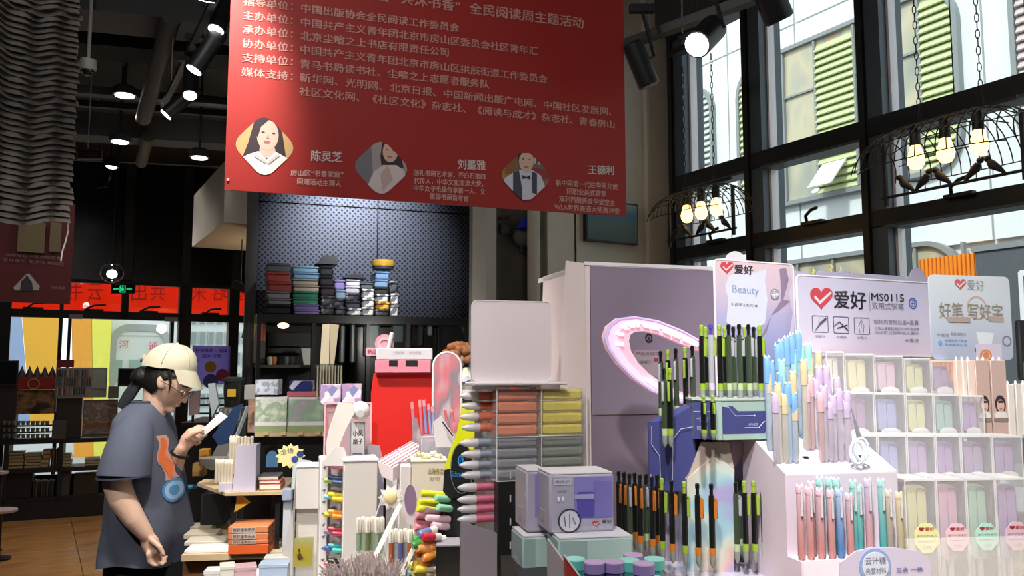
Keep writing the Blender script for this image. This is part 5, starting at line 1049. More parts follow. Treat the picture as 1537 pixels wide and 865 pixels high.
for ri, (yt0, yt1, yb, v, bd, cols_) in enumerate(rowdef):
    fzv = gf.L(1400, yb, v).z if ri < 3 else gf.L(1400, 905, v).z
    xa = gf.L(bd[0], yb, v).x; xb = gf.L(bd[-1], yb, v).x
    MB(frost('f4f2f6', .5)).box(xa, xb + .01, v - .002, v + .088, fzv - .004, fzv).build('shelf', rk)
    MB(frost('f4f2f6', .55)).box(xa, xb + .01, v + .085, v + .088, max(zb + .001, fzv - .09), fzv - .004).build('riser', rk)
    for i, c in enumerate(cols_):
        x0 = gf.L(bd[i] + .8, (yt0 + yb) / 2, v).x; x1 = gf.L(bd[i + 1] - .8, (yt0 + yb) / 2, v).x; f_ = i / (len(cols_) - 1); zt2 = gf.L(1400, yt0 + (yt1 - yt0) * f_, v).z; h = zt2 - fzv; w_ = x1 - x0
        o = thing('pencil_case', 'frosted case with %s insert, %s in the %s row of the rack' % (cname[c], ORD[i] + ' from left', rn[ri]), 'case', gf.W((x0, v, fzv + .0005)), gf.a, 'frosted cases in the step rack')
        mb = MB(CASE); t_ = .0012; mb.box(0, w_, 0, t_, 0, h); mb.box(0, t_, t_, .08, 0, h).box(w_ - t_, w_, t_, .08, 0, h, CASE).box(t_, w_ - t_, t_, .08, h - t_, h, CASEE).box(0, w_, .079, .08, 0, h - t_, CASE); mb.build('shell', o)
        MB(CASEE).box(-.0004, .0014, -.0006, .001, 0, h).box(w_ - .0014, w_ + .0004, -.0006, .001, 0, h).box(0, w_, -.0006, .001, h - .0035, h).build('edge_rim', o)
        hh = h * (.8 if ri < 3 else .62); zb0 = h - hh - .012; a0, a1 = w_ * .2, w_ * .8
        col = M(c, .4, var=.04); MB(col).prism(rrect(a0, a1, max(.004, zb0), h - .014, w_ * .16), .012, .030).build('insert', o)
        MB(frost('8a8496', .8)).tube([(a0 + w_ * .28, .010, max(.006, zb0 + .005)), (a0 + w_ * .26, .010, h - .022), (a0 + w_ * .33, .010, h - .0185), (a1 - w_ * .08, .010, h - .02), (a1 - w_ * .02, .010, h - .03), (a1 - w_ * .02, .010, max(.006, zb0 + .005))], .0007, 4).build('seam', o)
        if ri < 3: MB(CASEE).prism(circ(w_ * .5, .004, w_ * .33, 16, .01), -.0008, .0002).build('sticker', o)
        else:
            tg = MB(M({'d2d0a0': 'e2e0a4', 'd4acc4': 'e6c4cc', 'a8ccba': 'b4e0d0', 'b4a0c8': 'd8b8cc'}[c], .4, var=.02)); zc_ = gf.L(1400, 808, v).z - fzv; cx = w_ * .62; rr = w_ * .42
            tg.prism([(cx + rr * math.cos(R(a)), zc_ + rr * 1.12 * math.sin(R(a))) for a in range(22, 382, 45)][::-1], -.002, -.0006); heart_ = M('c4404c', .5)
            text(tg, '♥爱好', heart_, (cx - rr * .6, zc_ + rr * .5), (cx + rr * .6, zc_ + rr * .5), rr * .26, -.0024, bold=.01); text(tg, '速干中性笔芯', INKL, (cx - rr * .78, zc_ + .002), (cx + rr * .78, zc_ + .002), rr * .16, -.0024); text(tg, '柔软握笔设计', INKL, (cx - rr * .7, zc_ - rr * .3), (cx + rr * .7, zc_ - rr * .3), rr * .13, -.0024); text(tg, '12色', M('b08a98', .5), (cx - rr * .3, zc_ - rr * .75), (cx + rr * .3, zc_ - rr * .75), rr * .22, -.0024); tg.build('hang_tag', o, smooth=False)
            MB(M('c8c6d2', .4)).cyl((w_ * .3, .02, .01), (w_ * .32, .02, h * .5), .005, 8).cyl((w_ * .6, .02, .01), (w_ * .6, .02, h * .5), .005, 8).build('refill', o)
MB(frost('ffffff', .25)).box(gf.L(1357, 808, -.02).x, gf.L(1545, 808, -.02).x, -.022, -.020, zb + .001, gf.L(1400, 808, -.02).z).build('front_lip', rk)
# packs at the right end
nf = Fr(1480, 650, 1.85, 6)
for i, (x0, x1, y0, y1, c, face) in enumerate(((1436, 1446, 541, 598, 'e6cfc0', 0), (1446, 1452, 541, 598, 'e0d6ce', 0), (1453, 1465, 541, 598, 'ead6ca', 0), (1466, 1487, 541, 640, 'c8aca2', 1), (1489, 1512, 541, 640, 'c9aea6', 1), (1514, 1524, 577, 650, 'e8e2dc', 0), (1526, 1536, 576, 650, 'e0dad6', 0), (1537, 1548, 576, 650, 'e8e2de', 0))):
    v = -.004 * (i % 2); a, b, c_, d = nf.B(x0, y0, x1, y1, v); lbn = ['narrow peach pen pack beside the top row of cases', 'narrow white pen pack next to the peach one', 'wider pale peach pen pack left of the face stickers', 'taupe pen pack with left face sticker', 'taupe pen pack with right face sticker', 'slim white pen pack right of the face stickers', 'slim grey white pen pack near the right frame edge', 'slim pale pack cut by the right edge'][i]
    o = thing('pen_pack', lbn, 'pen pack', nf.W((a, v, nf.L(1480, 655).z)), 0 + nf.a, 'pen packs at the right of the rack'); H_ = d - nf.L(1480, 655).z
    MB(M(c, .35, var=.02, coat=.3)).box(0, b - a, 0, .012, 0, H_, b=.001).build('sleeve', o)
    for k_ in range(2 if b - a > .02 else 1): MB(EAR).lathe([(.003, 0), (.0022, .006), (.0004, .008)], ((b - a) * (.3 + .4 * k_), .006, H_), 8).build('cap', o)
    if face:
        w_ = b - a; zz_ = nf.L(1480, 607).z - nf.L(1480, 655).z; mb = MB(HR).prism(circ(w_ * .5, zz_, w_ * .34, 16, .02), -.001, 0); mb.prism(circ(w_ * .5, zz_ - .003, w_ * .24, 16, .014), -.0014, -.001, SK); mb.prism(circ(w_ * .5, zz_ - .026, w_ * .42, 12, .012), -.0012, -.0004, M('e6e0dc', .5)); mb.box(w_ * .35, w_ * .65, -.0018, -.0014, zz_ + .003, zz_ + .008, HR); mb.box(w_ * .42, w_ * .58, -.0018, -.0014, zz_ - .011, zz_ - .009, LIP); mb.build('face_sticker', o, smooth=False)
        mb = MB(M('8d7c74', .4)).prism(rrect(.001, w_ - .001, .004 + .028, .012 + .028, .003), -.0016, -.0008); mb.build('label_strip', o)
MB(frost('f0eef2', .5)).box(nf.L(1434, 655).x, nf.L(1550, 655).x, -.01, .04, nf.L(1480, 655).z - .004, nf.L(1480, 655).z - .0005).build('shelf', rk).matrix_world
ob_ = bpy.data.objects['shelf' if 'shelf.004' not in bpy.data.objects else 'shelf.004']
ob_.location = (nf.o - gf.o); ob_.location = Vector(((nf.o - gf.o).dot(gf.u), (nf.o - gf.o).dot(gf.n), (nf.o - gf.o).z))
q = nf.L(1517, 533, -.05); o = thing('round_badge', 'small round orange brown sticker badge on a lilac card at right', 'badge', nf.W((q.x, .03, q.z)), nf.a)
MB(M('cfc8dc', .5)).box(-.02, .04, .002, .004, -.08, .026).build('card', o); MB(M('d08a5c', .4)).prism(circ(0, 0, .014), -.001, .0015).ring(circ(0, 0, .008), circ(0, 0, .0095), -.0015, -.001, M('e8c8b0', .4)).build('badge', o)
# dark panel at the extreme right edge
q = at(1537, 490, 2.3); tag(MB(M('2a2c30', .5)).box(-.006, .12, 0, .02, -.17, -.005, b=.004).box(.0, .12, -.002, 0, -.165, -.12, M('6a6c70', .4)).build('dark_display_frame', None, at(1531, 478, 2.3)), 'dark framed display cut by the right edge above the rack', 'display')
# ================================================================ the standing person
PD = 3.4
root_p = Vector((at(222, 850, PD).x, PD, 0))
def J(px, py, dy=0.0):
    p = at(px, py, PD + dy) - root_p; return p
SKIN = mat('skin', 'e4bca4', .5, var=.05, scale=20, bump=.03)
pe = thing('person', 'person in grey T-shirt and cream cap reading a small white card in profile', 'person', root_p)
def remeshed(mb, vox, name, parent, m, smooth=6, sub=False):
    me = bpy.data.meshes.new(name); me.from_pydata(mb.v, [], mb.f); tmp = bpy.data.objects.new('tmp', me); COL.objects.link(tmp)
    r = tmp.modifiers.new('r', 'REMESH'); r.mode = 'VOXEL'; r.voxel_size = vox
    s = tmp.modifiers.new('s', 'SMOOTH'); s.iterations = smooth; s.factor = .5
    bpy.context.view_layer.update(); me2 = bpy.data.meshes.new_from_object(tmp.evaluated_get(bpy.context.evaluated_depsgraph_get()))
    bpy.data.objects.remove(tmp); bpy.data.meshes.remove(me); me2.name = name; me2.materials.clear(); me2.materials.append(m); me2.shade_smooth()
    o = bpy.data.objects.new(name, me2); COL.objects.link(o); o.parent = parent; return o
def capsule(mb, pts, rr, n=12, flat=1.0):
    mb.tube(pts, rr, n, flat=flat)
    for p, r in ((pts[0], rr[0]), (pts[-1], rr[-1])): mb.ell(p, (r, r * 1.0, r), n=10, k=6)
HC = J(254, 572)                              # head centre
PT = R(36)                                    # head pitched forward
def H(x, y, z):                               # head space: x towards the face, y away from viewer, z up
    return HC + Vector((x * math.cos(PT) + z * math.sin(PT), y, -x * math.sin(PT) + z * math.cos(PT)))
b = MB(); b.use(SKIN)
# head as a deformed ellipsoid
n_, k_ = 28, 22; vs = []; fs = []
for i in range(n_):
    a = 2 * math.pi * i / n_
    for j in range(k_ + 1):
        t = math.pi * j / k_; z = -math.cos(t); r = math.sin(t); x = r * math.cos(a); y = r * math.sin(a)
        X, Y, Z = x * .092, y * .072, z * .112
        if Z < 0: f = 1 + Z / .112 * .35; Y *= f; X = X * (1 + Z / .112 * .25) + (-Z) * .22 if x > 0 else X * (1 + Z / .112 * .35)
        if x > .4 and abs(z) < .25: X -= .006 * max(0, 1 - abs(abs(y) - .42) / .3)
        vs.append(H(X, Y, Z))
for i in range(n_):
    i2 = (i + 1) % n_
    for j in range(k_): fs.append((i * (k_ + 1) + j, i2 * (k_ + 1) + j, i2 * (k_ + 1) + j + 1, i * (k_ + 1) + j + 1))
b.add(vs, fs)
capsule(b, [H(.078, 0, .012), H(.094, 0, -.012), H(.100, 0, -.026)], [.007, .009, .011], 8); 
for s_ in (-1, 1): b.ell(H(.088, s_ * .010, -.030), (.008, .006, .006), n=8, k=6)
b.ell(H(.084, 0, -.052), (.010, .018, .006), n=10, k=6); b.ell(H(.082, 0, -.062), (.010, .016, .007), n=10, k=6); b.ell(H(.074, 0, -.088), (.018, .018, .015), n=10, k=6)
capsule(b, [H(.078, -.028, .026), H(.088, 0, .026), H(.078, .028, .026)], [.008, .008, .008], 8)
for s_ in (-1, 1):                                            # ears
    b.ell(H(-.004, s_ * .072, -.005), (.019, .007, .030), n=12, k=8); b.ell(H(.006, s_ * .070, -.02), (.010, .008, .012), n=8, k=6)
# neck and torso
capsule(b, [H(-.02, 0, -.05), J(232, 612), J(218, 640)], [.055, .05, .06], 14)
capsule(b, [J(212, 662, -.10), J(214, 660, 0), J(212, 662, .10)], [.045, .05, .045], 12)
capsule(b, [J(218, 670), J(222, 720), J(222, 790), J(221, 850)], [.07, .08, .09, .115], 16)
# near arm (hangs down, elbow back)
capsule(b, [J(203, 650, -.15), J(190, 690, -.19), J(174, 724, -.21)], [.056, .054, .050], 14)
capsule(b, [J(174, 724, -.21), J(184, 752, -.22), J(203, 782, -.22), J(219, 803, -.21)], [.050, .049, .040, .030], 14)
def hand(w_, d1, side, curl, px):
    pass
# near hand: palm, four curled fingers, thumb
b.tube([J(218, 801, -.21), J(225, 815, -.21), J(233, 833, -.21)], [.025, .036, .032], 12, flat=.55)
for i, (bx_, by_, pts) in enumerate((
        (225, 838, [(222, 832), (224, 843), (230, 849), (237, 849)]), (231, 840, [(228, 834), (231, 846), (238, 850), (244, 848)]),
        (237, 838, [(233, 833), (238, 845), (244, 848), (248, 844)]), (241, 834, [(237, 829), (243, 839), (248, 841), (250, 836)]))):
    off = -.235 + i * .018; capsule(b, [J(x, y, off + k * .004) for k, (x, y) in enumerate(pts)], [.0095, .0095, .009, .0075], 8)
capsule(b, [J(229, 812, -.235), J(240, 822, -.245), J(246, 834, -.245)], [.013, .011, .0085], 8)
# far arm raised
capsule(b, [J(222, 660, .12), J(238, 700, .13), J(250, 733, .10)], [.04, .04, .04], 12)
capsule(b, [J(252, 733, .12), J(258, 712, .08), J(266, 690, .03), J(274, 673, 0)], [.04, .037, .031, .024], 14)
b.tube([J(274, 674, 0), J(281, 662, -.005), J(291, 648, -.01)], [.024, .034, .028], 12, flat=.6)
for pts in ([(288, 646), (297, 640), (305, 641), (309, 646)], [(291, 649), (300, 645), (308, 648), (309, 654)], [(292, 654), (300, 652), (305, 655), (302, 660)], [(290, 660), (297, 660), (300, 664), (295, 668)]):
    i = pts[0][1]; capsule(b, [J(x, y, -.01 + .012 * k - (i - 650) * .002) for k, (x, y) in enumerate(pts)], [.0095, .009, .0085, .0075], 8)
capsule(b, [J(282, 658, -.03), J(293, 650, -.045), J(304, 646, -.04)], [.012, .0105, .0085], 8)
# legs
for s_, dx in ((-1, -4), (1, 6)):
    capsule(b, [J(219 + dx, 850, s_ * .08), Vector((.0 + dx * .002, s_ * .085, .45)), Vector((-.02 + dx * .003, s_ * .09, .09))], [.07, .05, .036], 14)
remeshed(b, .0055, 'body', pe, SKIN, 4)
# face details
for s_ in (-1, 1):
    MB(M('f2ece8', .3)).ell(H(.0765, s_ * .029, .004), (.009, .011, .006), n=10, k=6).build('eye', pe); MB(M('241a18', .2)).ell(H(.083, s_ * .030, .003), (.004, .005, .005), n=8, k=6).build('pupil', bpy.data.objects['eye' if s_ < 0 else 'eye.001'])
    MB(HR).tube([H(.084, s_ * .012, .026), H(.083, s_ * .03, .031), H(.070, s_ * .046, .026)], .0028, 6).build('eyebrow', pe)
MB(M('c07a70', .45)).ell(H(.0905, 0, -.057), (.004, .019, .0055), n=10, k=6).build('lips', pe)
gl_ = MB(M('6b5a3c', .3, metal=.6))
for s_ in (-1, 1): gl_.tube([H(.094, s_ * .032 + .022 * math.cos(t), .0 + .018 * math.sin(t)) for t in [2 * math.pi * i / 18 for i in range(18)]], .0014, 6, closed=True); gl_.tube([H(.093, s_ * .054, .004), H(.03, s_ * .078, .006), H(-.01, s_ * .077, .0)], .0014, 6)
gl_.tube([H(.094, -.010, .002), H(.097, 0, .004), H(.094, .010, .002)], .0013, 6).build('glasses', pe, label='thin metal framed glasses')
# hair
HAIR = mat('hair_black', '17130f', .5, var=.3, scale=60, bump=.3)
h = MB(HAIR); vs = []; fs = []
for i in range(28):
    a = 2 * math.pi * i / 28
    for j in range(15):
        t = math.pi * (.26 + .74 * j / 14); z = -math.cos(t); r = math.sin(t); x = r * math.cos(a); y = r * math.sin(a)
        front = max(0, math.cos(a)); zz = z * .118
        if front > .0: zz = max(zz, .002 + .055 * min(1, front * 2.2))
        elif z < 0: zz *= (1.0 - .15 * abs(math.sin(a)))
        vs.append(H(x * .100 - .006, y * .0775, zz))
for i in range(28):
    i2 = (i + 1) % 28
    for j in range(14): fs.append((i * 15 + j, i2 * 15 + j, i2 * 15 + j + 1, i * 15 + j + 1))
h.add(vs, fs)
h.ell(J(217, 566), (.055, .05, .045), n=14, k=10)
for k in range(9):
    y = -.05 + .1 * k / 8; h.tube([J(240, 570, y), J(230, 588, y * .8), J(224, 598, y * .5)], [.016, .013, .006], 6)
h.tube([J(254, 556, -.078), J(256, 575, -.079), J(253, 590, -.074)], [.008, .005, .002], 6)
h.build('hair', pe)
# tied tail wrapped in dark cloth
MB(mat('scarf_dark', '26282e', .8, bump=.2)).tube([J(212, 560), J(205, 577), J(193, 594), J(181, 612)], [.022, .024, .026, .02], 10, flat=.7).tube([J(210, 573, -.02), J(198, 592, -.02), J(184, 613, -.01)], [.012, .018, .012], 8, flat=.6).build('ponytail_wrap', pe, label='dark cloth wrapped ponytail')
# cap
CAPM = mat('cap_cream', 'd8cfb4', .8, bump=.08, scale=120)
cc = J(254, 550); ct = R(10)
def CQ(x, y, z): return cc + Vector((x * math.cos(ct) + z * math.sin(ct), y, -x * math.sin(ct) + z * math.cos(ct)))
cp_ = MB(CAPM); vs = []; fs = []
for i in range(32):
    a = 2 * math.pi * i / 32
    for j in range(13):
        t = math.pi / 2 * j / 12; r = math.cos(t) ** .85; z = math.sin(t)
        X = r * math.cos(a) * .108; Y = r * math.sin(a) * .086; Z = z * .098 - .004
        if math.cos(a) < -.85 and j < 4: Z = max(Z, .034)
        if math.cos(a) < 0 and j < 3: Z -= .004
        X += .012 * z
        vs.append(CQ(X, Y, Z))
for i in range(32):
    i2 = (i + 1) % 32
    for j in range(12): fs.append((i * 13 + j, i2 * 13 + j, i2 * 13 + j + 1, i * 13 + j + 1))
cp_.add(vs, fs); crown = cp_.build('cap', pe, label='cream cotton baseball cap')
MB(CAPM).ell(CQ(.012, 0, .096), (.008, .008, .004), n=10, k=6).build('cap_button', crown)
sm = MB(M('b8ae92', .8))
for a in (30, 90, 150, 210, 270, 330): sm.tube([CQ(math.cos(R(a)) * .109 * math.cos(t) ** .85 + .012 * math.sin(t), math.sin(R(a)) * .087 * math.cos(t) ** .85, .0985 * math.sin(t) - .004) for t in [math.pi / 2 * j / 12 for j in range(1, 12)]], .0012, 5)
sm.build('cap_seam', crown)['kind'] = 'stuff'
MB(M('9b937e', .8)).tube([CQ(-.105, -.045, .004), CQ(-.113, 0, .006), CQ(-.105, .045, .004)], .008, 6, flat=.4).build('cap_strap', crown)
br = MB(CAPM); vs = []; N = 14; base = []; tip = []
for i in range(N + 1):
    a = R(-62 + 124 * i / N); X0 = .106 * math.cos(a); Y0 = .085 * math.sin(a); ext = .088 * math.cos(a * .75)
    base.append((X0, Y0, .0)); 
    dn = R(60); arch = (1 - (abs(a) / R(62)) ** 2) * .008
    tip.append((X0 + ext * math.cos(dn), Y0 * .93, arch - ext * math.sin(dn)))
for th_ in (.002, -.002):
    for q in base: vs.append(CQ(q[0], q[1], q[2] + th_))
    for q in tip: vs.append(CQ(q[0], q[1], q[2] + th_))
n1 = N + 1; fs = []
for i in range(N): fs += [(i, i + 1, n1 + i + 1, n1 + i), (2 * n1 + i, 3 * n1 + i, 3 * n1 + i + 1, 2 * n1 + i + 1), (n1 + i, n1 + i + 1, 3 * n1 + i + 1, 3 * n1 + i)]
br.add(vs, fs); br.build('cap_brim', pe)
# T-shirt
TSH = mat('tshirt_grey', '575c6d', .85, var=.05, bump=.12, scale=35)
prof = [(603, 203, 236, .060), (608, 197, 240, .085), (616, 189, 244, .125), (628, 183, 248, .165), (645, 180, 252, .185), (680, 178, 258, .19), (711, 175, 266, .19), (740, 172, 271, .19), (770, 168, 275, .195), (800, 164, 278, .195), (820, 161, 277, .195), (838, 159, 275, .195)]
def ring_at(y):
    for i in range(len(prof) - 1):
        a, b_ = prof[i], prof[i + 1]
        if a[0] <= y <= b_[0]: t = (y - a[0]) / (b_[0] - a[0]); return [a[k] + (b_[k] - a[k]) * t for k in range(1, 4)]
    return list(prof[-1][1:])
def S(y, ang, off=0.0):
    xb, xf, hd = ring_at(y); cx = (xb + xf) / 2; hw = (xf - xb) / 2
    c, s_ = math.cos(ang), math.sin(ang); e = .8
    X = math.copysign(abs(c) ** e, c); Y = math.copysign(abs(s_) ** e, s_)
    tt = (y - 640) / 200
    wr = 1 + .0 if y < 640 else 1 + .045 * math.sin(ang * 5 + tt * 7) * tt + .03 * math.sin(ang * 9 - tt * 11) * tt
    base = J(cx + hw * X * wr, y, 0); base.y += Y * hd * wr
    if y > 700: base.z += .008 * math.sin(ang * 3) * tt
    return base + Vector((c, s_, 0)) * off
ts = MB(TSH); ys = []
y = 603
while y <= 838: ys.append(y); y += 5
ys.append(838); NA = 56; vs = [S(y, 2 * math.pi * i / NA) for y in ys for i in range(NA)]; fs = []
for j in range(len(ys) - 1):
    for i in range(NA): i2 = (i + 1) % NA; fs.append((j * NA + i, (j + 1) * NA + i, (j + 1) * NA + i2, j * NA + i2))
vs2 = [S(838, 2 * math.pi * i / NA) + Vector((0, 0, .006)) for i in range(NA)]; base_ = len(vs); vs += [v * 1 + (J(218, 838) - v) * .04 for v in vs2]
for i in range(NA): i2 = (i + 1) % NA; fs.append(((len(ys) - 1) * NA + i, base_ + i, base_ + i2, (len(ys) - 1) * NA + i2))
ts.add(vs, fs)
shirt = ts.build('t_shirt', pe, label='dark grey T-shirt with orange and blue print')
MB(TSH).tube([J(206, 636, -.12), J(199, 655, -.155), J(193, 680, -.185), J(188, 702, -.20), J(186, 716, -.205)], [.062, .078, .088, .093, .096], 24).build('sleeve', shirt)
MB(TSH).tube([J(228, 640, .12), J(236, 665, .155), J(243, 695, .165)], [.062, .078, .085], 20).build('sleeve', shirt)
MB(M('3c4050', .85)).tube([J(186 + 0, 714.5, -.205) , J(186, 717, -.205)], [.0972, .0975], 24).build('sleeve_hem', shirt)
MB(M('434758', .85)).tube([S(603.5, 2 * math.pi * i / 28) for i in range(28)], .007, 8, closed=True).build('collar', shirt)
# prints on the chest
def patch(mb, y0, y1, f0, f1, m, off=.002, n=14):
    vs = []; 
    for k in range(n + 1):
        y = y0 + (y1 - y0) * k / n; t = k / n
        for q in range(4): vs.append(S(y, f0(t) + (f1(t) - f0(t)) * q / 3, off))
    fs = [(k * 4 + q, k * 4 + 4 + q, k * 4 + 5 + q, k * 4 + 1 + q) for k in range(n) for q in range(3)]; mb.add(vs, fs, m)
mb = MB(); patch(mb, 652, 716, lambda t: -.50 + .08 * math.sin(t * 9), lambda t: -.10 + .06 * math.sin(t * 13) + .1 * t, M('d8a090', .7)); patch(mb, 656, 712, lambda t: -.44 + .10 * math.sin(t * 7 + 1), lambda t: -.22 + .08 * math.sin(t * 11) + .08 * t, M('e8743c', .7), .0035)
patch(mb, 690, 708, lambda t: -.6 + .3 * t, lambda t: -.35 + .1 * t, M('8f9bb8', .7), .003); mb.build('orange_print', shirt)
mb = MB(M('5fa8d8', .6))
for (r0, r1, m_) in ((0, .17, M('5c9cd0', .6)), (.17, .30, M('a8c8e4', .6)), (.30, .38, M('4f94cf', .6))):
    vs = []; Nn = 20
    for i in range(Nn):
        a = 2 * math.pi * i / Nn
        for r in (r0, r1): vs.append(S(732 + r * 44 * math.sin(a), -.22 + r * 1.1 * math.cos(a), .003 + .0005 * r))
    mb.add(vs, [(i * 2, i * 2 + 1, ((i + 1) % Nn) * 2 + 1, ((i + 1) % Nn) * 2) for i in range(Nn)], m_)
mb.build('blue_print', shirt)
# watch
MB(M('1b1b1d', .4)).tube([J(262, 678, .005), J(275, 688, .005)][::1], .001, 4).tube([J(269, 683, 0) + (J(274, 673) - J(266, 690)).normalized().cross(Vector((0, 1, 0))) * .033 * math.cos(t) + Vector((0, 1, 0)) * .033 * math.sin(t) for t in [2 * math.pi * i / 24 for i in range(24)]], .008, 8, closed=True, flat=.5).build('wrist_band', pe, label='black wrist band')
# trousers and shoes
TR = mat('trousers_black', '121317', .85, bump=.1)
mb = MB(TR); mb.tube([J(219, 815, 0), J(219, 850, 0), J(219, 885, 0)], [.145, .155, .158], 24)
for s_, dx in ((-1, -4), (1, 6)): mb.tube([J(218 + dx * .6, 868, s_ * .075), Vector((dx * .002, s_ * .085, .45)), Vector((-.02 + dx * .003, s_ * .09, .10))], [.108, .088, .07], 18)
mb.build('trousers', pe)
for s_, dx in ((-1, -.012), (1, .018)): MB(M('3a3a3c', .6)).ell((.045 + dx, s_ * .09, .045), (.125, .045, .045), n=16, k=8).box(-.08 + dx, .165 + dx, s_ * .09 - .045, s_ * .09 + .045, 0, .025, WHITE, b=.01).build('shoe', pe)
# the card held
q = [at(x, y, PD + d) for x, y, d in ((298, 650, -.03), (306, 655, -.03), (341, 626, -.02), (330, 619, .0))]
cd_ = MB(M('ece9e2', .6, var=.02)); o_ = q[0]; vs = [p - o_ for p in q] + [p - o_ + Vector((.001, .003, .002)) for p in q]
tag(cd_.add(vs, [(0, 1, 2, 3), (7, 6, 5, 4), (0, 4, 5, 1), (1, 5, 6, 2), (2, 6, 7, 3), (3, 7, 4, 0)]).build('reading_card', None, o_, smooth=False), 'small white card held in the raised hand of the person', 'card')
# ================================================================ tower of brush pens, boxed goods, jars
tf = Fr(745, 770, 1.84, 19)
tw = fth(tf, 'clear_pen_tower', 'clear acrylic tower with orange, yellow and grey pen compartments', 'pen tower')
zt = ZT - tf.o.z + .0005
X0 = 0.0; XM = tf.L(812.5, 650).x; X1 = tf.L(880, 650).x; Zt = tf.L(812, 583).z; Zm = tf.L(812, 655).z; Zb = tf.L(812, 720).z; DP = .10
AC = frost('e8e8ee', .14)
mb = MB(AC)
for x in (X0, XM, X1): mb.box(x - .0012, x + .0012, 0, DP, Zb if x > X0 else Zb, Zt)
for z in (Zb, Zm, Zt): mb.box(X0 - .0012, X1 + .0012, -.0006, DP, z - .0012, z + .0012)
mb.build('shelving', tw); MB(frost('f0eef2', .06)).box(X0, X1, -.002, -.0008, Zb, Zt).build('front_sheet', tw)
mb = MB(frost('ffffff', .75))
for x in (X0, XM, X1): mb.box(x - .001, x + .001, -.003, -.0015, Zb, Zt)
for z in (Zb, Zm, Zt): mb.box(X0, X1, -.0036, -.003, z - .0008, z + .0008)
mb.build('edge', tw)
MB(BLK).box(.005, .060, .002, .03, zt, Zb - .002).build('black_post', tw); mb = MB(M('c8c8c8', .4))
for k in range(5): mb.box(.031, .034, .0005, .002, zt + .03 + k * .05, zt + .045 + k * .05)
mb.build('slot', tw)['kind'] = 'stuff'
MB(M('1a1a1c', .5)).box(.06, X1, .06, .075, zt, Zb - .002).build('back_board', tw)
a, b, c, d = tf.B(692, 785, 745, 865, -.03); MB(M('9f96a4', .55, var=.02)).add([(a, -.03, zt), (0, -.005, zt), (0, -.005, tf.L(745, 800).z), (a, -.03, tf.L(693, 783, -.03).z), (a, -.02, zt), (0, .005, zt), (0, .005, tf.L(745, 800).z), (a, -.02, tf.L(693, 783, -.03).z)], [(0, 1, 2, 3), (7, 6, 5, 4), (0, 3, 7, 4), (3, 2, 6, 7), (1, 5, 6, 2)]).build('side_board', tw, smooth=False)
def brush(c, nm, L_, r=.0095):
    o = thing('brush_pen', '', 'pen', group='soft brush pens stacked in the clear tower')
    MB(mat('bp_' + c, c, .4, var=.22, scale=60)).tube([(.0, 0, 0), (L_, 0, 0)], r, 10).build('barrel', o)
    MB(frost('e8e4e8', .75)).lathe([(r * 1.05, 0), (r * 1.05, .012), (r * .8, .030), (r * .3, .040), (.0005, .042)], n=10).build('cap', o).rotation_euler = (0, -math.pi / 2, 0)
    return o
cols4 = [('e07f5e', 'orange', [594, 609, 625, 641]), ('8d97a6', 'blue grey', [664, 681, 697, 712]), ('d4708c', 'pink', [730, 748, 762, 777])]
for c, nm, ysx in cols4:
    pr_ = brush(c, nm, XM - .006 if nm != 'pink' else .10)
    for i, y in enumerate(ysx):
        q = tf.L(712 + (3 if i % 2 else -1), y, .07); z = q.z
        if nm == 'pink': q.x = q.x + .0
        loc = tf.W((X0 - .028 + (.004 if i % 2 else 0), .05, tf.L(745, y, .05).z)); lb = '%s %s brush pen sticking out on the left, counted from the top' % (ORD[i].capitalize(), nm)
        if nm == 'pink': loc = tf.W((X0 - .032, .05, tf.L(745, y, .05).z))
        if i == 0: o = pr_; o.location = loc; o['label'] = lb; o.rotation_euler = (0, 0, tf.a)
        else: dup(pr_, loc, tf.a, lb)
def bundle(c, nm, x0, x1, y0, y1, side):
    n = 4
    for i in range(n):
        za = tf.L(800, y0 + (y1 - y0) * (i + 1) / n).z; zb2 = tf.L(800, y0 + (y1 - y0) * i / n).z; h = zb2 - za
        o = thing('pen_bundle', '%s pen bundle, %s from the top in the %s compartment' % (nm, ORD[i], side), 'pen bundle', tf.W((x0, .008, za + .0006)), tf.a, 'pen bundles in the clear tower')
        mm = mat('bd_' + c, c, .5, var=.25, scale=70)
        mb = MB(mm)
        mb.box(.001, x1 - x0 - .001, .0, .05, 0, h * .9, b=.005); mb.build('body', o); 0 and MB(frost('f4f0ee', .14)).box(.001, x1 - x0 - .001, -.001, .0005, 0, h * .92, b=.0004).build('wrapper', o)
bundle('ee8a5c', 'Orange', X0 + .003, XM - .003, 584, 655, 'left upper'); bundle('e4d44c', 'Yellow', XM + .003, X1 - .003, 584, 655, 'right upper')
bundle('858a90', 'Grey', X0 + .003, XM - .003, 657, 719, 'left lower'); bundle('7d8a7c', 'Green grey', XM + .003, X1 - .003, 657, 719, 'right lower')
# square board on top
bf2 = Fr(768, 572, 1.86, 17); o = fth(bf2, 'blank_square_board', 'blank pinkish white rounded square board standing on the pen tower', 'board')
a, b, c, d = bf2.B(707.5, 451.5, 828, 573); MB(PINKW).prism(rrect(a, b, c, d, .014, 6), 0, .005).build('panel', o); MB(WHITE).ring(rrect(a + .002, b - .002, c + .002, d - .002, .012, 6), rrect(a, b, c, d, .014, 6), -.0012, 0).build('rim', o)
MB(WHITE).box(a - .002, b + .028, -.03, .05, c - .0075, c - .0005, b=.002).box(a, b + .02, -.0, .05, c - .018, c - .008, frost('e8e0e2', .5)).build('base', o)
q = [bf2.L(x, 577, -.031) for x in (765, 778, 795, 805)]; MB(M('b8493c', .5)).box(q[0].x, q[1].x, -.0312, -.0302, c - .016, c - .012).box(q[2].x, q[3].x, -.0312, -.0302, c - .016, c - .012, INK).build('print', o)

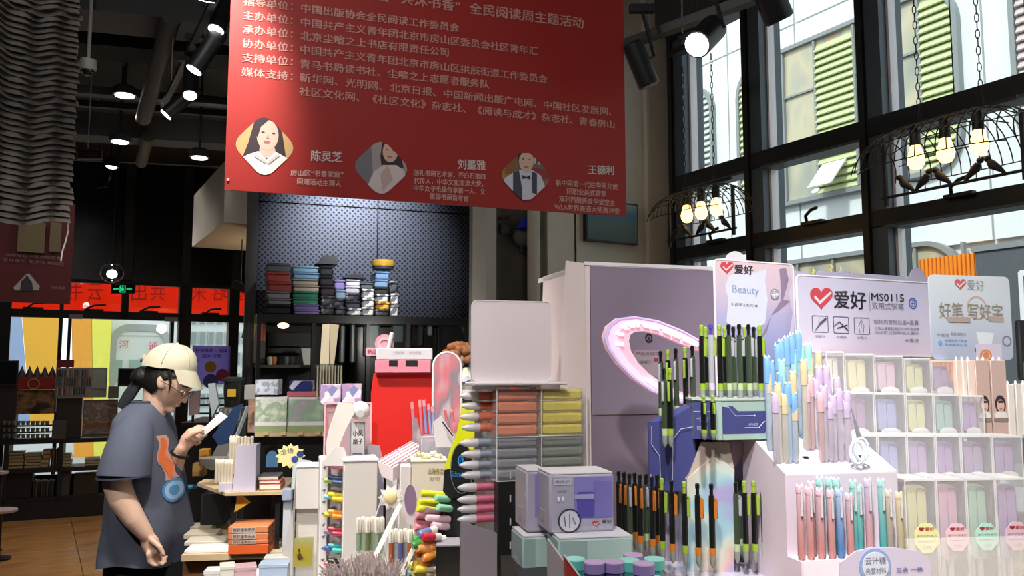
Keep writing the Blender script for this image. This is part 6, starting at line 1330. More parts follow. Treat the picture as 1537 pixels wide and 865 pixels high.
# ---- boxed gadgets
xf = Fr(825, 803, 1.50, 14)
def gadget(px0, y0, px1, y1, Y, deg, label, tint, win, detail=True, dep=.10):
    f = Fr(px0, y1, Y, deg); o = fth(f, 'boxed_gadget', label, 'box', 'clear printed boxes at the front'); a, b, c, d = f.B(px0, y0, px1, y1); c = 0
    MB(tint).box(0, b, 0, dep, 0, d, b=.004).build('carton', o); MB(M('e4e0e6', .4, var=.02)).box(.002, b - .002, .002, dep - .002, d, d + .002).build('top_sheet', o)
    mb = MB(win).box(b * .38, b * .97, -.001, 0, d * .25, d * .95); mb.build('window', o); 
    if detail:
        k = MB(mat('gadget_violet', '5a50a8', .4)).prism(rrect(b * .42, b * .68, d * .27, d * .70, .004), -.0022, -.001); k.prism(rrect(b * .69, b * .95, d * .27, d * .88, .004), -.0022, -.001, mat('gadget_violet2', '7c74bc', .4)); k.box(b * .38, b * .68, -.0026, -.0022, d * .58, d * .66, M('a8a4d0', .3)); k.build('gadget', o, smooth=False)
        mb = MB(M('c9c4d0', .5)).box(b * .06, b * .33, -.001, 0, d * .82, d * .93); mb.ring(circ(b * .30, d * .22, b * .155, 28), circ(b * .30, d * .22, b * .175, 28), -.0022, -.001, INK); mb.prism(circ(b * .30, d * .22, b * .155, 28), -.0012, 0, M('d4d0dc', .5))
        text(mb, '橡皮机', INKL, (b * .08, d * .85), (b * .31, d * .85), d * .06, -.0016)
        mb.tube([(b * .22, -.002, d * .30), (b * .24, -.002, d * .13)], .0012, 5, INKL).tube([(b * .3, -.002, d * .34), (b * .3, -.002, d * .10)], .0007, 5, INKL).tube([(b * .35, -.002, d * .27), (b * .39, -.002, d * .16)], .0012, 5, INKL)
        for s_ in (-1, 1): mb.ell((b * .17 + s_ * b * .035, -.001, d * .58), (b * .02, .002, d * .05), M('e8e6ee', .3), 8, 6)
        text(mb, '好用', INKL, (b * .12, d * .70), (b * .26, d * .70), d * .04, -.0014)
        for i in range(4): mb.box(b * (.50 + i * .12), b * (.59 + i * .12), -.0015, -.001, d * .05, d * .12, M('a8b0b8', .5))
        text(mb, '爱好', INK, (b * .80, d * .16), (b * .95, d * .16), d * .055, -.0015, bold=.01)
        mb.build('print', o, smooth=False)['kind'] = 'stuff'
        hm = MB(); heart(hm, f, px0 + (px1 - px0) * .66, y1 - (y1 - y0) * .225, px0 + (px1 - px0) * .77, y1 - (y1 - y0) * .13, HRT, M('d4d0dc', .5), -.0015); hm.build('heart_logo', o, smooth=False)
    mb = MB(M('b8a8ac', .5)); mb.box(-.001, 0, dep * .3, dep * .7, d * .15, d * .35); text(mb, '爱好', M('b86a70', .5), (0, 0), (.001, 0), .001, 0) if 0 else None
    mb.build('side_label', o); return o
BXP = mat('carton_lilac', 'b8b2c6', .25, alpha=.88, var=.08); BXT = mat('carton_teal', 'a4bcba', .3, alpha=.9, var=.08)
WNP = mat('window_violet', '8a84c8', .2); WNT = mat('window_teal', 'b4cfca', .25)
gadget(825, 712, 922, 803, 1.50, 12, 'front lilac boxed gadget with violet window and round emblem', BXP, WNP)
gadget(790, 708, 824, 800, 1.585, 12, 'lilac boxed gadget standing left behind the emblem box', BXP, WNP, False)
gadget(838, 808, 951, 872, 1.46, 10, 'teal boxed gadget below the lilac emblem box', BXT, WNT, False, .09)
gadget(784, 806, 836, 868, 1.56, 12, 'teal boxed gadget in the lower left of the box pile', BXT, WNT, False)
# raise those that float: a riser tray under the pile
fr2 = Fr(790, 873, 1.45, 12); a, b, c, d = fr2.B(790, 873, 955, 900); o = MB(M('2c2a2c', .5)).box(a, b, -.005, .22, ZT - fr2.o.z + .0005, -.004).build('riser_tray', None, fr2.o, fr2.a); tag(o, 'plain grey riser tray under the pile of boxed gadgets', 'tray')
# ---- jars in a red cornered tray
JT = M('5fb9b0', .4); JTL = M('9fe4d8', .35); JP = M('8a78b4', .4); JPL = M('c4a8cc', .35)
for i, (px, py, Y, w_, ln, bm_) in enumerate(((863, 838, 1.36, 1, JTL, JT), (892, 843, 1.32, 1, JPL, JP), (921, 842, 1.33, 1, JPL, JP), (944, 840, 1.34, .8, JTL, JT), (966, 845, 1.29, 1, JPL, JP), (982, 838, 1.36, 1, JTL, JT), (950, 832, 1.42, .9, JPL, JP))):
    p = at(px, py, Y); o = thing('lidded_jar', '%s from left of the %s-lidded jars in the front tray' % (ORD[i].capitalize(), 'teal' if bm_ is JT else 'purple'), 'jar', (p.x, p.y, ZT + .012), 0, 'lidded jars in the red tray'); h = p.z - ZT - .012; r = .0165
    MB(mat('jar_navy', '34306c', .25) if bm_ is JP else mat('jar_teal_dark', '2a7f7c', .25)).lathe([(r * .9, 0), (r * .95, .01), (r * .95, h - .018), (r * .8, h - .014)], n=20).build('body', o)
    l_ = MB(bm_).lathe([(r, h - .016), (r, h - .002)], n=24).build('lid', o); MB(ln).lathe([(r * 1.0, h - .002), (r * .96, h), (.0005, h + .0005)], n=24).build('lid_top', l_)
    MB(M('dcdce8', .4)).prism(rrect(-r * .4, r * .4, h - .035, h - .022, .003), -r * .95 - .0008, -r * .95).build('label', o)
tr_ = Fr(846, 865, 1.27, 6); o = fth(tr_, 'red_cornered_tray', 'tray with dark red triangular corner holding the lidded jars', 'tray'); zt0 = ZT - tr_.o.z + .0005
p0 = tr_.L(846, 833); p1 = tr_.L(872, 868)
MB(M('9a2a2a', .5)).prism([(p0.x, zt0), (p0.x, p0.z), (p1.x, p1.z), (p1.x + .01, zt0)], 0, .003).build('corner_board', o, smooth=False); MB(M('e0d0c8', .5)).tube([(p0.x, -.001, p0.z), (p1.x, -.001, p1.z)], .0014, 5).build('edge', o)
MB(M('c8bcc4', .5)).box(p0.x, p0.x + .16, 0, .17, zt0, zt0 + .01).box(p0.x, p0.x + .003, 0, .17, zt0 + .01, p0.z - .01, M('b8b0b8', .5)).build('tray', o)

# ================================================================ middle table
ZM = .90
table('merchandise_table', 'white topped table full of pens and cards in the middle', [(-.80, 2.42), (-.80, 1.95), (-.12, 2.0), (-.28, 2.36), (-.16, 2.95), (-.52, 2.95), (-.64, 2.5)], ZM, WHITE, M('9a7a54', .5))
def T(px, py, Y, deg=12): return Fr(px, py, Y, deg)
def boxpx(nm, label, cat, px0, y0, px1, y1, Y, m, dep=.05, deg=12, ground=None, b=.002, group=None):
    f = T(px0, y1, Y, deg); a, b_, c, d = f.B(px0, y0, px1, y1); c = 0 if ground is None else ground - f.o.z + .0005
    return f, tag(MB(m).box(0, b_, 0, dep, c, d, b=b).build(nm, None, f.o, f.a), label, cat, group)
BW = M('ddd6ce', .6, var=.02)
# tall white box and shelf with the yellow card
f = T(441, 860, 2.25, 8); o = fth(f, 'white_display_box', 'tall off-white display box with recessed lower part and yellow card', 'display box'); g0 = ZM - f.o.z + .0005; a, b, c, d = f.B(441, 702, 481, 860)
MB(BW).box(0, b, .02, .10, g0, d, b=.002).box(0, b, 0, .02, f.L(460, 765).z, d, BW, b=.002).build('body', o); MB(WHITE).box(-.002, b + .002, -.002, .102, d, d + .003).build('lid', o)
MB(M('c9c2bc', .6)).add([(-.03, .03, g0), (0, .0, g0), (0, .0, d), (-.012, .05, f.L(437, 765, .05).z), (-.04, .05, g0 + .05)], [(0, 1, 2, 3, 4)]).build('side_wing', o, smooth=False); MB(M('c9c2bc', .6)).box(b * .1, b * .35, -.0006, 0, f.L(450, 777).z, f.L(450, 776).z).build('slot', o)
f = T(441, 852, 2.2, 8); o = fth(f, 'yellow_card_holder', 'yellow card with small brown figure in a clear stand', 'card holder'); a, b, c, d = f.B(441, 808, 469, 850); g0 = ZM - f.o.z + .0005
MB(gradmat('yellow_card', [(0, 'e8d85c'), (.6, 'f0d23c'), (1, 'f4ec9c')], 2, 0, .07)).box(0, b, .004, .006, .0, d).build('card', o); MB(CLEAR).box(-.003, b + .003, .0, .003, g0, d + .003).box(-.003, b + .003, -.004, .03, g0, g0 + .012, frost('e0c890', .6)).build('stand', o)
MB(M('6b5018', .6)).ell((b * .3, .003, d * .35), (.006, .001, .009), n=8, k=6).cyl((b * .3, .003, d * .35), (b * .5, .003, d * .3), .002, 6).cyl((b * .3, .003, d * .5), (b * .25, .003, d * .62), .002, 6).build('figure_print', o)
# marker rack
f = T(478, 855, 2.18, 16); o = fth(f, 'marker_rack', 'narrow white dotted rack beside the colourful markers', 'rack'); g0 = ZM - f.o.z + .0005; a, b, c, d = f.B(478, 690, 492, 855); zz = d
MB(M('e9e4e0', .5, var=.02)).box(0, b, .0, .10, g0, d, b=.002).build('frame', o); mb = MB(INKL)
for k in range(11):
    z = d - .02 - k * .029; mb.add([(b * .25, -.0006, z), (b * .55, -.0006, z - .006), (b * .75, -.0006, z + .004)], [(0, 1, 2)])
mb.build('triangle_print', o, smooth=False)['kind'] = 'stuff'
MB(M('b8b2b0', .5)).box(b, f.L(513, 770).x, .04, .1, g0, f.L(500, 690, .04).z).build('back', o)
mkc = [('pink', ['e06a90', 'd85a84', 'e88aa8'], 697, 'pink'), ('lime', ['a8c85c', '3c4a7c', '34406c'], 721, 'green and navy'), ('yellow', ['7cc4c8', 'f0d428', 'e8c81c'], 746, 'yellow'), ('orange', ['c8c43c', 'f49a2c', 'f08a1c'], 772, 'orange'), ('crimson', ['8c7088', 'c0304c', 'b42c40'], 798, 'crimson'), ('blue', ['3c50a0', '4aa8b4', '3cb09c'], 823, 'blue and teal'), ('red', ['d84a2c', '2c2a2c', '242224'], 846, 'red and black')]
def marker(c, L_=.05, r=.0065):
    o = thing('marker', '', 'marker', group='markers in the dotted rack'); MB(M(c, .35, coat=.3)).tube([(0, 0, 0), (.004, 0, 0), (L_ * .8, 0, 0), (L_, 0, 0)], [r * .7, r, r, r], 10).build('cap', o); MB(M('e8e4e0', .4)).tube([(L_, 0, 0), (L_ + .02, 0, 0)], r * .9, 10).build('barrel', o); return o
pos = ['left', 'middle', 'right']
for nm, cs_, y, lbn in mkc:
    for i, c in enumerate(cs_):
        o = marker(c); q = T(486 + i * 6, y + (3 if i == 2 else -4 if i == 1 else 0), 2.165 + (0, .0, -.012)[i], 12); o.location = q.o; o.rotation_euler = (R(0), R(8), R(15)); o['label'] = '%s capped marker at the %s of the %s row in the rack' % (lbn.split(' ')[0].capitalize() if i == 0 else lbn.split(' ')[-1].capitalize(), pos[i], nm)
# white box right of the rack, with forked stand pieces
f = T(513, 865, 2.12, 14); g0 = ZM - f.o.z + .0005; a, b, c, d = f.B(513, 693, 566, 865)
o = fth(f, 'white_pedestal_box', 'wide off-white pedestal box right of the marker rack', 'pedestal'); MB(BW).box(0, b, 0, .12, g0, d, b=.002).build('body', o); MB(WHITE).box(-.002, b + .002, -.002, .122, d, d + .004).build('lid', o)
f2x = T(500, 693, 2.2, 14)
def prism_px(nm, label, cat, f, pts, v0, v1, m, par=None, sm=False, group=None, piece='panel'):
    q = [f.L(x, y, v0) for x, y in pts]; mb = MB(m).prism([(p.x, p.z) for p in q], v0, v1)
    # keep outward normals whatever the order
    if par is not None: return mb.build(nm, par, smooth=sm)
    return tag(mb.build(nm, None, f.o, f.a, smooth=sm), label, cat, group)
prism_px('white_folded_strip', 'tall curving cream paper strip standing beside the white fan', 'paper', f2x, [(491, 690), (489, 668), (495, 640), (508, 604), (531, 606), (531, 622), (519, 645), (510, 668), (506, 690)], -.02, -.014, M('f2ece2', .5))
prism_px('white_rounded_tab', 'white rounded card tab on top of the marker rack', 'card', f2x, [(486, 700), (488, 690), (503, 671), (517, 673), (519, 680), (519, 700)], -.055, -.05, M('ece6e0', .5))
f = T(535, 688, 2.24, 10); o = fth(f, 'desk_fan', 'small white round-headed fan box with printed black and white label', 'fan')
q = f.L(541, 617); MB(M('e6e0de', .4)).ell((q.x, .01, q.z), (.026, .03, .026), n=20, k=12).build('head', o); MB(M('c8c4c4', .4)).cyl((q.x, -.021, q.z - .006), (q.x, -.018, q.z - .006), .01, 16).build('button', o)
a, b, c, d = f.B(525, 635, 548, 690); MB(M('8f8e94', .5)).box(a, b, .012, .05, c, d).build('body', o); mb = MB(M('d8d8d6', .5)).box(a + .004, b - .002, .009, .012, c, d); text(mb, '小风', INK, (a + .008, c + (d - c) * .62), (b - .006, c + (d - c) * .62), .016, .008, bold=.01); text(mb, '扇子', INK, (a + .008, c + (d - c) * .40), (b - .006, c + (d - c) * .40), .016, .008, bold=.01); mb.box(a + .008, b - .006, .0075, .009, c + .012, c + .016, INKL); mb.build('label', o, smooth=False)
f = T(548, 692, 2.3, 10); prism_px('lilac_card_stand', 'pale lilac cut-corner card stand beside the red box', 'card stand', f, [(545, 692), (546, 675), (556, 668), (570, 670), (575, 690), (574, 696)], 0, .02, M('d8cfd6', .5, var=.02))
f = T(488, 690, 2.42, 8); o = fth(f, 'stationery_frame', 'clear pink outlined frame behind the white fan', 'frame'); a, b, c, d = f.B(486, 604, 558, 690)
MB(M('e8bcc4', .4)).ring(rrect(a + .005, b - .005, c, d - .005, .003, 1), rrect(a, b, c - .004, d, .004, 1), 0, .006).build('border', o); MB(frost('e8c4c8', .5)).box(a, b, .006, .009, c, d).build('sheet', o)
mb = MB(M('d87c84', .5)); a2, b2, c2, d2 = f.B(490, 612, 504, 650, -.001); mb.ring(rrect(a2 + .002, b2 - .002, c2 + .002, d2 - .002, .002, 1), rrect(a2, b2, c2, d2, .002, 1), -.002, -.0005); mb.build('red_outline', o)
f = T(481, 607, 2.5, 8); HOL2 = blotch('sticker_sheet_print', ['e8e2ee', 'b49cc8', 'd8c0d0', 'f4f0f4', '8c94c4', 'd4a4b4'], 45, .2, 'voronoi')
for i, (px0, px1, y0) in enumerate(((481, 512, 577), (513, 543, 576))):
    f_, o = boxpx('sticker_pack', 'shiny purple white sticker pack, the %s of two behind the fan' % ('left' if i == 0 else 'right'), 'sticker pack', px0, y0, px1, 608, 2.5 + i * .02, HOL2, .02, 8)
# ruler scroll in a clear stand
f = T(478, 600, 2.75, 6); o = fth(f, 'bookmark_stand', 'tall beige bookmark pair above slatted clear stand', 'bookmark stand')
for pts, c in (([(478, 585), (484, 487), (495, 486), (493, 585)], 'cfc2a4'), ([(494, 585), (496, 486), (509, 488), (500, 560), (497, 585)], 'bcae90')):
    prism_px('bookmark', '', '', f, pts, 0, .003, M(c, .6), par=o)
a, b, c, d = f.B(474, 546, 514, 600, -.02); MB(CLEAR).box(a, b, -.022, -.020, c, d).box(a, b, -.004, -.002, c, d, CLEAR).build('clear_box', o)
for k in range(9):
    x = a + (b - a) * (k + .5) / 9; s_ = MB(M('cdbf9e', .6)).box(x - .0022, x + .0022, -.014, -.010, c, d - .006).build('slat', o)
# red box panel and pink sign box
f = T(556, 690, 2.55, 4); o = fth(f, 'red_display_board', 'plain bright red display panel under the pink sign box', 'panel'); RB = mat('vivid_red', 'd81e12', .5, var=.02)
g0 = ZM - f.o.z + .0005; q = [f.L(x, y) for x, y in ((561, 560), (648, 560), (648, 652), (640, 690), (578, 694), (555, 676), (557, 590))]; pl2 = [(p.x, p.z) for p in q]; 
MB(RB).prism(pl2, 0, .05).build('panel', o, smooth=False); MB(M('d4cfcc', .5)).box(f.L(580, 690).x, f.L(640, 690).x, .01, .04, g0, q[4].z + .004).build('post', o)
f = T(563, 560, 2.52, 4); o = fth(f, 'pink_sign_box', 'pink and white slotted sign box standing on the red panel', 'sign box'); a, b, c, d = f.B(563, 540, 647, 560); c0, d0 = c, d
MB(M('e08c9c', .45)).box(a, b, 0, .06, c, d, b=.002).build('body', o); a1, b1, c1, d1 = f.B(565, 523, 649, 540); MB(M('d8d4d8', .4)).box(a1, b1, .002, .06, c1, d1, b=.002).build('upper_strip', o)
for px0, px1 in ((584, 597), (609, 627)): a2, b2, c2, d2 = f.B(px0, 541, px1, 550); MB(BLK).box(a2, b2, -.001, .0, c2, d2).build('slot', o)
mb = MB(); ft(mb, f, '文具好物', 590, 532, 606, 532, 5, M('b09aa8', .5), 0, .0012); ft(mb, f, '全场精选', 614, 532, 632, 532, 5, M('b09aa8', .5), 0, .0012); mb.build('lettering', o, smooth=False)['kind'] = 'stuff'
q = f.L(577, 516, .02); MB(M('d89ca8', .45)).prism(circ(q.x, q.z, .029, 26), .02, .028).build('round_topper', o); q2 = q; MB(M('e4b4bc', .45)).ring(circ(q.x, q.z, .012), circ(q.x, q.z, .020), .017, .02).build('topper_ring', o)
MB(M('e4e0e0', .4)).tube([f.L(583, 524, .01), f.L(588, 503, .01)], [.005, .007], 10).ell(f.L(588, 502, .01), (.007, .007, .007), n=10, k=6).build('white_stick', o)
a2, b2, c2, d2 = f.B(549, 522, 568, 534, .01); mb = MB(M('e0a8b0', .45)).prism(rrect(a2, b2, c2, d2, .004), .01, .016); text(mb, '新品', M('c8586c', .5), (a2 + .006, c2 + .005), (b2 - .006, c2 + .005), .014, .0092, bold=.01); mb.build('name_tag', o, smooth=False)
# arched cartoon board
f = T(650, 650, 2.4, 10); o = fth(f, 'arched_board', 'arched pink and grey marbled board right of the red panel', 'board'); MAR = blotch('marbled_pink', ['d8a0a8', 'e4c8cc', '8c8890', 'd87c84', 'c0b4bc', 'e0b0b4'], 14, .4, 'noise', stretch=(1, 1, .35))
arc = []
for i in range(15): t = math.pi * i / 14; arc.append((671.5 + 21 * math.cos(t), 551 - 22 * math.sin(t)))
prism_px('panel', '', '', f, [(692.5, 655)] + arc + [(650.5, 655)], 0, .004, MAR, par=o); q = [f.L(x, y, -.003) for x, y in [(693, 655)] + arc + [(650, 655)]]; MB(M('e6e0e2', .4)).tube([(p.x, .002, p.z) for p in q], .0035, 8).build('rim', o)
# pens in cups before it
for i, (px, y0, y1, c, nm) in enumerate(((622, 603, 655, 'c890a4', 'mauve'), (634, 600, 655, 'd47c88', 'rose'), (640, 600, 650, '8c98c4', 'blue'), (647, 606, 652, '94a0cc', 'pale blue'), (653, 610, 655, '98a4c8', 'grey blue'), (671, 612, 632, 'd86c78', 'red'), (681, 614, 634, 'd8747c', 'coral'))):
    p = at(px, y1, 2.33); L_ = at(px, y0, 2.33).z - p.z; o = thing('slim_pen', '%s slim pen, %s from the left before the arched board' % (nm.capitalize(), ORD[i]), 'pen', p, 0, 'slim pens before the arched board'); MB(M(c, .35)).tube([(0, 0, 0), (-.006, 0, L_ * .8)], .004, 8).build('barrel', o); MB(M('e8a0a4', .35)).tube([(-.006, 0, L_ * .8), (-.008, 0, L_)], [.005, .004], 8).build('cap', o)
f = T(633, 690, 2.3, 10); a, b, c, d = f.B(632, 655, 690, 692); tag(MB(frost('c8c8d0', .6)).box(a, b, 0, .08, ZM - f.o.z + .0005, d, b=.002).build('clear_bin', None, f.o, f.a), 'frosted grey bin holding slim pens before the arched board', 'bin')
prism_px('pink_leaflet', 'narrow pink red printed leaflet beside the slim pens', 'leaflet', T(620, 665, 2.3, 5), [(619, 664), (620, 627), (626, 627), (632, 655), (632, 668)], 0, .003, MAR)
prism_px('house_shaped_card', 'white house shaped card with dark slanting lines', 'card', T(655, 662, 2.22, 8), [(654, 672), (650, 634), (662, 624), (680, 652), (684, 672)], 0, .004, M('dcd6d8', .5, var=.02))
tag(MB(INK).tube([at(664, 633, 2.205), at(680, 655, 2.205)], .0022, 5).build('dark_pen'), 'thin dark pen slanting across the house shaped card', 'pen')
# doll
f = T(690, 590, 2.7, 0); o = fth(f, 'doll', 'doll with curly brown hair behind the blank square board', 'doll'); CH = mat('curly_hair', '8e5a34', .7, var=.4, scale=40, bump=.6)
mb = MB(CH); random.seed(3)
for k in range(46):
    a_ = random.uniform(0, 6.28); e_ = random.uniform(-.4, 1.4); q = f.L(690, 535); mb.ell((q.x + .045 * math.cos(a_) * math.cos(e_), .035 * math.sin(a_) * math.cos(e_), q.z + .036 * math.sin(e_)), (.016, .016, .014), n=8, k=6)
mb.build('hair', o); q = f.L(682, 541, -.02); MB(SK).ell((q.x, -.012, q.z), (.034, .034, .034), n=16, k=10).build('head', o); MB(M('d8dcc4', .7)).tube([f.L(696, 552), f.L(697, 566), f.L(699, 582)], [.018, .03, .036], 14).build('dress', o)
MB(M('c4c4e0', .7)).tube([f.L(692, 568, -.02), f.L(694, 574, -.02)], [.026, .03], 12).build('bow', o); MB(M('e8e8ec', .7)).tube([f.L(698, 580), f.L(699, 596)], [.034, .03], 12).build('skirt', o); MB(M('1c1c20', .6)).box(-.03, .04, -.02, .03, f.L(700, 720).z, f.L(700, 598).z, b=.004).build('stand', o)
# slanted striped tray
f = T(565, 700, 2.28, 10); o = fth(f, 'slanted_tray', 'white slanted tray with pink stripes in front of the red panel', 'tray')
A_ = f.L(565, 692, 0); B_ = f.L(590, 703, -.06); C_ = f.L(658, 662, .10); D_ = f.L(630, 655, .17); g0 = ZM - f.o.z + .0005
tp = [Vector((A_.x, 0, A_.z)), Vector((B_.x, -.06, B_.z)), Vector((C_.x, .10, C_.z)), Vector((D_.x, .17, D_.z))]
mb = MB(M('e9dcde', .5, var=.02)); lo = [Vector((p.x, p.y, p.z - .035)) for p in tp]; mb.add(tp + lo, [(0, 1, 2, 3), (7, 6, 5, 4), (0, 4, 5, 1), (1, 5, 6, 2), (2, 6, 7, 3), (3, 7, 4, 0)]); mb.build('body', o, smooth=False)
for k in range(5):
    t = (k + .5) / 5; p = tp[0].lerp(tp[1], t); q = tp[3].lerp(tp[2], t); MB(M('d8a4ac' if k % 2 else 'c89aa4', .5)).tube([p + Vector((0, 0, .002)), q + Vector((0, 0, .002))], .0016, 5).build('stripe', o)
MB(M('c2cae0', .5)).box(A_.x, A_.x + .02, -.02, .06, g0, A_.z - .036).build('leg', o)
MB(M('a8989c', .5)).box(f.L(598, 700, -.04).x, f.L(613, 700, -.04).x, -.04, .04, f.L(600, 722, -.04).z, f.L(600, 694, -.04).z).box(f.L(598, 700, -.03).x, f.L(613, 700, -.03).x, -.03, .04, g0, f.L(600, 722, -.04).z - .0005, WHITE).build('support_box', o)
# cream box with gold writing
f = T(625, 745, 2.14, 8); o = fth(f, 'cream_gift_box', 'cream box with gold lettering filled with small flowers', 'box'); g0 = ZM - f.o.z + .0005; a, b, c, d = f.B(618, 694, 670, 740); MB(M('dcd2be', .5, var=.03)).box(a, b, 0, .08, g0, d).build('body', o)
MB(M('eee8dc', .5)).box(a - .002, b + .002, -.002, .082, d, d + .006, b=.001).build('rim', o)
mb = MB(); ft(mb, f, '山海有灵', 642, 712, 666, 713, 9, M('b0935c', .5), .01); ft(mb, f, '好物', 645, 722, 660, 722, 6, M('b0935c', .5)); mb.build('lettering', o, smooth=False)['kind'] = 'stuff'
mb = MB(); random.seed(5)
for k in range(26): x = random.uniform(a + .01, b - .01); y = random.uniform(.01, .07); mb.ell((x, y, d + .008 + random.uniform(0, .01)), (.006, .006, .005), M(random.choice(['e8e4c8', 'd8d48c', 'c8c4a0', 'f0ece0']), .6), 8, 5)
mb.build('flowers', o)['kind'] = 'stuff'
f_, o = boxpx('pale_grey_box', 'grey sided white box left of the cream box', 'box', 600, 700, 617, 744, 2.18, M('cfc8c6', .5), .06, 8, ground=ZM)
# yellow and black brand sign
f = T(690, 748, 2.02, -8); o = fth(f, 'highlighter_sign', 'yellow and black curved sign with blue pen nib logo', 'sign'); 
def pz(pts, v0, v1, m, nm): return prism_px(nm, '', '', f, pts, v0, v1, m, par=o)
pz([(666, 746), (668, 702), (674, 680), (684, 655), (691, 625), (693, 605), (712, 605), (712, 746)], 0, .004, M('d8dc14', .45, var=.02), 'board'); pz([(664, 748), (667, 706), (675, 704), (712, 714), (712, 748)], -.002, 0, M('161618', .45), 'lower_band')
ov = [(693 + 16 * math.cos(t), 703 + 37 * math.sin(t)) for t in [2 * math.pi * i / 28 for i in range(28)]]; pz(ov, -.004, -.002, M('1a1c1e', .4), 'oval_field')
q = [f.L(693 + 17 * math.cos(t), 703 + 38 * math.sin(t), -.004) for t in [2 * math.pi * i / 28 for i in range(28)]]; MB(M('7a8a8c', .4)).tube([(p.x, -.004, p.z) for p in q], .0008, 5, closed=True).build('oval_line', o)
mb = MB(); ft(mb, f, 'Schneider', 677, 716, 705, 718, 9, M('2f8ac8', .4), .01, -.0046); ov2 = [f.L(691.5 + 4.5 * math.cos(t), 692 + 8 * math.sin(t), -.0046) for t in [2 * math.pi * i / 20 for i in range(20)]]; iv2 = [f.L(691.5 + 2.5 * math.cos(t), 692 + 6 * math.sin(t), -.0046) for t in [2 * math.pi * i / 20 for i in range(20)]]
mb.ring([(p.x, p.z) for p in iv2], [(p.x, p.z) for p in ov2], -.0048, -.0042, M('2f8ac8', .4)); mb.tube([f.L(689, 700, -.0046), f.L(694, 684, -.0046)], .001, 5, M('2f8ac8', .4)); mb.build('lettering', o, smooth=False)['kind'] = 'stuff'
MB(BLK).box(f.L(668, 748).x, f.L(712, 748).x, .004, .03, ZM - f.o.z + .0005, f.L(690, 735).z).build('stand', o)
# highlighters stacked with black holders
hl = [('e6e43c', 632, 666, 741, 0, 'yellow'), ('8fd0a8', 654, 678, 748, 0, 'mint green'), ('e2e030', 628, 656, 754, 0, 'bright yellow'), ('94d8b0', 657, 676, 762, 0, 'pale mint'), ('dcd84c', 627, 652, 764, 0, 'lemon'), ('d0a8b8', 636, 658, 766, 0, 'dusty pink'), ('e8c4d0', 640, 674, 778, 0, 'pale pink'), ('dc9aac', 625, 650, 773, 0, 'rose'), ('d4808c', 624, 647, 783, 0, 'salmon'), ('eccad6', 648, 672, 789, 0, 'light pink'), ('dc8c9c', 623, 648, 792, 0, 'coral pink')]
for i, (c, x0, x1, y, _, nm) in enumerate(hl):
    p = at(x0, y, 1.99 + .01 * (i % 3)); q = at(x1, y + 2, 2.03 + .01 * (i % 3)); d = q - p; o = thing('highlighter', '%s highlighter lying in the stack beside the curved sign' % nm.capitalize(), 'highlighter', p, 0, 'stacked highlighters'); u = d.normalized(); r = .0085
    MB(M(c, .35, coat=.3)).tube([u * 0, u * .004, d], [r * .7, r, r], 12).build('cap', o); MB(M('151517', .4)).tube([d, d + u * .028], [r * 1.0, r * .96], 12).build('barrel', o)
f_, o = boxpx('black_holder', 'black box holder behind the stacked highlighters', 'holder', 656, 741, 694, 826, 2.09, M('0f0f11', .4), .05, 6, ground=ZM + .04)
mk2 = [('d8344c', 640, 806, 'crimson'), ('6c84b8', 634, 803, 'steel blue'), ('58a050', 625, 811, 'green'), ('4c9448', 624, 820, 'dark green'), ('f0943c', 637, 814, 'orange'), ('ec8c3c', 648, 817, 'deep orange'), ('f0a860', 632, 824, 'apricot'), ('ee8c34', 642, 829, 'tangerine'), ('e88430', 628, 832, 'burnt orange'), ('f0983c', 640, 839, 'amber'), ('f0a43c', 634, 845, 'golden orange'), ('f2e05c', 620, 851, 'yellow'), ('f0dc54', 628, 856, 'canary'), ('ece47c', 625, 863, 'pale yellow'), ('8cb8b4', 617, 862, 'grey teal')]
for i, (c, x, y, nm) in enumerate(mk2):
    p = at(x - 5, y, 1.93 + .012 * (i % 3)); o = thing('marker', '%s marker cap in the heap above the white divider' % nm.capitalize(), 'marker', p, 0, 'heap of marker caps'); d = Vector((.022, .02, -.004 + .008 * (i % 2))); r = .0095
    MB(M(c, .3, coat=.4)).tube([d * 0, d * .15, d], [r * .7, r, r], 12).build('cap', o); MB(M('e6e2dc', .4)).tube([d, d * 1.6], r * .9, 12).build('barrel', o)
pw_ = [(px, py) for px, py in ((598, 865), (655, 812))]
p = at(600, 868, 1.86); q = at(625, 815, 1.98); u = (q - p)
tag(MB(M('e4e2da', .5)).tube([p * 0, u], .006, 4).build('white_divider', None, p), 'white slanting divider strip in front of the marker heap', 'divider')
p = at(658, 815, 1.95); f = T(655, 830, 1.93, 6); tag(MB(M('a7a2aa', .5)).box(0, f.L(692, 812).x, 0, .08, f.L(655, 818).z - .005, f.L(655, 818).z, b=.001).box(0, f.L(692, 812).x, .002, .08, ZM + .05 - f.o.z, f.L(655, 818).z - .0055, BLK).build('grey_tray', None, f.o, f.a), 'grey shallow tray with black underside before the black holder', 'tray')
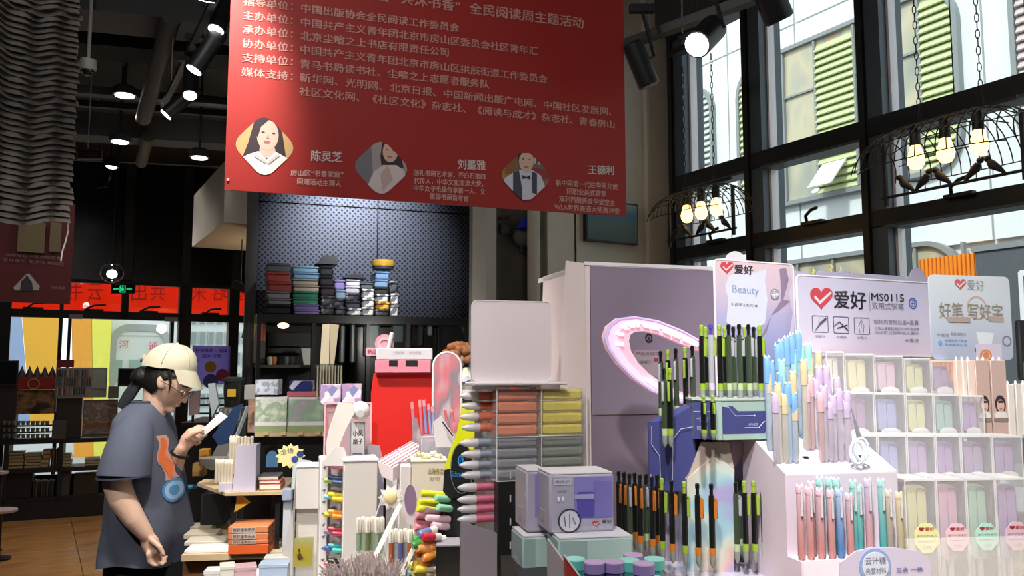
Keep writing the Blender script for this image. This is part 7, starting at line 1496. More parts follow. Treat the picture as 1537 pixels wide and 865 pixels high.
# flower with acrylic triangle
f = T(570, 765, 2.08, 5); o = fth(f, 'paper_flower', 'white paper flower with pale yellow centre over pen cups', 'flower'); q = f.L(587, 747)
for k in range(10):
    a_ = 2 * math.pi * k / 10; L_ = .032; dx, dz = math.cos(a_), math.sin(a_); px_, pz_ = -dz * .008, dx * .008
    MB(M('f2eee6', .5)).add([(q.x + dx * .008, 0, q.z + dz * .008), (q.x + dx * .02 + px_, -.004, q.z + dz * .02 + pz_), (q.x + dx * L_, .002, q.z + dz * L_), (q.x + dx * .02 - px_, -.004, q.z + dz * .02 - pz_), (q.x + dx * .02, .003, q.z + dz * .02)], [(0, 3, 2, 1), (0, 1, 4), (1, 2, 4), (2, 3, 4), (3, 0, 4)]).build('petal', o)
MB(M('eed9a0', .5)).ell((q.x, -.003, q.z), (.016, .006, .016), n=16, k=8).build('centre', o); MB(M('a8c48c', .6)).tube([(q.x, .003, q.z), (q.x + .01, .01, q.z - .05), (q.x + .005, .02, f.L(590, 820).z)], .0018, 5).build('stem', o)
p = at(568, 775, 2.06); tag(MB(WHITE).tube([at(556, 800, 2.06) - p, at(575, 742, 2.06) - p], .0016, 5).build('thin_white_rod', None, p), 'thin white slanting rod left of the paper flower', 'rod')
p = at(560, 842, 1.95); tag(MB(M('f0ece4', .5)).tube([p * 0, at(603, 752, 2.1) - p], .0065, 4).build('white_slanted_bar', None, p), 'white triangle-printed bar slanting up past the paper flower', 'bar')
f = T(605, 790, 2.05, 10); ov = [(616 + 9 * math.cos(t), 750 + 22 * math.sin(t)) for t in [2 * math.pi * i / 24 for i in range(24)]]
o = fth(f, 'oval_figure_card', 'oval purple figure card hanging beside the flower', 'card'); prism_px('panel', '', '', f, [(607, 758), (606, 742), (620, 730), (627, 734), (625, 765), (622, 790), (610, 785)], 0, .003, M('d8d2d4', .5), par=o); prism_px('purple_field', '', '', f, ov, -.002, 0, M('8c7090', .5), par=o)
# cups of pens
def penrow(y0, ym, y1, pxs, Y, body, nmb, lab):
    for i, px in enumerate(pxs):
        p = at(px, y1, Y + .01 * (i % 2)); L_ = at(px, y0, Y).z - p.z; Lm = at(px, ym, Y).z - p.z; c = body[i % len(body)]
        o = thing('capped_pen', '%s from the left of the white capped %s pens' % (ORD[i].capitalize(), lab), 'pen', p, 0, 'white capped %s pens' % lab); MB(M(c, .3)).cyl((0, 0, 0), (0, 0, Lm), .0058, 10).build('barrel', o); MB(M('e8e2d4', .4)).lathe([(.0064, Lm), (.0064, L_ - .004), (.004, L_)], n=10).build('cap', o); MB(M('d8d0c0', .4)).box(-.001, .001, -.009, -.006, Lm + .005, L_ - .004).build('clip', o)
penrow(777, 800, 826, [538, 545, 552, 559, 566, 573], 2.05, ['8fa888', '7c9478', '6c7c48', '5c6c38'], '', 'green')
penrow(795, 815, 845, [587, 594, 601, 608, 615, 622], 2.0, ['b85c34', '6c6a9c', '5f6098', '62649c'], '', 'rust and violet')
for px0, px1, y0, y1, Y, lb in ((534, 578, 800, 835, 2.06, 'left'), (583, 627, 815, 850, 2.01, 'right')):
    f = T(px0, y1, Y, 4); a, b, c, d = f.B(px0, y0, px1, y1, -.008); tag(MB(frost('dfe6d0', .25)).box(a, b, -.010, -.008, ZM - f.o.z + .0005, d).box(a, b, .03, .032, ZM - f.o.z + .0005, d, frost('dfe6d0', .25)).box(a, b, -.008, .03, c - .004, c - .001, frost('dfe6d0', .4)).build('clear_pen_bin', None, f.o, f.a), 'clear bin around the white capped pens, the %s one' % lb, 'bin')
# wispy bunch of dried stems
f = T(545, 868, 1.86, 0); o = fth(f, 'bristly_bunch', 'dense bunch of thin pinkish grey stems at bottom centre', 'bunch'); random.seed(11)
mb = MB(); WM = [M(h_, .7) for h_ in ('f6ece6', 'eadcdc', 'f8f2e8', 'e8d4d8', 'f2dcd8')]
for k in range(330):
    x = random.uniform(-.075, .085); y = random.uniform(-.03, .06); tl = .034 + random.uniform(-.015, .018) - abs(x) * .25; dx = random.uniform(-.008, .008) + x * .05
    mb.tube([(x, y, -.09), (x + dx * .5, y, tl * .4), (x + dx * 1.5, y - .01, tl)], [.0012, .0014, .0018], 3, random.choice(WM), cap=False)
mb.build('stems', o)['kind'] = 'stuff'; MB(frost('e8e4e0', .4)).box(-.08, .09, -.035, .065, ZM - f.o.z + .0005, -.03).build('clear_bin', o)
random.seed(21)
# small boxed goods at the bottom left of the middle table
sb_ = [(330, 851, 352, 872, 'd8d4c4', 'cream white'), (352, 852, 385, 874, 'c8a0a4', 'dusty rose'), (388, 848, 432, 876, 'a8b8cc', 'pale blue'), (305, 858, 330, 878, 'dcd8d4', 'off-white'), (396, 838, 440, 850, 'cfd0cc', 'light grey')]
for i, (x0, y0, x1, y1, c, nm) in enumerate(sb_):
    f = T(x0, y1, 2.15 + .12 * (i == 4), 20 if i in (0, 1) else 8); a, b, c_, d = f.B(x0, y0, x1, y1); g0 = max(ZM - f.o.z + .0005, -.05)
    o = fth(f, 'small_gift_box', '%s small box at the front left of the merchandise table' % nm.capitalize(), 'box'); MB(M(c, .45)).box(0, b, 0, .05, g0, d, b=.002).build('body', o); MB(M(c, .35)).box(-.001, b + .001, -.001, .051, d - .008, d + .001, b=.001).build('lid', o)
# ================================================================ left wooden shelf stand
WD = mat('shelf_wood', 'cdb48c', .5, var=.15, scale=25)
L0 = Fr(340, 740, 3.1, 8)
o = fth(L0, 'wooden_shelf_stand', 'black framed stand with light wood shelves beside the person', 'shelf stand')
zu = L0.L(380, 739).z; xl = L0.L(338, 740).x; xr = L0.L(424, 740).x
def zworld(z): return z - L0.o.z
MB(WD).slab([(xl - .16, .28), (xl, 0), (xr, 0), (xr, .40), (xl - .16, .40)], zu - .012, zu).build('shelf', o, smooth=False)
zl_ = L0.L(350, 834, -.05).z
MB(WD).slab([(L0.L(272, 832, -.02).x, -.02), (L0.L(424, 832, -.02).x, -.02), (L0.L(424, 832, -.02).x, .60), (L0.L(272, 832, -.02).x, .60)], zl_ - .022, zl_).build('shelf', o, smooth=False)
MB(M('8a5a34', .6)).box(L0.L(272, 850, 0).x, L0.L(424, 850, 0).x, .02, .04, zworld(0), zl_ - .023).build('front_board', o)
MB(M('121214', .5)).box(xl + .01, xr - .005, .33, .36, zl_ + .001, zu - .013).build('back_board', o)
for x, y in ((xl + .02, .05), (xr - .02, .03), (L0.L(420, 800).x, .3)): MB(BLK).box(x - .008, x + .008, y, y + .016, zl_, zu - .0125).build('post', o)
q = L0.L(360, 755, .03); MB(M('d8a83c', .6)).add([(q.x - .02, .03, q.z - .035), (q.x + .038, .03, q.z + .0), (q.x + .012, .03, q.z + .022), (q.x - .01, .03, q.z + .024)], [(0, 1, 2, 3)]).add([(q.x - .02, .033, q.z - .035), (q.x + .038, .033, q.z + .0), (q.x + .012, .033, q.z + .022), (q.x - .01, .033, q.z + .024)], [(3, 2, 1, 0)]).build('yellow_flag', o)
zuw = zu + L0.o.z; zlw = zl_ + L0.o.z
# white riser with pale bottles
f = Fr(350, 737, 3.12, 8); o = fth(f, 'white_riser', 'pale lilac stepped riser with cream bottles on the upper shelf', 'riser'); g0 = zuw - f.o.z + .0005
LR = M('d4cbdc', .5, var=.02); top = f.L(365, 669).z; xr_ = f.L(384, 700).x; xs0 = f.L(328, 730).x
MB(LR).add([(f.L(348, 737).x, 0, g0), (xr_, 0, g0), (xr_, 0, top), (f.L(356, 669).x, 0, top), (f.L(348, 737).x, .10, g0), (xr_, .10, g0), (xr_, .10, top), (f.L(356, 669).x, .10, top)], [(0, 1, 2, 3), (7, 6, 5, 4), (0, 3, 7, 4), (3, 2, 6, 7), (1, 5, 6, 2)]).build('riser_body', o, smooth=False)
MB(LR).box(xs0, f.L(348, 737).x - .0005, 0, .08, g0, f.L(338, 726).z).build('lower_step', o)
def bottle(px, y0, y1, Y, lb):
    p = at(px, y1, Y); h = at(px, y0, Y).z - p.z; b_ = thing('small_bottle', lb, 'bottle', p, 0, 'cream bottles on the lilac riser'); MB(M('ddd0b8', .4)).lathe([(.0055, 0), (.006, .004), (.006, h * .8)], n=10).build('body', b_); MB(M('efe8d8', .4)).lathe([(.0062, h * .8), (.0062, h * .95), (.003, h)], n=10).build('cap', b_)
for i in range(6): bottle(324 + i * 4.6, 689 + (i % 2), 725, 3.14, '%s bottle from the left on the low step of the riser' % ORD[i].capitalize())
for i in range(3): bottle(345 + i * 4.4, 654, 712, 3.2, '%s tall bottle from left between riser steps' % ORD[i].capitalize())
for i in range(5): bottle(358 + i * 5, 655 + (i % 2), 668.3, 3.15, '%s bottle from the left on top of the riser' % ORD[i].capitalize())
def sbox(nm, label, cat, x0, y0, x1, y1, Y, m, dep=.1, deg=8, g=None, b=.002, parts=None):
    f = Fr(x0, y1, Y, deg); a, b_, c, d = f.B(x0, y0, x1, y1); c = 0 if g is None else g - f.o.z + .0006
    if parts is None: return tag(MB(m).box(0, b_, 0, dep, c, d, b=b).build(nm, None, f.o, f.a), label, cat)
    o = fth(f, nm, label, cat); MB(m).box(0, b_, 0, dep, c, d, b=b).build('body', o); parts(f, o, b_, c, d); return o
def bookpages(f, o, w_, c, d): MB(M('e6e0d0', .7)).box(.003, w_ - .003, -.0015, 0, c + .003, d - .003).build('pages', o)
sbox('red_book', 'salmon red book, lower of the pair on the upper shelf', 'book', 389, 727, 422, 737, 3.15, M('c8705c', .5), .12, g=zuw, parts=bookpages)
sbox('red_book', 'coral book lying on the salmon one, upper shelf', 'book', 389, 722, 421, 727, 3.15, M('d0685c', .5), .12, parts=bookpages); sbox('grey_book', 'dark grey book topping the red books', 'book', 387, 715, 419, 722, 3.16, M('56504e', .5), .12, parts=bookpages)
TXTP = M('3a2c2c', .6)
def spine(f, o, w_, c, d):
    mb = MB(M('c8b4a8', .5)).box(w_ * .1, w_ * .68, -.001, 0, c + .001, d - .001); text(mb, '好好读书天天', TXTP, (w_ * .12, c + (d - c) * .2), (w_ * .66, c + (d - c) * .2), (d - c) * .6, -.0016, bold=.01); mb.build('spine_label', o, smooth=False)
for i, (y0, y1, c) in enumerate(((791, 801, 'd88454'), (801, 811, 'd47c4c'), (811, 818, 'cf7448'), (818, 828, 'dc5c24'))):
    sbox('orange_book', '%s orange lettered book from the top of the stack on the lower shelf' % ORD[i].capitalize(), 'book', 342, y0, 403, y1, 3.06, M(c, .5), .16, 6, g=zlw if i == 3 else None, parts=spine if i < 3 else None)
for i, (x0, x1, ya, yb) in enumerate(((278, 345, 822, 831), (278, 338, 812, 821), (277, 326, 801, 810), (277, 318, 790, 799))):
    p = L0.L(x0, yb, .02 + i * .13); q = L0.L(x1, yb, .02 + i * .13); o = MB(M(['e9e6e2', 'd6cfc0', 'c9bda6', 'bfb29a'][i], .5)).box(p.x, q.x, .0 + i * .13, .11 + i * .13, zl_ + .0006, zl_ + .012 + .004 * i, b=.002).build('magazine', None, L0.o, L0.a); tag(o, '%s magazine pile from the front on the lower shelf' % ORD[i].capitalize(), 'magazine')
sbox('dark_basket', 'black basket at the back of lower shelf behind the orange books', 'basket', 300, 742, 336, 790, 3.5, M('17181a', .6), .2)
# clear bowls and bits left of the riser
f = Fr(325, 712, 3.3, 0)
tag(MB(M('8f8c88', .35, alpha=.7)).lathe([(.02, 0), (.05, .02), (.06, .045)], n=18).build('glass_bowl', None, at(322, 705, 3.3)), 'grey translucent bowl left of the lilac riser', 'bowl')
tag(MB(M('6a6662', .5)).prism([(-.05, 0), (-.02, .06), (.05, .075), (.06, .0)], -.02, .03).build('grey_paper_bag', None, at(335, 692, 3.4)), 'crumpled grey bag behind the clear bowl', 'bag')
sbox('yellow_cup', 'ochre yellow cup beside the glass bowl', 'cup', 298, 675, 313, 700, 3.5, M('c08c2c', .5), .05); sbox('brown_box', 'small brown box under the ochre cup', 'box', 288, 696, 306, 716, 3.55, M('94703c', .6), .06)
tag(MB(M('3f9cc4', .4)).tube([(0, 0, 0), (.055, 0, .006)], [.012, .009], 10).build('blue_tape', None, at(275, 733, 3.6)), 'bright blue roll sticking out beside the person', 'roll')
# black container with yellow label, clear panel
f = Fr(328, 612, 3.9, 5); o = fth(f, 'black_canister', 'black lidded canister with yellow label behind the reading card', 'canister'); w_ = f.L(362, 600).x; h_ = f.L(345, 566).z
MB(M('1c1a16', .3)).lathe([(w_ * .38, 0), (w_ * .45, h_ * .5), (w_ * .45, h_ * .85)], (w_ / 2, .06, 0), 20).build('body', o); MB(M('2b2a28', .4)).lathe([(w_ * .5, h_ * .85), (w_ * .52, h_ * .95), (w_ * .3, h_)], (w_ / 2, .06, 0), 20).build('lid', o); MB(M('c09a28', .5)).box(w_ * .35, w_ * .72, -.004 + .06 - w_ * .46, .06 - w_ * .45, h_ * .35, h_ * .6).build('label', o); MB(M('55534e', .5)).box(0, w_, .0, .12, -.6, -.001, b=.004).build('stand', o)
for k in range(5): sbox('hanging_strip', 'pale grey strip, %s from left under the black canister' % ORD[k], 'strip', 329 + k * 7, 614, 333 + k * 7, 632, 3.85, M('7c7a76', .5), .01)
p = at(338, 700, 3.35); q = at(372, 610, 3.35); tag(MB(frost('b8bec4', .55)).tube([p - p, q - p], .008, 4).build('clear_slanted_panel', None, p), 'frosted slanting panel edge between canister and riser', 'panel')
f = Fr(345, 640, 3.5, 5); tag(prism_px('blue_folder', '', '', f, [(318, 655), (352, 610), (364, 606), (350, 650), (335, 680)], 0, .01, M('233a5e', .4)), 'dark blue folder leaning behind the white reading card', 'folder')
f = Fr(310, 600, 3.9, 0); tag(prism_px('wrapped_packet', '', '', f, [(312, 576), (322, 575), (328, 606), (318, 627), (314, 600)], 0, .02, M('a9b0b4', .3)), 'silvery wrapped packet between the cap brim and canister', 'packet')
tag(prism_px('mauve_board', '', '', Fr(290, 625, 4.2, 0), [(284, 588), (299, 586), (297, 622), (283, 624)], 0, .02, M('8c7474', .5)), 'mauve rectangular board behind the person\'s face', 'board')
# upper wood shelf with clear wallpaper boxes
S0 = Fr(384, 655, 3.7, 6)
o = fth(S0, 'wall_shelf_unit', 'wood shelf with white printed boxes left of the white fan', 'shelf unit'); xa = S0.L(382, 652).x; xb = S0.L(492, 652).x
MB(WD).box(xa, xb, 0, .3, S0.L(400, 656).z, S0.L(400, 650).z).build('shelf', o); MB(M('101012', .5)).box(xa + .01, xb, .05, .3, .02 - S0.o.z, S0.L(400, 656).z - .001).build('cabinet', o)
zsh = S0.L(400, 650).z
for k in range(4): q = S0.L(396 + k * 26, 648); MB(M('d8c090', .5)).box(q.x, q.x + .022, -.01, -.001, zsh - .01, zsh + .006).build('shelf_clip', o)
PR1 = blotch('leafy_print', ['e8ece0', 'c8d8b8', 'a4b89c', 'eef0ea', 'd0d4c0'], 18, .4, 'noise'); PR2 = blotch('landscape_print_green', ['e0dce0', 'b8d0b0', '9cb8a0', 'c0b0c0', 'e8ece4'], 10, .4, 'noise'); PR3 = blotch('blue_print', ['d8dce4', 'a4b0c4', 'e4e6ea'], 60, .4, 'voronoi'); PR4 = blotch('star_print', ['2c3478', '2c3478', '34408c', 'dcdcec', '2c3478', 'c8b86c'], 24, .4, 'voronoi')
for i, (x0, x1, m_) in enumerate(((384, 431, PR1), (434, 486, PR2))):
    a = S0.L(x0, 600, .01).x; b = S0.L(x1, 600, .01).x; zt2 = S0.L(400, 598, .01).z; q = thing('printed_box', ['leafy green and white printed box on the wood shelf', 'pastel landscape printed box on the wood shelf'][i], 'box', S0.W((a, .01, zsh + .0006)), S0.a)
    MB(m_).box(0, b - a, 0, .15, (zt2 - zsh) * .32, zt2 - zsh - .006).build('body', q); MB(M('eef0ec', .4)).box(-.001, b - a + .001, -.001, .151, zt2 - zsh - .0058, zt2 - zsh + .004).build('lid_band', q); MB(M('eef0ec', .4)).box(.0, b - a, 0, .15, (zt2 - zsh) * .2, (zt2 - zsh) * .318).build('band', q); MB(M('9cac7c', .5)).box(0, b - a, 0, .15, 0, (zt2 - zsh) * .198).build('base_band', q); MB(frost('e8f0f4', .35)).box(-.004, 0, -.004, .1, 0, zt2 - zsh).build('clear_edge', q)
    for (y0, y1, mm, nm, lb) in (((571, 594, PR3, 'patterned_box', 'pale blue speckled box on top of the leafy box'), (594, 597, M('d4d8dc', .4), '', ''))[0:1] if i == 0 else ((573, 589, PR4, 'patterned_box', 'navy star patterned box above the landscape box'), (589, 597, M('c86c74', .5, var=.3), 'red_white_box', 'flat red and white box under the star box'))):
        xA, xB = (383, 417) if i == 0 else (434, 467) if nm == 'patterned_box' else (431, 478); a2 = S0.L(xA, 590, .02).x; b2 = S0.L(xB, 590, .02).x; z0_ = S0.L(400, y1, .02).z; z1_ = S0.L(400, y0, .02).z
        tag(MB(mm).box(0, b2 - a2, 0, .12, 0, z1_ - z0_ - .001, b=.002).build(nm, None, S0.W((a2, .02, z0_ + .004)), S0.a), lb, 'box')
sbox('grey_tall_box', 'plain grey box between canister and speckled box', 'box', 366, 578, 383, 600, 3.75, M('9a9894', .5), .1); sbox('brown_poster', 'brown and pink cartoon panel left of leafy box', 'panel', 371, 600, 383, 650, 3.75, blotch('brown_cartoon', ['8c6c58', 'b08c74', '5c4838', 'd0a890'], 14, .5), .03)
# yellow sunburst sign and arch card
f = Fr(425, 705, 3.0, 6); q = f.L(436, 685); st_ = []
for i in range(24): t = math.pi * i / 12; rr = .052 if i % 2 == 0 else .040; st_.append((q.x + rr * math.cos(t), q.z + rr * .85 * math.sin(t)))
o = fth(f, 'sunburst_sign', 'pale yellow sunburst card with two dark blue faces', 'card'); MB(M('e6dc9c', .5)).prism(st_[::-1], 0, .003).build('card', o, smooth=False); mb = MB(M('3c4a8c', .5)).prism(circ(q.x + .016, q.z - .012, .012), -.001, 0); mb.prism(circ(q.x + .034, q.z + .006, .012), -.001, 0, M('34407c', .5)); text(mb, '全场', M('6a6a5c', .5), (q.x - .035, q.z + .004), (q.x + .01, q.z + .01), .02, -.001); mb.build('print', o, smooth=False); MB(M('cfd4cc', .5)).cyl((q.x, .003, q.z), (q.x + .03, .01, q.z - .12), .004).build('stick', o)
f = Fr(400, 702, 3.35, 6); ar = [(417, 702)] + [(408.5 + 9 * math.cos(t), 690 - 13 * math.sin(t)) for t in [math.pi * i / 10 for i in range(11)]] + [(399, 702)]
tag(prism_px('blue_arch_card', '', '', f, ar, 0, .008, M('5c8cb8', .5)), 'small blue arched card with gold star behind sunburst sign', 'card')
tag(prism_px('mint_round_card', '', '', Fr(455, 720, 2.6, 6), [(437, 735), (440, 700), (450, 690), (466, 692), (478, 705), (482, 735)], 0, .004, M('cfe0da', .5)), 'pale mint scalloped card behind the tall white box', 'card')
sbox('blue_grey_cup', 'pale blue grey cup left of tall white display box', 'cup', 423, 735, 438, 752, 2.6, M('a8b4c8', .5), .04); sbox('white_figure_stand', 'white column stand below the pale blue cup', 'stand', 424, 753, 437, 810, 2.62, M('d4d8dc', .5), .03, g=ZM); sbox('black_bin', 'black bin with dark red base left of the white display box', 'bin', 405, 745, 424, 825, 3.35, M('1a1416', .5), .1)
# ---- pillar posters and window poster
f = Fr(380, 545, 5.4, 19); o = fth(f, 'calendar_poster', 'narrow poster with red and yellow print on the dark pillar', 'poster'); a, b, c, d = f.B(381, 473, 399, 512, -.09); MB(blotch('poster_mix', ['8c3a38', 'a8a060', '5c5048', 'c04a3c', 'b8b878'], 5, .6, 'noise', stretch=(4, 1, .6))).box(a, b, -.095, -.09, c, d).build('sheet', o); MB(M('5e574e', .6)).box(a, b, -.12, -.09, f.L(390, 545, -.1).z, c - .002).build('kraft_folder', o)
f = Fr(362, 512, 5.6, 10); tag(prism_px('grey_hanging_box', '', '', f, [(362, 507), (367, 485), (382, 489), (380, 512)], 0, .08, M('4c4a46', .6)), 'dark grey tilted box hanging by the glass near the poster', 'box')
f = Fr(377, 600, 5.3, 19); tag(MB(M('2c2a28', .6)).box(-.03, .0, 0, .03, -f.o.z + .001, .6).build('dark_post', None, f.o, f.a), 'dark post between the window and the storage ledge', 'post')
f = fb; x0_ = bx(289); x1_ = bx(346); o = fth(fb, 'window_poster', 'purple blue poster with yellow and magenta shapes on the window', 'poster'); zt2 = fb.L(317, 519, -.07).z; zb2 = fb.L(317, 577, -.07).z
MB(translucent('poster_purple', 'b0a8e0', .7)).box(x0_, x1_, -.08, -.078, zb2, zt2).build('sheet', o); w_ = x1_ - x0_; hh = zt2 - zb2
mb = MB(); text(mb, '好书推荐 让阅读', M('3c3c78', .5), (x0_ + w_ * .08, zb2 + hh * .82), (x0_ + w_ * .9, zb2 + hh * .82), hh * .1, -.083, bold=.01); text(mb, '成为习惯', M('3c3c78', .5), (x0_ + w_ * .25, zb2 + hh * .68), (x0_ + w_ * .75, zb2 + hh * .68), hh * .1, -.083, bold=.01)
mb.prism(circ(x0_ + w_ * .48, zb2 + hh * .45, w_ * .16, 14), -.083, -.08, M('d8b83c', .5)); mb.prism(circ(x0_ + w_ * .80, zb2 + hh * .24, w_ * .17, 14), -.083, -.08, M('b83c78', .5)); mb.prism(circ(x0_ + w_ * .08, zb2 + hh * .6, w_ * .08, 14), -.083, -.08, M('4c2c5c', .5)); mb.prism(circ(x0_ + w_ * .5, zb2 + hh * .08, w_ * .2, 14), -.0825, -.08, M('5c60c4', .5)); mb.build('print', o, smooth=False)['kind'] = 'stuff'
# ================================================================ dark shelving along the back windows
K = Fr(0, 752, 8.2, 24)
ks = fth(K, 'long_low_shelving', 'long dark low shelving with books and displays under the back windows', 'shelving'); SB = M('1d1b1a', .6)
kx0 = K.L(-60, 700).x; kx1 = K.L(175, 700).x; kz0 = -K.o.z
def kz(px, py): return K.L(px, py).z
zA = kz(80, 660); zB = kz(80, 703); zC = kz(80, 747)
for z in (zA, zB, zC): MB(SB).box(kx0, kx1, 0, .35, z - .04, z).build('shelf', ks)
for px in (-60, 8, 90, 172): x = K.L(px, 700).x; MB(SB).box(x - .02, x + .02, .0, .35, kz0, zA + .0).build('upright', ks)
MB(SB).box(kx0, kx1, -.02, .3, kz0, zC - .04).build('plinth', ks)
MB(SB).box(kx0, kx1, .33, .35, zC, zB - .10).build('back_panel', ks)
def kthing(nm, label, cat, px0, py0, px1, py1, m, v=.02, dep=.2, zbase=None, parts=None, group=None):
    a, b, c, d = K.B(px0, py0, px1, py1, v); c = c if zbase is None else zbase + .0006
    o = thing(nm, label, cat, K.W((a, v, c)), K.a, group)
    MB(m).box(0, b - a, 0, dep, 0, d - c, b=.004).build('body', o)
    if parts: parts(o, b - a, d - c)
    return o
# book piles on the middle and lower shelf
random.seed(4)
tones = ['8c7a54', '9c8a60', '7a6a48', '6c5c40', 'a08c5c', '5c4c34', '84704c']
def pile(px0, px1, ytop, zbase, n, desc, tn=tones):
    z = zbase; zt2 = K.L((px0 + px1) / 2, ytop, .05).z; h = (zt2 - zbase) / n
    for i in range(n):
        c = tn[(i * 3 + int(px0)) % len(tn)]; a = K.L(px0, 690, .05).x; b = K.L(px1, 690, .05).x; j = random.uniform(-.01, .01)
        o = thing('book', '%s book from the bottom of %s' % (ORD[i].capitalize(), desc), 'book', K.W((a + j, .05, z + .0005)), K.a, 'books in ' + desc); MB(M(c, .6)).box(0, b - a, 0, .2, 0, h - .002, b=.002).build('cover', o); MB(M('b8ac88', .7)).box(.004, b - a - .004, -.002, .001, h * .2, h * .75).build('pages', o); z += h
pile(12, 36, 679, zB, 5, 'the left pile on the middle back shelf'); pile(37, 61, 681, zB, 5, 'the second pile on the middle back shelf'); pile(128, 150, 688, zB, 3, 'the small pile near the person'); pile(62, 74, 676, zB, 4, 'the third narrow pile on the back shelf', ['a8783c', '8c6434', '9c7040']); pile(92, 106, 682, zB, 4, 'the fourth pile beyond the dark gap')
def stand_row(px0, px1, ytop, zbase, n, desc, cs_):
    for i in range(n):
        p0 = px0 + (px1 - px0) * i / n; kthing('upright_book', '%s upright book from left in the %s' % (ORD[i].capitalize(), desc), 'book', p0 + .3, ytop + (i % 3), p0 + (px1 - px0) / n - .3, 700, M(cs_[i % len(cs_)], .6), .06, .18, zbase, None, 'upright books ' + desc)
stand_row(76, 86, 674, zB, 4, 'middle back shelf', ['5c5040', 'a89468', '3c3630', '887850']); stand_row(50, 82, 722, zC, 8, 'lowest back shelf', ['3c3830', '5c5448', '2c2a28', '4c4436'])
kthing('cardboard_box', 'dull grey carton on the lowest back shelf', 'box', 88, 708, 105, 740, M('4c4a48', .6), .05, .2, zC); kthing('cardboard_box', 'wide brown carton on the lowest back shelf near the person', 'box', 110, 712, 148, 742, M('3a3226', .6), .05, .2, zC); kthing('cardboard_box', 'black crate at the left of lowest back shelf', 'box', 10, 706, 48, 742, M('222224', .6), .05, .2, zC)
# displays on top
def scr(o, w_, h): MB(M('14161a', .2)).box(.01, w_ - .01, -.004, 0, .02, h - .01).build('screen', o)
kthing('monitor', 'black monitor at the far left on the back shelving', 'monitor', -12, 541, 27, 580, M('242426', .5), .0, .04, None, scr)
kthing('monitor_stand_box', 'dark box under the far left monitor', 'box', -10, 580, 24, 655, M('2e2a2c', .6), .02, .2, zA)
def cones(o, w_, h):
    for k in range(5): MB(M('3c2a24', .6)).lathe([(.045, 0), (.02, .06), (.001, .11)], (w_ * (.1 + .2 * k), .1, h), 10).build('cone', o)
    mb = MB(M('a08c5c', .5)); mb.tube([(w_ * .45 + .05 * math.cos(t), -.002, h * .45 + .05 * math.sin(t)) for t in [6.28 * i / 16 for i in range(16)]], .006, 5, closed=True).build('ring_print', o)
kthing('red_display_box', 'deep red display box topped by small dark cones', 'display box', 24, 566, 82, 585, M('8c1a1e', .5), .02, .25, None, cones)
kthing('shadowed_basket', 'dark basket with gold figure under the red display box', 'basket', 14, 586, 82, 622, blotch('basket_mix', ['2c2420', '6c4c34', '8c6c3c', '3c2c2c', '1c1a1c'], 7, .6, 'noise'), .03, .22, K.L(40, 622).z)
def penr(o, w_, h):
    for r_ in range(3):
        for k in range(14 if r_ else 12): MB(M(random.choice(['7c3038', '404858', 'a8643c', '9c9890', '505c60', 'b8a48c', '6c4444', '2f3440']), .4)).cyl((w_ * (.04 + .048 * k), -.006, h * (.1 + .3 * r_)), (w_ * (.04 + .048 * k), -.006, h * (.34 + .3 * r_)), .008, 6).build('marker_tube', o)
    MB(M('9ca49c', .4)).box(w_ * .72, w_ * .98, -.006, 0, h * .3, h * .95).build('side_panel', o)
kthing('marker_display', 'grey marker display rack with rows of coloured tubes by the glass door', 'display rack', 83, 552, 160, 597, M('8c908c', .5), .02, .1, None, penr)
kthing('red_header', 'dark red header card above the marker display', 'card', 86, 540, 111, 551.5, M('6c1c20', .5), .03, .02)
kthing('cluttered_stand', 'dark cluttered base under the marker display', 'stand', 84, 598, 122, 657, M('2c2a2a', .6), .04, .2, zA)
def posterp(o, w_, h):
    MB(blotch('faded_poster', ['5c5450', '8c7c74', '6c6460', 'a89890', '4c4644'], 9, .5, 'noise', stretch=(1, 1, 2))).box(.01, w_ - .01, -.003, 0, .03, h - .02).build('print', o); MB(M('8c5c3c', .6)).box(.02, w_ - .02, -.005, -.003, h * .28, h * .38).build('stripe', o)
kthing('poster_box', 'faded cartoon printed panel left of the person', 'panel', 124, 600, 176, 654, M('5c5854', .6), .02, .05, zA + .01, posterp)
kthing('grey_sign_panel', 'plain grey panel among the dim cups', 'panel', 78, 631, 100, 656, M('4f4c4c', .5), .0, .02, zA)
kthing('dark_monitor', 'dark panel monitor behind the person\'s ponytail', 'monitor', 177, 553, 208, 580, M('30302c', .4), -.3, .03, None, scr)
kthing('beige_rounded_bag', 'grey beige rounded bag right of the marker display', 'bag', 162, 580, 178, 598, M('6c6858', .6), -.1, .06)
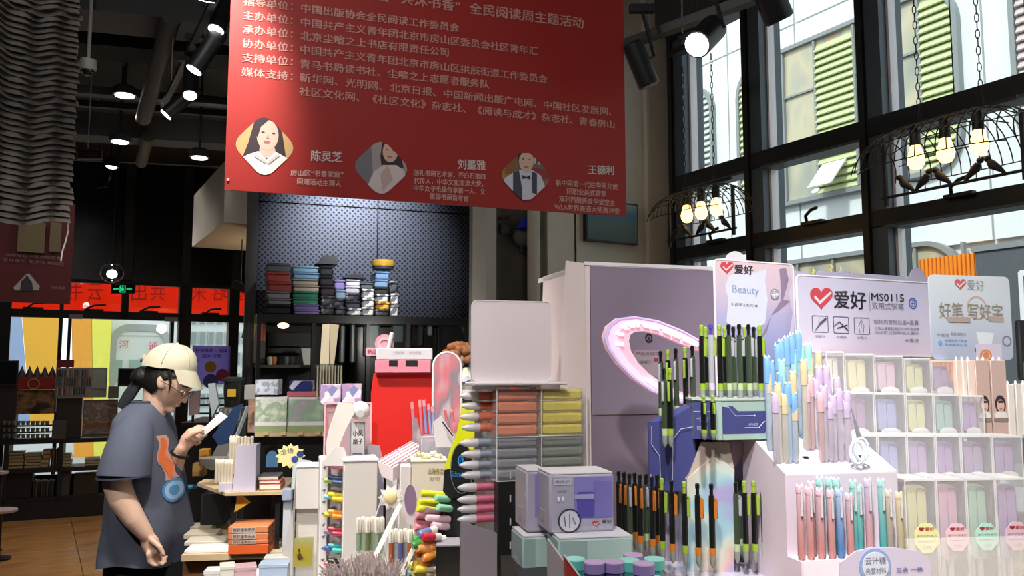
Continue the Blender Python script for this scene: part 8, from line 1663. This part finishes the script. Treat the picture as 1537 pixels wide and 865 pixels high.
# rows of cups
glass_m = M('6f767c', .3)
proto = None
for r_ in range(3):
    for k in range(10):
        px = 6 + k * 7.2; py = 632 + r_ * 10; q = K.L(px, py + 6, .02 + .0 * r_); lb = '%s cup from the left in the %s row of dim cups at far left' % (ORD[k].capitalize(), ['top', 'middle', 'bottom'][r_])
        if proto is None:
            proto = thing('small_cup', lb, 'cup', K.W((q.x, .02, q.z)), K.a, 'dim cups on the back shelving'); MB(glass_m).lathe([(.014, 0), (.019, .035)], n=10).build('bowl', proto); MB(M('9aa0a4', .3)).lathe([(.0192, .035), (.021, .04)], n=10, cap=False).build('rim', proto)
        else: dup(proto, K.W((q.x, .02, q.z)), K.a, lb)
for r_ in range(3): z = K.L(40, 638.6 + r_ * 10, .02).z; MB(SB).box(K.L(2, 640).x, K.L(77, 640).x, .0, .12, z - .012, z - .0006).build('cup_ledge', ks)
# round stools partly in frame, at the left edge
for px, py, Y, r, lb in ((0, 765, 6.6, .12, 'round pinkish stool top cut by the left edge near the floor'), (0, 708, 6.9, .06, 'small round tray at the left edge above the stool')):
    p = at(px, py, Y); o = thing('round_stool', lb, 'stool', (p.x, p.y, 0)); MB(M('b09a94', .5)).lathe([(r, p.z - .02), (r * 1.02, p.z - .008), (r, p.z)], n=28).build('seat', o); MB(BLK).lathe([(.02, .02), (.02, p.z - .02)], n=12).lathe([(r * .8, 0), (r * .8, .015), (.02, .03)], n=20).build('pedestal', o)
# black table and equipment behind the person's card
f = Fr(285, 700, 5.0, 10); o = fth(f, 'black_counter', 'dark counter with black chair backs behind the reading card', 'counter'); a = f.L(276, 700).x; b = f.L(345, 700).x
MB(M('151516', .5)).box(a, b, 0, .6, -f.o.z, f.L(300, 640).z).build('cabinet', o); MB(M('1f1f21', .4)).box(a - .02, b + .02, -.03, .62, f.L(300, 640).z + .0005, f.L(300, 634).z).build('worktop', o)
mb = MB(BLK); zc_ = f.L(300, 634).z
for x in (a + .03, (a + b) / 2, b - .03): mb.cyl((x, .05, zc_), (x, .05, zc_ + .14), .008, 6)
for dz in (.05, .1, .14): mb.cyl((a + .02, .05, zc_ + dz), (b - .02, .05, zc_ + dz), .006, 6)
mb.build('rail', o)
